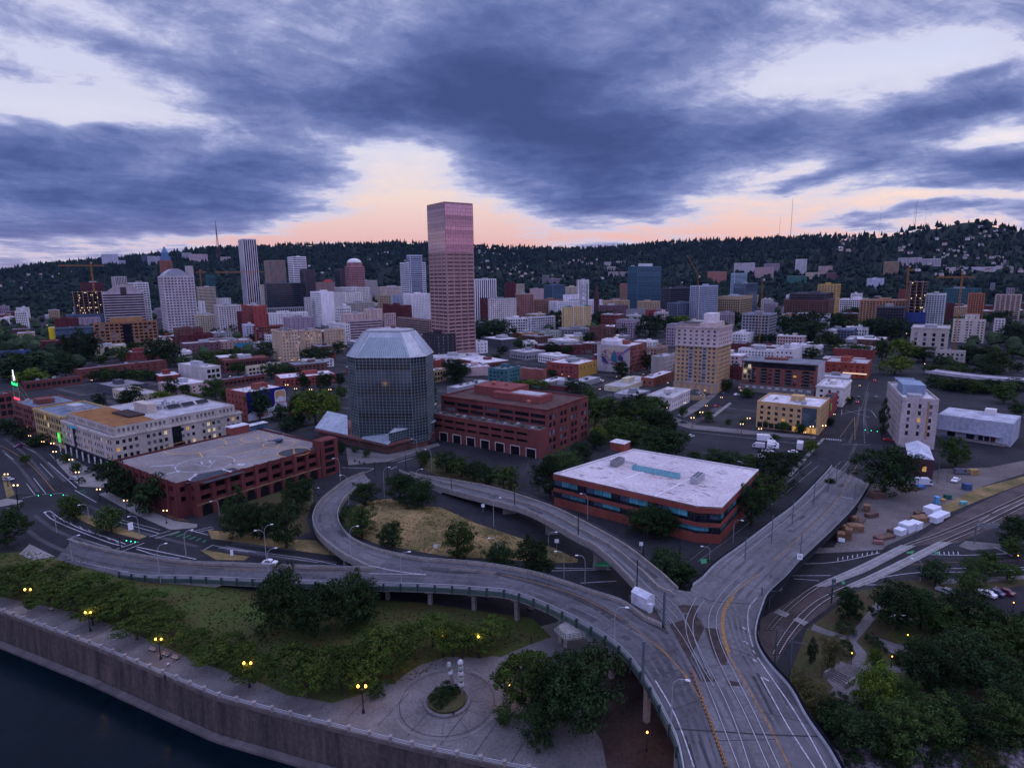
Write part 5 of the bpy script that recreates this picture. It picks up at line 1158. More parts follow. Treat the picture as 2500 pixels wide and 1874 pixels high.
for k in range(26):
 c=P0+bdl*(2+(bll+2)*k/26)+bdr*rr_.uniform(.8,5.5)+UP*hl;o=MB()
 if k%3:o.box(c,1.6,1.0,.75,bdl);o.build('terrace_table',M_UNIT if k%2 else M_DKUNIT,ter)
 else:
  o.box(c,2.0,.9,.6,bdl)
  for q in range(14):p=c+Vector((rr_.uniform(-.9,.9),rr_.uniform(-.5,.5),.6+rr_.random()*.8));o.poly([p,p+Vector((.5,.1,.2)),p+Vector((.2,.45,.1))])
  o.build('planter',M_SOIL,ter)
# pale roofed office building with cut corners
wb=footprint('i',-524,0,1243,0,0,'N')if 0 else None
Ph=12.5;pA,pB,pC,pD,pE,pF=(bp(*S(*q),Ph)for q in(('h',1240,902),('i',720,1182),('i',928,1192),('i',1243,868),('i',165,690),('h',1520,745)))
wr_=thing('office_building','low office building with a wide pale stained roof and ribbons of teal glass','building')
ringp=[Vector((p.x,p.y,0))for p in(pA,pB,pC,pD,pE)]
def band(name,m,z0,z1,out):
 cg=sum(ringp,Vector())/len(ringp);b=MB();q=[p+(p-cg).normalized()*out for p in ringp];n=len(q)
 for k in range(n):l=(k+1)%n;b.poly([q[k]+UP*z0,q[l]+UP*z0,q[l]+UP*z1,q[k]+UP*z1])
 if z1<Ph:b.poly([p+UP*z1 for p in q])
 b.poly([p+UP*z0 for p in q]);return b.build(name,m,wr_)
M_OB=cmat((.18,.052,.04),'brick')
band('wall',M_OB,0,3.2,-.25);band('brick_band',M_OB,5.6,6.9,0);band('brick_band',M_OB,10.2,Ph+.02,.1)
M_TG=mat('teal_pane',(.05,.20,.24),.08,.3,.4,spec=.9,objvar=.45)
for k in range(4):
 p,q=ringp[k],ringp[k+1];d=(q-p);L_=d.length;d.normalize();n=Vector((d.y,-d.x,0));rot=math.atan2(d.y,d.x);nb=max(2,round(L_/3.4));
 for z0_,z1_ in((3.2,5.6),(6.9,10.2)):
  for j in range(nb):
   hh=z1_-z0_;m=(M_TG,M_TG,G_BLUE,G_DARK)[(j*7+k+int(z0_))%4];
   o=link('window',pane_mesh(L_/nb-.15,hh*.64,m,True),wr_,p+d*(L_*(j+.5)/nb)-n*.35+UP*(z0_+hh*.36));o.rotation_euler.z=rot
  kb=MB();kb.poly([p-n*.36+UP*z0_,q-n*.36+UP*z0_,q-n*.36+UP*(z0_+1.2),p-n*.36+UP*(z0_+1.2)]);kb.build('spandrel',G_DARK,wr_)
rr=MB();rr.poly([p+UP*(Ph-.35)for p in ringp]);M_WRF=mat('stained_roof',(.46,.42,.43),.9,.16,.05,col2=(.36,.31,.32),fine=1.6);wro=rr.build('roof',M_WRF,wr_)
pp=MB();cg=sum(ringp,Vector())/5
for k in range(5):a,b=ringp[k],ringp[(k+1)%5];pp.prism([a+(a-cg).normalized()*.1,b+(b-cg).normalized()*.1,b.lerp(cg,.02),a.lerp(cg,.02)],Ph-.4,Ph+.12)
pp.build('roof_edge',cmat((.50,.48,.49)),wr_)
M_STAIN=mat('roof_stain',(.13,.10,.10),.9,.3,.5);sm=MB();rs=random.Random(3)
ud,vd=(ringp[1]-ringp[0]).normalized(),(ringp[3]-ringp[2]).normalized()
def onroof(u,v):return ringp[0].lerp(ringp[1],u).lerp(ringp[4].lerp(ringp[3],u),v)+UP*(Ph-.335)
M_SEAM=cmat((.56,.54,.56));se=MB()
for u in(.40,.72):
 a,b=onroof(u,.02),onroof(u,.98);d=(b-a).normalized();s=Vector((-d.y,d.x,0))*.3;se.prism([a-s,b-s,b+s,a+s],Ph-.35,Ph-.27)
for v in(.3,.68):
 a,b=onroof(.02,v),onroof(.98,v);d=(b-a).normalized();s=Vector((-d.y,d.x,0))*.16;se.prism([a-s,b-s,b+s,a+s],Ph-.35,Ph-.28)
se.build('roof_seam',M_SEAM,wro)
for k in range(46):
 u,v=rs.uniform(.05,.95),rs.uniform(.05,.92);c=onroof(u,v);
 for j in range(rs.randint(3,9)):
  c2=c+ud*rs.gauss(0,1.8)+vd*rs.gauss(0,1.0);L_,W_=rs.uniform(.5,2.6),rs.uniform(.06,.28);a=rs.uniform(-.5,.5);d=(ud*math.cos(a)+vd*math.sin(a));s=Vector((-d.y,d.x,0))*W_
  z=UP*(.004*(j%5));sm.poly([c2-d*L_+z,c2-s*rs.uniform(.5,1.2)+z,c2+d*L_*rs.uniform(.4,1)+z,c2+s*rs.uniform(.4,1.3)+z])
sm.build('roof_stains',M_STAIN,wro)
sg_=MB();q=[dpt('i',*p,Ph)for p in((148,862),(562,945),(572,905),(170,830))];rid=[(q[0]+q[3])/2+UP*1.1,(q[1]+q[2])/2+UP*1.1]
for p in q:p.z=Ph-.2
sg_.poly([q[0],q[1],rid[1],rid[0]]);sg_.poly([q[2],q[3],rid[0],rid[1]]);sg_.poly([q[3],q[0],rid[0]]);sg_.poly([q[1],q[2],rid[1]])
sky=sg_.build('skylight',mat('teal_skylight',(.03,.17,.20),.25,.2,.4,spec=.6),wro);sb=MB()
for t in range(0,19):sb.tube([q[0].lerp(q[1],t/18)+UP*.05,rid[0].lerp(rid[1],t/18)+UP*.05],.06,4)
sb.tube([rid[0],rid[1]],.1,4);sb.build('glazing_bars',cmat((.2,.33,.35)),sky)
for(x,y)in((715,965),(-260+0,810)):
 c=dpt('i',x,y,Ph-.3)if x>0 else dpt('h',1790,825,Ph-.3);u=MB();u.box(c,2.6,7.0,2.3,ud);uo=u.build('air_conditioner',M_UNIT,wro);f=MB()
 for k in range(4):
  for j in(-.6,.6):f.lathe(c+vd*(-2.6+k*1.7)+ud*j+UP*2.3,[(.5,0),(.5,.2),(.42,.2)],9)
 f.build('fan',M_DKUNIT,uo);g_=MB()
 for k in range(12):g_.box(c+vd*(-3.3+k*.6)-ud*1.31+UP*.2,.03,.12,1.9,ud)
 g_.build('grille',M_DKUNIT,uo)
c=dpt('h',1795,705,Ph-.3);u=MB();u.box(c+vd*2,6.5,5.5,3.4,ud);u.build('stair_house',M_OB,wro);u=MB();u.box(c+vd*2+UP*3.4,6.9,5.9,.25,ud);u.build('stair_house_roof',cmat(RW,'roof'),wro)
# sandy tower, two tone
yt_=B('apartment_tower','e',525,873,1003,885,1452,'N','grid',(.38,.255,.145),RP,'tall sandy yellow apartment tower with a pale top and a white lift house','building',pent=0,big=2,ov={'bay':3.2,'ww':.52,'wh':.52,'fh':3.15,'base':7,'top':13.5,'marg':1.0,'g':'b'},lit=.01)
G,dl,dr,ll,lr,h=(yt_[k]for k in('G','dl','dr','ll','lr','h'));cp=cmat((.44,.36,.34));t=MB()
for(P,d,n,L_)in((G+dl*ll,-dl,-dr,ll),(G,dr,-dl,lr)):
 face(t,yt_['root'],P+n*.35-d*.35,d,n,L_+.7,h-13.5,h+.3,STY['grid'],2,.02,{'bay':4.2,'ww':.42,'wh':.5,'fh':3.3,'base':.6,'top':1.6,'g':'b'});t.prism([P-d*.6,P+d*(L_+.6),P+d*(L_+.6)+n*.75,P-d*.6+n*.75],h-13.9,h-13.3)
 t.prism([P-d*.7,P+d*(L_+.7),P+d*(L_+.7)+n*.9,P-d*.7+n*.9],h-.5,h+.5)
t.build('pale_top',cp,yt_['root']);t=MB()
for(P,d,n,L_)in((G+dl*ll,-dl,-dr,ll),(G,dr,-dl,lr)):t.prism([P-d*.2,P+d*(L_+.2),P+d*(L_+.2)+n*.25,P-d*.2+n*.25],6.2,7.0)
for k in range(7):c=G+dl*ll*k/6-dr*.15;t.box((c.x,c.y,0),.9,.6,6.2,dl)
t.build('stone_base',cmat((.27,.24,.22)),yt_['root'])
t=MB();block(t,G,dl,dr,ll*.15,ll*.82,lr*.12,lr*.9,h-.4,h+3.2);t.build('roof_penthouse',cp,yt_['roof']);t=MB();block(t,G,dl,dr,ll*.22,ll*.46,lr*.3,lr*.75,h+3.2,h+9.5);t.build('lift_house',cmat((.56,.52,.52)),yt_['roof'])
t=MB();block(t,G,dl,dr,ll*.48,ll*.86,-.3+lr*.1,lr*.5,h+3.2,h+3.4)
for k in range(12):block(t,G,dl,dr,ll*(.48+.38*k/11),ll*(.48+.38*k/11)+.12,lr*.1,lr*.1+.12,h+.2,h+3.2)
t.build('pergola',M_DKUNIT,yt_['roof'])
vb=MB()
for u in(.30,.62):P=G+dl*ll*u-dr*.2;vb.prism([P-dl*1.5,P+dl*1.5,P+dl*1.5+dr*.4,P-dl*1.5+dr*.4],7,h-13.9)
vb.build('bay_strip',cmat((.30,.27,.27)),yt_['root'])
for u in(.30,.62):
 for k in range(11):
  o=link('bay_window',pane_mesh(2.5,1.7,G_BLUE if(k+int(u*10))%3 else G_PALE,True),yt_['root'],G+dl*ll*u-dr*.22+UP*(8+k*(h-22)/11));o.rotation_euler.z=math.atan2(-dl.y,-dl.x)
# brick apartments with balconies
bp_=B('apartment_building','e',1098,1735,1806,1205,1480,'N','grid',(.17,.07,.055),RG,'brick apartment house with dark recessed balconies and a grey attic',pent=1,big=2,ov={'bay':5.2,'ww':.40,'wh':.46,'fh':3.2,'base':6,'top':4.5},ovr={'ww':0},brick=True,lit=.03)
G,dl,dr,ll,lr,h=(bp_[k]for k in('G','dl','dr','ll','lr','h'))
for k,u in enumerate((.10,.33,.48,.66,.83)):
 b=MB();P=G+dl*ll*u-dr*.06;b.poly([P+UP*6,P+dl*3.4+UP*6,P+dl*3.4+UP*(h-5),P+UP*(h-5)]);bo_=b.build('balcony_recess',G_VOID,bp_['root']);r=MB()
 for j in range(5):z=6.2+j*(h-11.5)/5;r.box(P+dl*1.7-dr*.3+UP*z,3.4,.7,.18,dl);r.box(P+dl*1.7-dr*.62+UP*z,3.4,.05,1.05,dl)
 r.build('balcony',M_STEELDK,bo_)
t=MB();block(t,G,dl,dr,0,ll+.6,-1.2,lr,h-.2,h+.35);t.build('roof_overhang',cmat((.15,.16,.18),'roof'),bp_['root'])
t=MB();block(t,G,dl,dr,1.5,ll-1.5,-.12,.1,h-4.2,h-.6);t.build('attic_glazing',G_DARK,bp_['root'])
t=MB();block(t,G,dl,dr,-.3,.0,.0,lr,0,h);t.build('grey_end_wall',cmat((.36,.35,.37)),bp_['root'])
t=MB();block(t,G,dl,dr,1,ll+1,-3.0,-.05,0,5.2);pdm=t.build('shop_podium',cmat((.15,.14,.14)),bp_['root'])
for k in range(9):t=MB();P=G+dl*(3+(ll-4)*k/9)-dr*3.03;t.poly([P+UP*3.3,P+dl*2.6+UP*3.3,P+dl*2.6+UP*4.7,P+UP*4.7]);t.build('mosaic_panel',cmat((.42,.40,.42)),pdm)
t=MB();P=G+dl*ll*.86-dr*.1;t.prism([P,P+dl*ll*.13,P+dl*ll*.13+dr*.3,P+dr*.3],h-14,h-1);t.build('yellow_bay',cmat((.42,.34,.16)),bp_['root'])
for k in range(3):
 for j in range(2):o=link('window',pane_mesh(2.0,2.6,G_LITW if(k+j)==2 else G_DARK,True),bp_['root'],P+dl*ll*(.035+.06*j)-dr*.03+UP*(h-13+k*3.9));o.rotation_euler.z=math.atan2(-dl.y,-dl.x)
# glass corner of the mustard office
G,dl,dr,ll,lr,h=(tanlot[k]for k in('G','dl','dr','ll','lr','h'));t=MB();P=G-dr*.12+dl*ll*.05;t.prism([P,P+dl*ll*.22,P+dl*ll*.22+dr*.3,P+dr*.3],4,h-1.2);gc=t.build('glass_bay',mat('bay_glass',(.05,.09,.11),.1,.3,.3,spec=.7),tanlot['root']);t=MB()
for k in range(9):c=P+dl*ll*.22*k/8-dr*.06;t.box((c.x,c.y,4),.14,.14,h-5.2,dl)
for k in range(8):t.box(P+dl*ll*.11-dr*.06+UP*(4+k*(h-5.2)/7),ll*.22,.14,.16,dl)
t.build('mullions',M_STEELDK,gc)
for k in range(10):t=MB();P=G+dl*ll*(.04+.095*k)-dr*.04;t.poly([P+UP*.5,P+dl*2.6+UP*.5,P+dl*2.6+UP*3.4,P+UP*3.4]);t.build('shop_window',G_LIT if k in(0,1,3)else G_DARK,tanlot['root'])
# tall corner block on the right with its plant deck, long warehouse and small hall
tall=B('hotel','j',-48.0,1118,1458,245,668,24.0,'few',(.38,.33,.32),RW,'tall pinkish hotel block with columns of single windows and blue grey roof plant','building',pent=0,big=2,stl='grid',ov={'bay':3.2,'ww':.5,'wh':.7,'fh':3.3,'g':'d'},ovr={'bay':5.2,'ww':.28,'wh':.62,'fh':3.3,'base':5.5,'top':2.2,'g':'d'},lit=.10)
G,dl,dr,ll,lr,h=(tall[k]for k in('G','dl','dr','ll','lr','h'));t=MB();block(t,G,dl,dr,ll*.28,ll*.62,lr*.12,lr*.78,h-.5,h+4.2);t.build('plant_screen',cmat((.20,.26,.34)),tall['roof']);t=MB()
block(t,G,dl,dr,ll*.62,ll*.9,lr*.15,lr*.7,h+3.0,h+3.2)
for k in range(9):block(t,G,dl,dr,ll*.62,ll*.9,lr*(.15+.55*k/8),lr*(.15+.55*k/8)+.25,h+3.2,h+3.6)
for u in(.63,.88):
 for v in(.16,.68):block(t,G,dl,dr,ll*u,ll*u+.3,lr*v,lr*v+.3,h-.5,h+3.2)
t.build('plant_frame',cmat((.24,.30,.38)),tall['roof']);t=MB();block(t,G,dl,dr,ll*.08,ll*.2,lr*.2,lr*.6,h-.5,h+.8);t.build('roof_unit',M_UNIT,tall['roof'])
t=MB();block(t,G,dl,dr,-.06,.02,lr*.70,lr*.76,5,h-1.5);t.build('tan_panel',cmat((.30,.20,.12)),tall['root'])
wh_=[bp(*S('j',*p),z)for p,z in(((1440,530),0),((2095,665),0))]
wq=footprint('j',1300,1442,2092,395,560,38.0);G,dl,dr,_,lr,h=wq;a0=bp(*S('j',1442,575),0);a1_=bp(*S('j',2088,672),0);dr=(a1_-a0);lr=dr.length;dr.normalize();dl=Vector((-dr.y,dr.x,0));dl=dl if dl.y>0 else-dl;h=11.5
wroot=thing('warehouse','long blank blue grey warehouse with a loading canopy beside the tall hotel','warehouse');t=MB();block(t,a0,dl,dr,0,24,0,lr,0,h);t.build('wall',cmat((.30,.33,.40)),wroot);t=MB();block(t,a0,dl,dr,.5,23.5,.5,lr-.5,h,h+.15);wf=t.build('roof',cmat((.36,.37,.42),'roof'),wroot)
t=MB();block(t,a0,dl,dr,-3.2,0,lr*.03,lr*.88,4.3,4.7);t.build('canopy',cmat((.26,.27,.31)),wroot);t=MB();block(t,a0,dl,dr,-1.8,0,lr*.03,lr*.95,0,1.1);t.build('loading_dock',M_CONC,wroot)
for k,u in enumerate((.16,.42,.58,.66,.74)):t=MB();P=a0+dr*lr*u-dl*.05;t.poly([P+UP*1.1,P+dr*(3.4 if k<2 else 2)+UP*1.1,P+dr*(3.4 if k<2 else 2)+UP*4,P+UP*4]);t.build('loading_door',G_DARK if k!=4 else cmat(DKRED),wroot)
t=MB();t.box(a0+dl*18+dr*lr*.62+UP*h,4.5,4,3,dr);t.build('roof_penthouse',cmat(WHITE),wf)
hall=B('brick_hall','j',-24.0,1190,1425,762,925,30.0,'few',(.075,.035,.045),RW,'small dark brick hall with a pale peaked roof in front of the tall hotel','building',pent=0,big=1,brick=True,ov={'bay':5,'fh':5})
G,dl,dr,ll,lr,h=(hall[k]for k in('G','dl','dr','ll','lr','h'));t=MB();a,b,c,d_=G+UP*h,G+dr*lr+UP*h,G+dr*lr+dl*ll+UP*h,G+dl*ll+UP*h;m1,m2=(a+b)/2+UP*2.2,(c+d_)/2+UP*2.2
t.poly([a,m1,m2,d_]);t.poly([m1,b,c,m2]);t.poly([a,b,m1]);t.poly([c,d_,m2]);t.build('peaked_roof',cmat((.42,.44,.50),'roof'),hall['root'])
o=link('window',pane_mesh(1.4,2.2,G_LIT,True),hall['root'],G+dr*lr*.66-dl*.05+UP*3.0);o.rotation_euler.z=math.atan2(dr.y,dr.x)
# roof garden and plant of the beige office
G,dl,dr,ll,lr,h=(beige[k]for k in('G','dl','dr','ll','lr','h'));ins=2.2;uh=3.6
uw=MB()
for(P,d,n,L_)in((G+(dl+dr)*ins+dl*(ll-2*ins),-dl,-dr,ll-2*ins),(G+(dl+dr)*ins,dr,-dl,lr-2*ins)):face(uw,beige['root'],P,d,n,L_,h-.5,h+uh,STY['grid'],2,.05,{'bay':2.0,'ww':.5,'wh':.56,'fh':3.4,'base':.3,'top':.5,'group':5,'g':'p'})
block(uw,G,dl,dr,ll-ins-.3,ll-ins,ins,lr-ins,h-.5,h+uh);block(uw,G,dl,dr,ins,ll-ins,lr-ins-.3,lr-ins,h-.5,h+uh);uw.build('attic_storey',cmat((.37,.335,.30)),beige['root'])
t=MB();block(t,G,dl,dr,ins+.3,ll-ins-.3,ins+.3,lr-ins-.3,h+uh-.6,h+uh-.45);t.build('attic_roof',cmat(RP,'roof'),beige['root'])
t=MB();block(t,G,dl,dr,ins+.6,ll-ins-.6,ins+.6,lr*.34,h+uh-.45,h+uh-.35);t.build('rust_roof_garden',mat('rust_sedum',(.22,.105,.04),.95,.25,.2,fine=2.0),beige['root'])
t=MB();block(t,G,dl,dr,ll*.35,ll*.6,lr*.40,lr*.47,h+uh-.4,h+uh+4.2);t.build('lift_house',cmat((.42,.37,.32)),beige['roof'])
for k in range(3):t=MB();a=G+dl*ll*.34+dr*lr*(.56+.12*k)+UP*(h+uh+.3);q=[a,a+dr*lr*.10,a+dr*lr*.10+dl*2.4+UP*1.6,a+dl*2.4+UP*1.6];t.frustum([p-UP*.12 for p in q],q);t.build('solar_panel',M_BLACK,beige['roof'])
rs=random.Random(9)
for k in range(26):t=MB();c=G+dl*ll*rs.uniform(.42,.8)+dr*lr*rs.uniform(.48,.75)+UP*(h+uh-.4);t.box(c,rs.uniform(.8,2.6),rs.uniform(.8,2),rs.uniform(.7,2.0),dr);t.build('roof_unit',M_UNIT,beige['roof'])
t=MB();block(t,G,dl,dr,ll*.30,ll*.62,lr*.24,lr*.36,h+uh-.4,h+uh+.5);t.build('roof_terrace',M_TIMB,beige['roof'])
t=MB();P=G+dr*lr*.42-dl*.1;t.prism([P,P+dr*lr*.07,P+dr*lr*.07+dl*.3,P+dl*.3],2,h-.8);t.build('entrance_glazing',G_DARK,beige['root']);t=MB();P=G+dl*ll*.72-dr*.1;t.prism([P,P+dl*3,P+dl*3+dr*.3,P+dr*.3],2,h-.8);t.build('entrance_glazing',G_DARK,beige['root'])
t=MB();block(t,G,dl,dr,0,ll,-.08,.0,0,3.9);t.build('shop_front',G_DARK,beige['root'])
for k in range(9):t=MB();P=G+dl*ll*(.03+.118*k)-dr*2.4;t.tube([P,P+UP*4.2],.32,8);t.build('column',cmat((.55,.53,.52)),beige['root'])
# towers with special tops
ct_=B('office_tower','a',1378,1450,1692,436,890,'D','grid',(.42,.38,.40),RG,'broad grey tower with a curved roof, white gridded front and dark glass flank','tower',pent=0,big=0,stl='dglass',ov={'fh':4.2,'bay':4.4,'ww':.62,'wh':.44})
def vault(bd,rise,m,u0=0.0,u1=1.0,v0=0.0,v1=1.0,name='curved_roof',n=10):
 G,dl,dr,ll,lr,h=(bd[k]for k in('G','dl','dr','ll','lr','h'));b=MB();pts=[]
 for k in range(n+1):t=k/n;pts.append((v0+(v1-v0)*t,math.sin(math.pi*t)*rise))
 for u in(u0,u1):
  b.poly([G+dl*ll*u+dr*lr*v+UP*(h+z)for v,z in pts])
 for(v,z),(v2,z2)in zip(pts,pts[1:]):b.poly([G+dl*ll*u0+dr*lr*v+UP*(h+z),G+dl*ll*u0+dr*lr*v2+UP*(h+z2),G+dl*ll*u1+dr*lr*v2+UP*(h+z2),G+dl*ll*u1+dr*lr*v+UP*(h+z)])
 return b.build(name,m,bd['root'])
vault(ct_,11,cmat((.30,.32,.36)),.0,.8,.02,.85)
t=MB();block(t,ct_['G'],ct_['dl'],ct_['dr'],0,ct_['ll']*.4,ct_['lr']*.82,ct_['lr'],ct_['h'],ct_['h']+15);t.build('lift_house',cmat((.38,.33,.32)),ct_['root'])
ag=B('office_building','a',889,906,1252,572,815,'D','band',(.40,.34,.37),RG,'wide office block striped dark red and white under an arched gable','building',pent=0,big=0,ov={'fh':4.4,'wh':.6,'top':4})
vault(ag,12,cmat((.36,.30,.30)),.0,.5,.12,.95,'arched_gable');t=MB();block(t,ag['G'],ag['dl'],ag['dr'],-.3,0,ag['lr']*.44,ag['lr']*.58,ag['h']-5,ag['h']+7);t.build('gable_window',G_DARK,ag['root'])
og=B('office_building','a',812,830,1362,842,1065,'D','loft',(.25,.13,.07),RB,'wide orange brick office block split by a tall dark glass slot','building',pent=0,big=1,ov={'fh':4.0,'bay':5.0,'ww':.7,'wh':.62})
t=MB();block(t,og['G'],og['dl'],og['dr'],-.25,.2,og['lr']*.44,og['lr']*.58,2,og['h']-3);t.build('glass_slot',G_DARK,og['root']);t=MB();block(t,og['G'],og['dl'],og['dr'],3,og['ll']*.6,og['lr']*.26,og['lr']*.78,og['h']-1,og['h']+5.5);t.build('roof_penthouse',cmat((.32,.17,.08)),og['root'])
t=MB();
ks=B('brick_tower','a',1366,1378,1502,300,-1800,'D','grid',(.24,.105,.075),RB,'orange brick tower with a stepped blue metal pyramid top','tower',pent=0,big=0)
G,dl,dr,ll,lr,h=(ks[k]for k in('G','dl','dr','ll','lr','h'))
for k,(s,z)in enumerate(((.40,10),(.28,20))):t=MB();block(t,G,dl,dr,ll*(.5-s),ll*(.5+s),lr*(.5-s),lr*(.5+s),h+z-10,h+z);t.build('blue_tier',cmat((.10,.17,.30)),ks['root'])
t=MB();c=G+dl*ll/2+dr*lr/2;s_=.26;t.frustum([p+UP*(h+20)for p in prism_pts(G,dl,dr,ll*(.5-s_),ll*(.5+s_),lr*(.5-s_),lr*(.5+s_))],[c+Vector((x*.3,y*.3,h+36))for x,y in((-1,-1),(1,-1),(1,1),(-1,1))]);t.build('pyramid_roof',cmat((.13,.21,.34)),ks['root'])
t=MB();t.lathe(c+UP*(h+36),[(.9,0),(.9,1.6)],8);t.build('beacon',mat('beacon_red',(.4,.02,.02),.5,.1,1,emit=(1,.05,.03,6)),ks['root'])
def dome_on(bd,rx,rise,m,u=.5,v=.5,name='dome',base=0):
 c=bd['G']+bd['dl']*bd['ll']*u+bd['dr']*bd['lr']*v+UP*(bd['h']+base);b=MB();b.lathe(c,[(rx,0)]+[(rx*math.cos(t/8*math.pi/2)+.01,rise*math.sin(t/8*math.pi/2))for t in range(9)],20);b.build(name,m,bd['root'],smooth=True)
t=MB();dome['dm']=1;block(t,dome['G'],dome['dl'],dome['dr'],dome['ll']*.12,dome['ll']*.88,dome['lr']*.1,dome['lr']*.9,dome['h']-1,dome['h']+8);t.build('drum',cmat((.34,.17,.17)),dome['root'])
dome_on(dome,min(dome['ll'],dome['lr'])*.5,12,cmat((.58,.55,.55)),base=8);dome_on(redrf,17,9,cmat((.30,.03,.04)),.5,.62,'red_dome')
vault(B('hall','e',562,580,772,492,535,'D','blank',PALE,RG,'grey hall with a low arched roof behind the crane with the leaning boom','building',pent=0),9,cmat((.26,.26,.31),'roof'))
G,dl,dr,ll,lr,h=(tan1[k]for k in('G','dl','dr','ll','lr','h'));t=MB();block(t,G,dl,dr,-.2,ll+.2,lr*.30,lr*.34,0,h+1.5);block(t,G,dl,dr,-.2,ll+.2,lr*.66,lr*.70,0,h+1.5);t.build('pale_piers',cmat((.50,.44,.36)),tan1['root'])
vault(tan1,2.2,cmat((.08,.20,.17)),0,1,.0,.33,'green_gable');vault(tan1,2.2,cmat((.08,.20,.17)),0,1,.67,1.0,'green_gable')
t=MB();block(t,bt['G'],bt['dl'],bt['dr'],bt['ll']*.2,bt['ll']*.7,bt['lr']*.3,bt['lr']*.7,bt['h'],bt['h']+6);t.build('roof_penthouse',cmat((.5,.52,.55)),bt['root'])
bg_=B('glass_building','a',410,426,480,884,967,'D','blank',(.55,.42,.02),RP,'bright yellow end wall of the low blue grey glass building','building',pent=0)
# building sites and cranes
def lattice(b,path,s,n,m=0):
 """square lattice boom"""
 a,c=Vector(path[0]),Vector(path[1]);d=(c-a).normalized();u=d.cross(Vector((.31,.9,.2))).normalized();v=d.cross(u);L_=(c-a).length
 cor=[u*s+v*s,u*s-v*s,-u*s-v*s,-u*s+v*s]
 for q in cor:b.tube([a+q,c+q],s*.22,3)
 for k in range(n):
  p0,p1=a+d*(L_*k/n),a+d*(L_*(k+1)/n)
  for j in range(4):b.tube([p0+cor[j],p1+cor[(j+1)%4]],s*.15,3)
M_CRANE=mat('crane_yellow',(.32,.14,.04),.6,.15,.5)
def crane(fr,xm,yb_,yt,rng,jib,label,cjib=None,luff=None):
 """tower crane: mast at xm, its top at yt; jib = photo x of both ends, or the tip of a leaning boom"""
 G,zt=at_range(*S(fr,xm,yt),rng);r=thing('tower_crane',label,'crane',group='tower cranes over the building sites');sc=rng/700
 b=MB();lattice(b,(G,G+UP*zt),.38*sc+.2,14);b.build('mast',M_CRANE,r);lat=Vector((math.cos(math.atan2(G.x,G.y)),-math.sin(math.atan2(G.x,G.y)),0))
 if luff:tip,tz=at_range(*S(fr,*luff),rng);b=MB();lattice(b,(G+UP*zt,tip+UP*tz),.34*sc+.15,12);b.build('boom',M_CRANE,r)
 else:
  z=at_range(*S(fr,xm,jib[2]),rng)[1];a=at_range(*S(fr,jib[0],jib[2]),rng)[0];c=at_range(*S(fr,jib[1],jib[2]),rng)[0]
  a=G+(a-G).length*-lat;c=G+(c-G).length*lat
  b=MB();lattice(b,(a+UP*z,c+UP*z),.30*sc+.1,22);b.build('jib',M_CRANE,r);b=MB();b.tube([a.lerp(G,.3)+UP*z,G+UP*zt],.12*sc,3);b.tube([c.lerp(G,.3)+UP*z,G+UP*zt],.12*sc,3);b.build('stay_cable',M_STEELDK,r)
  e=c if(c-G).length<(a-G).length else a;b=MB();b.box(e+UP*(z-2.2),2.5,2,3,lat);b.build('counterweight',M_DKUNIT,r)
 b=MB();b.box(G+UP*(zt-3)+lat*1.4,1.8,1.8,2.4,lat);b.build('cab',cmat(PALE),r)
crane('a',778,700,315,1320,(500,890,347),'yellow tower crane over the floodlit building site on the left')
crane('a',1720,560,380,1800,(1690,1775,404),'far small orange crane right of the curved tower')
crane('a',2160,690,385,1400,(1850,2280,403),'thin crane crossing in front of the white striped tower')
crane('e',725,520,430,900,None,'crane with a leaning red boom beside the pale glass apartment tower',luff=(628,258))
crane('e',1280,730,455,790,(1270,1300,470),'yellow crane mast without a long jib beside the gold framed block')
crane('d',1215,770,520,1030,(1195,1260,560),'short orange crane above the red brick building site')
crane('d',1680,900,568,800,(1450,1780,622),'tall orange crane left of the rust orange apartment tower')
def site(fr,xl,xn,xr,yt,rng,label,nl,seed,blue=False):
 f=footprint(fr,xl,xn,xr,yt,-rng,'D');G,dl,dr,ll,lr,h=f;r=thing('building_site',label,'building site');nfl=max(4,int(h/4.2));b=MB()
 for k in range(nfl+1):s_=MB();block(s_,G,dl,dr,0,ll,0,lr,h*k/nfl-.35,h*k/nfl);s_.build('floor_slab',cmat((.25,.17,.13)),r)
 c=MB()
 for i in range(int(lr/7)+1):
  for j in(.02,.5):block(c,G,dl,dr,ll*j,ll*j+.8,min(lr-.8,i*7),min(lr,i*7+.8),0,h+1.5)
 c.build('columns',cmat((.30,.22,.18)),r);co=MB();block(co,G,dl,dr,ll*.55,ll*.95,1,lr-1,0,h-1);co.build('core',cmat((.05,.045,.045)),r)
 rs=random.Random(seed);lm=mat('work_light',(.6,.5,.3),.5,.1,1,emit=(1,.75,.38,2.5))
 for k in range(nl):
  i,u=rs.randint(int(nfl*.35),nfl-1),rs.uniform(.04,.96);p=G+dr*lr*u+dl*rs.uniform(.6,3)+UP*(h*i/nfl+2.4);o=MB();o.lathe(p,[(.15,0),(.55,.3),(.55,.8),(.15,1.0)],6);o.build('work_light',lm,r)
 if blue:t=MB();block(t,G,dl,dr,-.4,ll,-.4,lr+.4,0,h*.42);t.build('blue_wrap',cmat((.03,.05,.16)),r)
site('a',608,622,896,575,1300,'unfinished concrete frame with bright work lights under the yellow crane',34,4)
site('d',1218,1232,1366,665,1010,'unfinished concrete tower with a column of work lights and blue wrapped lower floors',12,8,True)
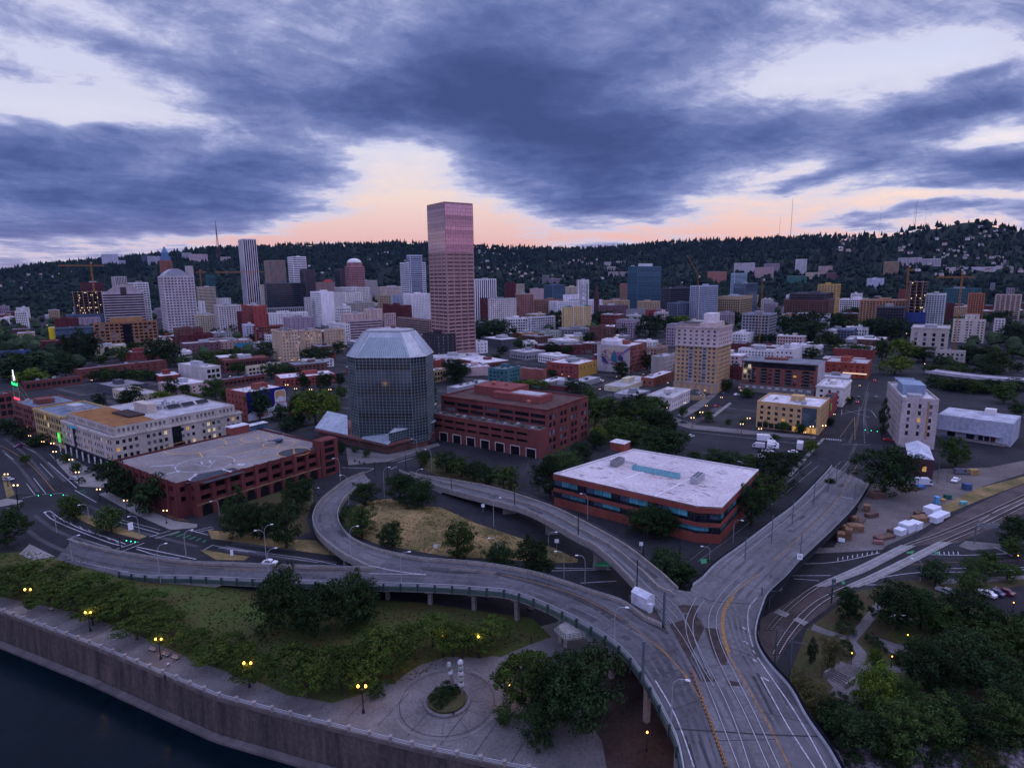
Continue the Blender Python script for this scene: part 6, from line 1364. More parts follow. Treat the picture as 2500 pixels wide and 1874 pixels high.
# lattice mast, spire, hill masts
b=MB();G,zt=at_range(*S('c',1150,498),1080);lattice(b,(G,G+UP*zt),5.5,9);o=b.build('lattice_mast',M_STEEL);tag(o,'squat silver lattice mast behind the stepped white office block','mast')
b=MB();G,zt=at_range(*S('c',1258,478),1060);h_=zt;b.frustum([G+Vector((x*4,y*4,h_*.62))for x,y in((-1,-1),(1,-1),(1,1),(-1,1))],[G+Vector((x*.1,y*.1,h_))for x,y in((-1,-1),(1,-1),(1,1),(-1,1))]);b.box(G,8,8,h_*.62);o=b.build('church_spire',cmat((.07,.035,.035)));tag(o,'dark pointed church spire left of the blue glass tower','spire')
def hill_hit(x,y):
 d=ray(x,y).normalized()
 for k in range(500):
  p=EYE+d*(1700+k*6)
  if p.z<hill(p.x,p.y):return p
 return None
for(x,y0,y1,lb,w_)in((465,522,476,'sturdy red and white radio mast on the left ridge',1.6),(1713,500,428,'tallest thin radio mast on the right ridge',1.0),(1686,503,466,'thin radio mast just left of the tallest one',.6),(1904,497,448,'lone thin radio mast on the shoulder of the right hill',.55),(1978,487,436,'left mast of the three near the right summit',.55),(1982,484,432,'middle and darkest mast of the three near the right summit',1.0),(2002,480,446,'right mast of the three near the right summit',.5)):
 rng=3550;G,zt=at_range(x/.8848,y1/.8848,rng);z0_=hill(G.x,G.y)-5;b=MB()
 if w_>1.4:
  for s in((1,1),(1,-1),(-1,-1),(-1,1)):b.tube([G+Vector((s[0]*9,s[1]*9,z0_)),G+Vector((s[0]*2,s[1]*2,z0_+(zt-z0_)*.6)),G+UP*zt],1.0,4)
  for k in range(8):t0=k/8;s0=9-7*min(1,t0/.6);b.tube([G+Vector((-s0,0,z0_+(zt-z0_)*t0)),G+Vector((s0,0,z0_+(zt-z0_)*(t0+.08)))],.6,3)
 else:b.tube([G+UP*z0_,G+UP*zt],[w_*1.2,w_*.7],5)
 o=b.build('radio_mast',cmat((.16,.09,.09)));tag(o,lb,'mast','radio masts on the ridge')
# kerbed town blocks north of the divide, on the street grid of the garage corner
cb=MB();M_BLK=mat('block_paving',(.055,.053,.056),.9,.35,.08,fine=.8);M_BLK2=mat('block_yard',(.033,.032,.034),.9,.4,.06,fine=.8)
for i in range(-7,12):
 for j in range(1,11):
  o=Gn+gdl*(i*79.2)+gdr*(j*79.2+(-2 if j else 0));q=[o,o+gdr*61,o+(gdr+gdl)*61,o+gdl*61]
  if min(p.length for p in q)>330 and max(p.length for p in q)<900 and all(p.y>60 and p.x<.55*p.y for p in q):
   cb.prism(q,-.1,.12,0,bottom=False);m_=[p.lerp(o+(gdr+gdl)*30.5,.16)for p in q];cb.poly([p+UP*.125 for p in m_],1)
struct(cb.build('pavement',[M_BLK,M_BLK2]))
# ================================================================ signs and painted walls
def neon(k,c,s=3.0):return mat(k,tuple(x*.4 for x in c),.5,.05,1,emit=(*c,s))
N_GRN,N_RED,N_WHT,N_YEL=neon('neon_green',(.02,1,.25),1.4),neon('neon_red',(1,.06,.14),1.6),neon('neon_white',(.95,.95,1),1.2),neon('neon_yellow',(.8,.75,.05),1.0)
d=stag;G,dl,dr,ll,h=d['D']-d['dl']*1.0,d['dl'],d['dr'],d['ll'],d['h']
sr=thing('neon_sign','neon sign with a leaping white deer above green and red words on a brick roof','sign');xd=-dl;n=-dr;b=MB();P0s=G+dr*1.5;wS,hS=9.5,17.0
for x in(0,wS):b.tube([P0s+xd*x+UP*h,P0s+xd*x+UP*(h+hS*.86)],.16,4);b.tube([P0s+xd*x+UP*(h+hS*.7),P0s+xd*x+dr*5+UP*h],.12,4)
for z in(.2,2.6,6,9.5,hS*.84):b.tube([P0s+UP*(h+z),P0s+xd*wS+UP*(h+z)],.11,4)
b.build('sign_frame',mat('frame_yellow',(.30,.22,.08),.6,.1,1),sr);mid_=P0s+xd*wS/2+n*.25
for z,t,s_,m in((10.4,'Portland',2.9,N_GRN),(7.6,'Oregon',2.3,mat('dim_green',(.05,.2,.18),.5,.1,1)),(1.5,'OLD TOWN',1.75,N_RED)):lettering(t,s_,mid_+UP*(h+z),xd,n,m,sr,.12)
st_o=[(.36,.0),(.40,.22),(.46,.30),(.62,.28),(.66,.05),(.70,.06),(.72,.34),(.62,.46),(.56,.66),(.60,.74),(.56,.80),(.60,.92),(.57,.95),(.50,.82),(.42,.94),(.38,.92),(.46,.78),(.40,.72),(.34,.76),(.33,.72),(.42,.66),(.36,.52),(.22,.46),(.22,.42),(.36,.44),(.34,.30),(.30,.02)]
b=MB();q=[mid_+xd*((u-.5)*7.5)+UP*(h+12.0+v*7.2)for u,v in st_o];b.frustum([p-n*.25 for p in q],q);b.build('deer_figure',N_WHT,sr)
ps=thing('parking_sign','round topped bright green lit sign hanging at the corner of the beige office','sign');xd=(beige['D']-beige['G']).normalized()*-1;n=-beige['dr'];P=beige['D']+n*2.2-beige['dl']*.5+UP*6.2
b=MB();q=[P+az(54)*x*-1+UP*z for x,z in((-1.5,0),(1.5,0),(1.5,2.6),(1.1,3.3),(0,3.6),(-1.1,3.3),(-1.5,2.6))];q=[P+az(126)*x+UP*z for x,z in((-1.5,0),(1.5,0),(1.5,2.6),(1.1,3.3),(0,3.6),(-1.1,3.3),(-1.5,2.6))];nn=az(216);b.frustum([p-nn*.3 for p in q],q);b.prism([P+az(126)*-1.5-nn*.3,P+az(126)*1.5-nn*.3,P+az(126)*1.5,P+az(126)*-1.5],P.z-1.5,P.z-.25);b.build('sign_board',neon('neon_lime',(.03,.8,.12),.9),ps)
b=MB();b.poly([P+nn*.04+az(126)*(.75*math.cos(t/16*6.283))+UP*(1.9+.75*math.sin(t/16*6.283))for t in range(16)]);b.build('yellow_disc',N_YEL,ps);lettering('P',1.0,P+nn*.1+UP*1.9,az(126),nn,M_SIGNB,ps,.02);lettering('PARK',.8,P+nn*.06-UP*.85,az(126),nn,M_SIGNW,ps,.02)
# beer wall
d=hamm;G,dl,dr,lr,ll,h=(d[k]for k in('G','dl','dr','lr','ll','h'));n=-dl
M_BB,M_BWH,M_BRD,M_GOLD=mat('ad_blue',(.012,.012,.14),.8,.1,.5),mat('ad_white',(.50,.54,.60),.8,.1,.5),mat('ad_red',(.42,.02,.06),.8,.1,.5),mat('ad_gold',(.42,.24,.12),.8,.2,.8)
def wallpoly(nm,pts,m,o,par,G=G,d_=dr,n_=n,L_=lr,h_=h):b=MB();b.poly([G+d_*L_*u+UP*h_*v+n_*o for u,v in pts]);return b.build(nm,m,par)
ad=wallpoly('painted_wall',((0,.02),(1,.02),(1,1),(0,1)),M_BB,.05,d['root'])
wallpoly('painted_drips',[(0,.0),(1,.0),(1,.42),(.97,.36),(.92,.34),(.72,.36),(.69,.46),(.66,.36),(.62,.34),(.58,.44),(.55,.33),(.5,.30),(.46,.38),(.42,.28),(.2,.26),(.12,.33),(0,.24)],M_BWH,.09,ad)
wallpoly('painted_can',((.70,.12),(.96,.12),(.985,.2),(.985,.8),(.96,.9),(.72,.9),(.695,.8),(.695,.2)),M_BWH,.13,ad);wallpoly('painted_foam',((.715,.62),(.74,.58),(.80,.68),(.88,.68),(.94,.60),(.965,.62),(.965,.8),(.94,.87),(.74,.87),(.715,.8)),M_GOLD,.17,ad);wallpoly('painted_can_foot',((.72,.13),(.95,.13),(.965,.27),(.715,.27)),M_BB,.17,ad)
lettering("Hamm's",2.6,G+dr*lr*.84+UP*h*.46+n*.2,dr,n,M_BRD,ad,.03);lettering("Hamm's",3.6,G+dr*lr*.42+UP*h*.13+n*.2,dr,n,M_BRD,ad,.03)
for k in range(5):wallpoly('painted_lines',((.75,.39-k*.022),(.93-.02*(k%2),.39-k*.022),(.93-.02*(k%2),.382-k*.022),(.75,.382-k*.022)),M_BB,.19,ad)
# painted wall in the middle
d=mural;G,dl,dr,ll,h=(d[k]for k in('G','dl','dr','ll','h'));W_=lambda nm,pts,m,o,par=None:wallpoly(nm,pts,m,o,par or mp,G,dl,-dr,ll,h)
mp=wallpoly('painted_wall',((0,0),(1,0),(1,1),(0,1)),cmat((.34,.31,.32)),.04,d['root'],G,dl,-dr,ll,h);rs=random.Random(12);MC=[mat('mural_%s'%k,c,.85,.2,1)for k,c in(('pink',(.42,.10,.15)),('orange',(.45,.2,.09)),('violet',(.13,.08,.22)),('navy',(.03,.045,.11)),('teal',(.03,.12,.16)),('gold',(.45,.3,.12)))];mbs=[MB()for _ in MC]
W_('painted_strip',((.18,.80),(.84,.84),(.82,.90),(.2,.88)),mat('mural_cream',(.42,.34,.24),.85,.25,2),.06)
for k in range(130):
 u,v=rs.uniform(.2,.86),rs.uniform(.22,.78);c=rs.choice((0,0,1,2,2,3,4,0));c=5 if abs(u-.62)<.07 and v>.45 and rs.random()<.7 else c;a,L_,t=rs.gauss(.2,.5),rs.uniform(.03,.10),rs.uniform(.008,.03)
 mbs[c].poly([G+dl*ll*uu+UP*h*vv-dr*(.08+k*.0015)for uu,vv in((u-L_*math.cos(a),v-L_*math.sin(a)),(u+t*.4,v-t),(u+L_*math.cos(a),v+L_*math.sin(a)),(u-t*.3,v+t))])
for b,m in zip(mbs,MC):b.build('painted_strokes',m,mp)
W_('painted_shape',((.36,.36),(.58,.42),(.55,.6),(.46,.84),(.42,.68)),MC[4],.30);W_('painted_shape',((.60,.26),(.82,.40),(.86,.56),(.78,.56),(.66,.36)),MC[3],.31);W_('painted_shape',((.18,.40),(.36,.46),(.34,.62),(.26,.66),(.20,.52)),MC[3],.32);W_('painted_ribbon',((0,.88),(.30,.62),(.32,.66),(0,.96)),MC[2],.33)
b=MB();block(b,G,dl,dr,ll*.35,ll*.9,1.5,8,h-.5,h+3.6);b.build('white_penthouse',cmat((.56,.54,.58)),d['root'])
P,_=bb['G'],0;cE=P+bb['dr']*bb['lr']*.72-bb['dl']*1.2;label_sign('','a',0,0,0,bb['lr']*.5,bb['lr']*.13,bb['dr'],-bb['dl'],mat('billboard_teal',(.02,.20,.32),.6,.3,1),M_SIGNW,'billboard','wide teal billboard with a white framed round badge above the low building',at_=cE+UP*(bb['h']*.62))
G=beige['G'];lettering('UO',.1,G,beige['dr'],-beige['dl'],M_SIGNW,beige['root'],.01)if 0 else None
b=MB();P=beige['D']-beige['dl']*beige['ll']*.24-beige['dr']*.12+UP*(beige['h']-2.2);b.box(P,beige['ll']*.15,.2,.9,beige['dl']);b.build('blue_sign',neon('sign_blue',(.03,.4,.8),.25),beige['root'])
gpx=tanlot
rb=BLD['red building with a bright green poster'];b=MB();b.poly([rb['G']+rb['dl']*(rb['ll']*u)+UP*(rb['h']*v)-rb['dr']*.1 for u,v in((.2,.35),(.9,.35),(.9,.8),(.2,.8))]);b.poly([rb['G']+rb['dr']*(2+4*u)+UP*(rb['h']*v)-rb['dl']*.1 for u,v in((0,.35),(1,.35),(1,.8),(0,.8))]);b.build('green_poster',neon('poster_green',(.15,.5,.03),.25),rb['root'])
rc=BLD['orange red brick restaurant with a lit white canopy'];b=MB();block(b,rc['G'],rc['dl'],rc['dr'],0,rc['ll']*.55,-1.6,0,3.6,4.3);b.build('lit_canopy',neon('canopy_light',(1,.78,.55),.8),rc['root'])
tt=BLD['two tone building, red on one front and mustard yellow on the other'];b=MB();block(b,tt['G'],tt['dl'],tt['dr'],-.12,-.02,-.02,tt['lr'],0,tt['h']+.05);yw=b.build('mustard_wall',cmat((.36,.22,.05)),tt['root'])
for k in range(5):o=link('window',pane_mesh(1.4,1.8,G_DARK,True),tt['root'],tt['G']+tt['dr']*(tt['lr']*(.12+.18*k))-tt['dl']*.14+UP*(tt['h']*.6));o.rotation_euler.z=math.atan2(tt['dr'].y,tt['dr'].x)
YS=BLD['low cream building with a grey roof and a yellow stair head'];b=MB();b.box(YS['A']+YS['dl']*YS['ll']*.5+YS['dr']*YS['lr']*.55+UP*(YS['h']-.8),3,3,3.2,YS['dr']);b.build('stair_head',cmat((.45,.33,.12)),YS['roof'])
for(fr,x,y,w,hh,lb,t)in(('k',1135,375,1.5,2.6,'white board on a thin post beside the street median',''),('m',915,490,1.3,1.3,'small white road sign on the verge below the tram viaduct',''),('h',633,1235,1.2,1.2,'small white road sign by the slip road under the brick office block',''),('l',1815,535,1.2,1.2,'small white sign in the dry grass island',''),('o',268,640,1.3,1.6,'speed sign reading 25 at the side of the broad viaduct','25'),('o',628,480,1.8,1.2,'white notice on the lumber yard fence',''),('k',2003,600,.8,1.8,'narrow pale blue sign on the long median',''),('h',1995,1575,1.3,1.3,'white street sign beside the tram viaduct by the teal glass office','')):
 P=drop(*S(fr,x,y));r=thing('road_sign',lb,'sign');b=MB();b.tube([P,P+UP*2.2],.06,5);b.build('post',M_STEEL,r);b=MB();dv=(EYE-P);dv.z=0;dv.normalize();sd=Vector((-dv.y,dv.x,0));q=[P+dv*.08+sd*(w/2*i)+UP*(2.0+hh*j)for i,j in((-1,0),(1,0),(1,1),(-1,1))];b.frustum([p-dv*.06 for p in q],q);so=b.build('sign_board',mat('road_sign_white',(.7,.72,.75),.6,.05,.5),r)  # boards in a slightly paler white than the other signs
 if t:lettering(t,hh*.55,P+dv*.1+UP*(2+hh/2),sd,dv,M_SIGNB,r,.02)
# ================================================================ plants
def leafmat(k,c,c2):return mat(k,c,.8,.3,.35,col2=c2,island=.5,objvar=.3,spec=.04)
LM={'d':leafmat('leaf_dark',(.017,.032,.010),(.009,.019,.008)),'m':leafmat('leaf_mid',(.030,.052,.012),(.016,.030,.009)),'l':leafmat('leaf_light',(.058,.088,.011),(.032,.054,.010)),'c':leafmat('leaf_cherry',(.034,.054,.009),(.019,.032,.008)),'o':leafmat('leaf_olive',(.055,.052,.018),(.032,.034,.014))}
M_BARK=mat('bark',(.05,.038,.03),.95,.3,.8)
def crown_mesh(kind,seed,mt,n,leaf):
 rs=random.Random(seed);b=MB();cl=[]
 if kind=='cone':
  for k in range(52):t=rs.random()**1.3;a=rs.random()*6.283;r=.46*(1-t)**.8*rs.uniform(.5,1);cl.append((Vector((r*math.cos(a),r*math.sin(a),.12+.86*t)),.10*(1.15-t)))
 elif kind=='spread':
  for k in range(46):a=rs.random()*6.283;r=.44*math.sqrt(rs.random());cl.append((Vector((r*math.cos(a),r*math.sin(a),.52+.34*(1-(r/.46)**2)*rs.uniform(.55,1.1)-.12*(r/.44)*rs.random())),rs.uniform(.07,.13)))
 elif kind=='poplar':
  for k in range(50):t=rs.random();a=rs.random()*6.283;r=.38*math.sin(math.pi*(.12+.8*t))*rs.uniform(.4,1);cl.append((Vector((r*math.cos(a),r*math.sin(a),.08+.86*t)),.10))
 elif kind=='bush':
  for k in range(30):a=rs.random()*6.283;e=rs.random();r=.42*math.sqrt(1-e*e);cl.append((Vector((r*math.cos(a),r*math.sin(a),.2+.62*e)),rs.uniform(.10,.16)))
 else:
  lob=None if 0 else[(Vector((.26*math.cos(a),.26*math.sin(a),z)),rr)for a,z,rr in[(rs.random()*6.283,rs.uniform(.30,.70),rs.uniform(.22,.32))for _ in range(8)]]+[(Vector((0,0,.62)),.33)]
  for k in range(92):
   c,r=rs.choice(lob);dv=Vector((rs.gauss(0,1),rs.gauss(0,1),rs.gauss(.25,1))).normalized();p=c+dv*r*rs.uniform(.75,1.02);p.z=max(.10,p.z);cl.append((p,rs.uniform(.06,.115)))
  for k in range(40):a,t=rs.random()*6.283,rs.random();r=.40*math.sqrt(max(.05,1-(2*t-1)**2))*rs.uniform(.5,1);cl.append((Vector((r*math.cos(a),r*math.sin(a),.14+.68*t)),rs.uniform(.07,.12)))
 for i in range(n):
  c,r=cl[i%len(cl)]if rs.random()<.9 else rs.choice(cl);dv=Vector((rs.gauss(0,1),rs.gauss(0,1),rs.gauss(.3,.8))).normalized();p=c+Vector((dv.x,dv.y,dv.z*(.55 if kind=='spread' else .8)))*r*rs.uniform(.55,1.15)
  nn=(dv+Vector((rs.uniform(-.6,.6),rs.uniform(-.6,.6),rs.uniform(-.1,.9)))).normalized();u=nn.cross(Vector((rs.random()-.5,rs.random()-.5,rs.random()-.3))).normalized();v=nn.cross(u);s=leaf*rs.uniform(.55,1.25)
  b.poly([p-u*s,p+v*s*.62,p+u*s*.9,p-v*s*.55])
 return b.mesh('crown',mt)
def trunk_mesh(kind,seed):
 rs=random.Random(seed);b=MB();top={'spread':.55,'bush':.3}.get(kind,.62);b.tube([(0,0,-.02),(.01,0,top*.4),(.0,.01,top)],[.034,.026,.012],7)
 for k in range(5):a=k*1.3+rs.random();e=Vector((.3*math.cos(a),.3*math.sin(a),top+rs.uniform(.02,.14)));b.tube([(0,0,top*rs.uniform(.45,.75)),e*.5+Vector((0,0,top*.36)),e],[.016,.011,.004],5)
 return b.mesh('trunk',M_BARK)
KINDS={'r':('round','m',.021,7600),'D':('round','d',.021,7600),'l':('round','l',.022,6600),'s':('spread','c',.026,3600),'c':('cone','d',.024,3600),'p':('poplar','d',.026,3200),'P':('poplar','l',.026,3200),'b':('bush','d',.04,1300),'o':('round','o',.021,4200),'t':('round','m',.034,2900),'T':('round','d',.034,2900),'L':('round','l',.034,2700)}
PROT={}
def proto(k):
 if k not in PROT:kd,mt,lf,n=KINDS[k];PROT[k]=[(crown_mesh(kd,31*ord(k)+i,LM[mt],n,lf),trunk_mesh(kd,i))for i in range(4 if k in 'rDtT' else 3)]
 return PROT[k]
TREES=[]
def tree(fr,x,y,w,h,k,z=None):
 sx,sy=S(fr,x,y);P=bp(sx,sy,0)if z is None else z;sc=3.4976 if fr in 'np' else 3.528;q=CM.transposed()@(P-EYE);W_=w/sc/FPX*q.z*(1.0 if k in 'pPb' else 1.12 if k=='s' else 1.2);H_=1.06*max(height_for(P,S(fr,x,y-h)[1]),W_*.5)
 me=proto(k);i=len(TREES);c,t=me[i%len(me)];nm={'b':'bush','c':'conifer_tree','p':'poplar_tree','P':'poplar_tree','s':'cherry_tree'}.get(k,'broadleaf_tree')
 r=thing(nm,'','bush' if k=='b' else 'tree',P,(i*2.4)%6.283);sx_=.9+.2*((i*.37)%1);r.scale=(W_*sx_,W_*(2-sx_),H_);link('crown',c,r);link('trunk',t,r);TREES.append((r,sx,sy-h/sc/2,k,W_));return r
TD={'k':'D60,480,330,340 s90,820,330,180 s250,790,300,170 s120,900,320,170 s380,880,300,180 s540,790,300,170 s620,920,300,180 s770,880,300,190 s430,1000,320,190 s660,1040,310,190 s880,990,310,190 s930,1110,320,200 s1030,930,260,160 s1100,1040,310,200 s800,1150,300,180 s1270,1040,310,190 s1180,1270,330,200 s1420,1230,320,200 s1330,1130,300,180 s1500,1330,310,190 s1690,1390,320,200 s1850,1500,320,200 s1960,1420,300,200 s2100,1520,320,210 s2190,1640,330,230 t650,250,170,200 t960,350,250,230 t590,170,150,140','f':'T1000,1080,240,300 T1120,1130,240,270 T1300,1240,300,290 t225,830,70,100 b700,990,70,60 t570,810,90,90 t670,905,90,110 b770,900,80,50 b880,960,90,70 L1400,300,150,120 T1130,350,210,190 T860,330,90,120 L1560,310,130,90 L1680,300,140,90 t1860,270,170,200 T1480,240,110,170 T1600,240,90,110 t1980,300,150,160 b2050,430,90,50 T60,560,180,130 T200,610,150,100 T340,660,160,90','g':'c105,1280,260,290 D140,1440,300,300 D310,1470,270,310 D530,1540,330,390 D620,1240,270,290 c680,1110,130,170 D1210,1190,210,210 D1510,1160,260,260 D1700,1210,290,260 b1075,1300,180,130 r1180,1450,280,230 D1440,1550,220,230 r2000,1640,290,310 T300,440,190,270 t480,440,130,140 L780,480,260,310 t660,410,170,230 L860,340,120,170 L940,350,100,130 T620,500,160,130 T560,540,160,100 t1115,720,60,50 t1215,760,60,70 T1000,740,70,120','h':'r130,840,110,140 T320,890,200,180 t450,940,180,180 T560,970,180,180 T680,1010,180,180 t810,1040,210,210 b900,1050,90,90 D1210,1110,290,360 r1330,900,250,200 D1470,790,190,170 D1600,690,170,150 t1600,480,210,260 t1700,410,170,160 T1850,490,250,240 t2060,450,260,230 r1880,660,250,190 L1625,620,140,130 D2150,760,250,260 t2000,640,220,190 t1760,560,180,140 L1720,330,120,90 T1980,330,160,120 t1900,800,110,80 T2190,560,180,190','i':'D410,780,390,270 r130,500,240,230 t60,610,200,200 r300,500,220,210 D400,540,200,200 D910,850,280,130 t680,790,110,80 r1180,850,170,110 D1340,1000,400,300 r1300,1190,280,290 D1180,1340,230,330 D100,1270,290,210 D280,1440,300,270 D430,1440,240,260 t800,455,90,95 t590,415,70,105 t1300,510,80,85 t1445,545,85,95 T1600,560,80,85 L1690,725,110,115 t985,480,50,50 t1105,490,50,50 t715,422,50,60 T1850,485,75,65 D50,1260,240,240 D1570,840,140,130 t1380,610,70,50 t1140,250,80,90 T1850,1000,80,60','j':'D1000,1075,430,430 r1615,850,240,240 p985,590,110,330 t1540,190,140,110 T1640,200,150,110 t1780,210,150,110 T1900,210,140,110 t2030,290,180,180 t2150,420,120,140 T700,300,60,60 T540,480,60,55','o':'D690,1090,170,260 D1440,790,230,200 D1110,1190,400,400 D1310,1190,330,330 D1700,1240,420,390 r1760,910,250,250 t2125,570,160,170 D2110,450,230,240 r1770,730,170,160 t1910,740,150,140 t2060,760,150,150 t1900,620,150,110 r1480,1230,280,280 D1330,1010,200,170 b960,1130,140,100 b890,1310,110,110 b960,1370,110,90 D1720,1680,600,460 r2060,1620,460,430 D1390,1720,460,400 D2130,1330,340,260 r1900,1420,330,330 D2250,1500,300,400 b1180,1480,200,90','n':'r2380,1500,420,400 D2650,1480,460,420 r2900,1520,420,400 b2230,1640,190,120 b2420,1650,210,130 b2640,1640,220,140 o2800,1660,240,190 D3050,1400,420,420 b2080,1650,150,90 b2900,1690,200,120 l1850,1260,310,480 r1960,1080,260,220 c1650,400,190,250 b1620,505,160,100 p1330,760,120,210 o1480,830,160,320 o1350,1180,300,260 o1230,1010,190,170 D1700,1500,450,330 r2060,1560,420,420 D1500,1330,300,230 b1570,1100,160,90 b1610,690,150,130 D1900,1560,420,330 o1450,1260,260,180 b1700,1640,180,110 r2150,1200,200,260 l1870,830,130,200 b1750,1100,160,100','p':'s100,920,430,320 s330,930,400,300 s560,930,380,350 s800,800,400,340 s500,1050,320,290 s1000,740,350,310 s1250,620,390,270 s1420,700,330,300 s1500,720,320,270 s1760,610,330,250 s1650,690,280,210 s2010,1110,460,430 D2130,1440,320,320 t750,1075,150,160 t1860,1290,160,180 s180,1060,380,280 s900,870,330,260 s2100,950,380,300 s660,1000,300,260','l':'D500,1160,460,510 D1080,1140,420,450 D750,1240,420,410 D1180,1120,300,300 D620,1180,300,330','m':'D1150,2060,620,720 D960,1960,460,520 r700,1900,420,430 c700,690,150,200 D700,720,320,330 D400,640,280,170 D1850,800,360,300 D1980,820,230,230','a':'T740,1010,190,160 T640,1220,160,280 T730,1150,160,260 T790,1170,150,240 T1400,1220,240,260 T1460,1180,150,160 t1050,1170,120,140 t870,1190,130,70 t1130,1070,110,70 T270,1310,340,230 T150,1340,230,180 T450,1320,240,150 T570,1300,150,220 L280,1370,240,110 T870,1340,160,110 t980,1345,170,110 T1080,1350,170,110 t1180,1340,160,90 T1280,1330,150,80 T1950,960,170,120 T1480,900,90,130 t1620,1210,160,70 t1780,1180,180,80 T2050,1240,140,110 t1960,1160,170,70 T60,1060,200,90 T480,1110,120,110 L80,1330,140,90 T120,1140,200,80 T320,1180,200,80 t1850,1230,150,80 T1430,1020,100,120 T1520,760,80,70','b':'T750,1200,180,150 D860,1210,190,160 T970,1100,140,95 T400,1320,140,140 t530,1280,140,90 T620,1290,150,90 T720,1270,150,90 t340,1170,150,110 T240,1010,100,80 T670,1410,110,145 D850,1430,160,165 T990,1380,75,110 P1790,1610,130,340 D1960,1360,210,210 T2060,1300,110,100 t120,1290,130,120 T60,960,110,110 L930,1640,140,170 t330,1080,160,70 T2180,1000,120,120 t1000,1500,110,120 T20,880,120,140 T300,640,120,60','c':'T380,990,310,120 T890,890,170,160 T1270,890,200,150 D1400,895,230,165 T1560,890,170,120 T1710,890,190,120 T1830,890,190,130 L1950,880,190,100 t610,1080,110,110 t690,1100,100,100 T820,1120,110,100 T900,1120,120,110 t1000,1115,110,90 D1480,1310,170,140 T1690,1250,95,160 D60,1340,160,140 L600,1400,120,70 L690,1405,130,80 L790,1410,110,85 T880,1310,90,70 T300,1180,60,60 T400,1170,80,60 T1080,1440,190,70 t1190,1530,130,140 t560,900,70,60 T1180,1010,100,90 T1540,960,220,90 T1330,990,160,90 T450,1110,90,70 T1250,800,110,80','e':'T1450,970,230,210 D1600,920,220,180 D1700,1030,290,220 T1520,1030,140,120 T1730,1100,150,120 T1890,1070,160,120 T1940,890,200,130 t2050,810,140,110 T1050,860,140,120 T1260,1010,90,70 T1350,1010,90,80 T1040,1320,90,130 L640,800,170,60 T1720,780,160,80 t1160,1480,110,60 T300,960,220,100 T200,900,180,90 t2100,930,170,120 T960,1430,90,110','d':'T1450,1570,160,80 T1560,1580,150,70 t1680,1590,170,90 T1800,1600,160,80 T1920,1600,170,90 t2040,1610,160,90 T2150,1600,160,100 T1900,1480,180,110 t1620,1440,140,100 T1480,1400,120,110 T850,1130,190,150 T1070,1160,270,190 L1150,1350,210,210 L1090,1460,240,160 T980,1340,120,190 D1340,1350,210,140 D1720,1360,220,150 D1860,1370,220,160 t1990,1440,190,210 D2110,1220,230,210 T1980,1070,160,160 T2150,1440,80,85 T730,980,140,110 t1400,1460,130,90 t1560,1470,140,90 T1680,1470,130,80 t620,1290,160,60 t780,1300,180,70 T300,1140,300,220 T420,1190,160,130 T540,1210,150,120 T1930,780,130,130 T1090,720,160,100 T1540,820,140,80 T720,740,160,90 T1700,880,110,120 T1300,930,90,140 T640,1020,150,110 t380,1330,180,60 T1250,1130,100,120',}
for fr,t in TD.items():
 for w in t.split():
  tree(fr,*[float(v)for v in w[1:].split(',')],w[0])
LAND=[('the glass octagon',830,830),('the brick parking garage',490,1020),('the beige office block',330,920),('the brick office block',1110,910),('the pale roofed office',1415,1050),('the dry grass island',930,1120),('the round plaza',970,1500),('the promenade lamps',340,1380),('the park lawn',650,1330),('the viaduct junction',1490,1300),('the lumber yard',1960,1110),('the rail crossing',1880,1190),('the park steps',1830,1430),('the right hand car park',2140,1290),('the tall pinkish hotel',1970,880),('the sandy tower',1515,770),('the mustard office',1710,890),('the truck lot',1640,940),('the balconied brick apartments',1690,800),('the civic building',2010,740),('the painted wall',1320,775),('the red and mustard building',1220,790),('the pink tower',975,660),('the tan hotel',660,735),('the blue beer wall',580,860),('the long brick warehouse',265,800),('the orange office block',270,710),('the curved roof tower',390,650),('the neon deer sign',40,830),('the sand coloured block',1245,690),('the tree lined park square',1390,650),('the walled garden',1350,880),('the street canyon',370,730),('the left street junction',100,1060),('the small riverside lawn',60,1180),('the loop ramp',690,1090),('the teal building',1090,790),('the dark brown apartments',1750,690),('the orange tan apartments',1930,700),('the right viaduct',1700,1130),('the charcoal hotel',950,740)]
LP=[(n_,x/.8848,y/.8848)for n_,x,y in LAND]
ORD=['leftmost','second from left','third from left','fourth from left','fifth from left','sixth from left','seventh from left','eighth from left','ninth from left','tenth from left','eleventh from left','twelfth from left','thirteenth from left','fourteenth from left','fifteenth from left']+['%dth from left'%k for k in range(16,40)]
TONE={'r':'green leafy tree','D':'dark leafy tree','l':'light green tree','s':'low spreading cherry tree','c':'dark pointed conifer','p':'slim dark poplar','P':'slim yellowish poplar','b':'rounded dark bush','o':'brownish thin tree','t':'green leafy tree','T':'dark leafy tree','L':'yellow green tree'}
def autolabel(items,base):
 """items: (object, x, y, words); adds where each one stands, and its order among those it could be mistaken for"""
 g={}
 for o,x,y,wd in items:
  n_,lx,ly=min(LP,key=lambda l:(l[1]-x)**2+((l[2]-y)*1.3)**2);dx,dy=x-lx,y-ly
  rel=('left of' if dx<0 else 'right of')if abs(dx)>abs(dy)*1.2 else('behind' if dy<0 else 'in front of')
  if math.hypot(dx,dy)<26:rel='close to'
  g.setdefault((wd,rel,n_),[]).append((x,o))
 for(wd,rel,n_),L_ in g.items():
  L_.sort(key=lambda t:t[0])
  for k,(x,o)in enumerate(L_):
   o['label']=f"{wd} {rel} {n_}"+(', '+ORD[k]if len(L_)>1 else '')
   o['group']=base
autolabel([(r,x,y,('large ' if w>13 else 'small ' if w<5.5 else '')+TONE[k])for r,x,y,k,w in TREES],'city trees')
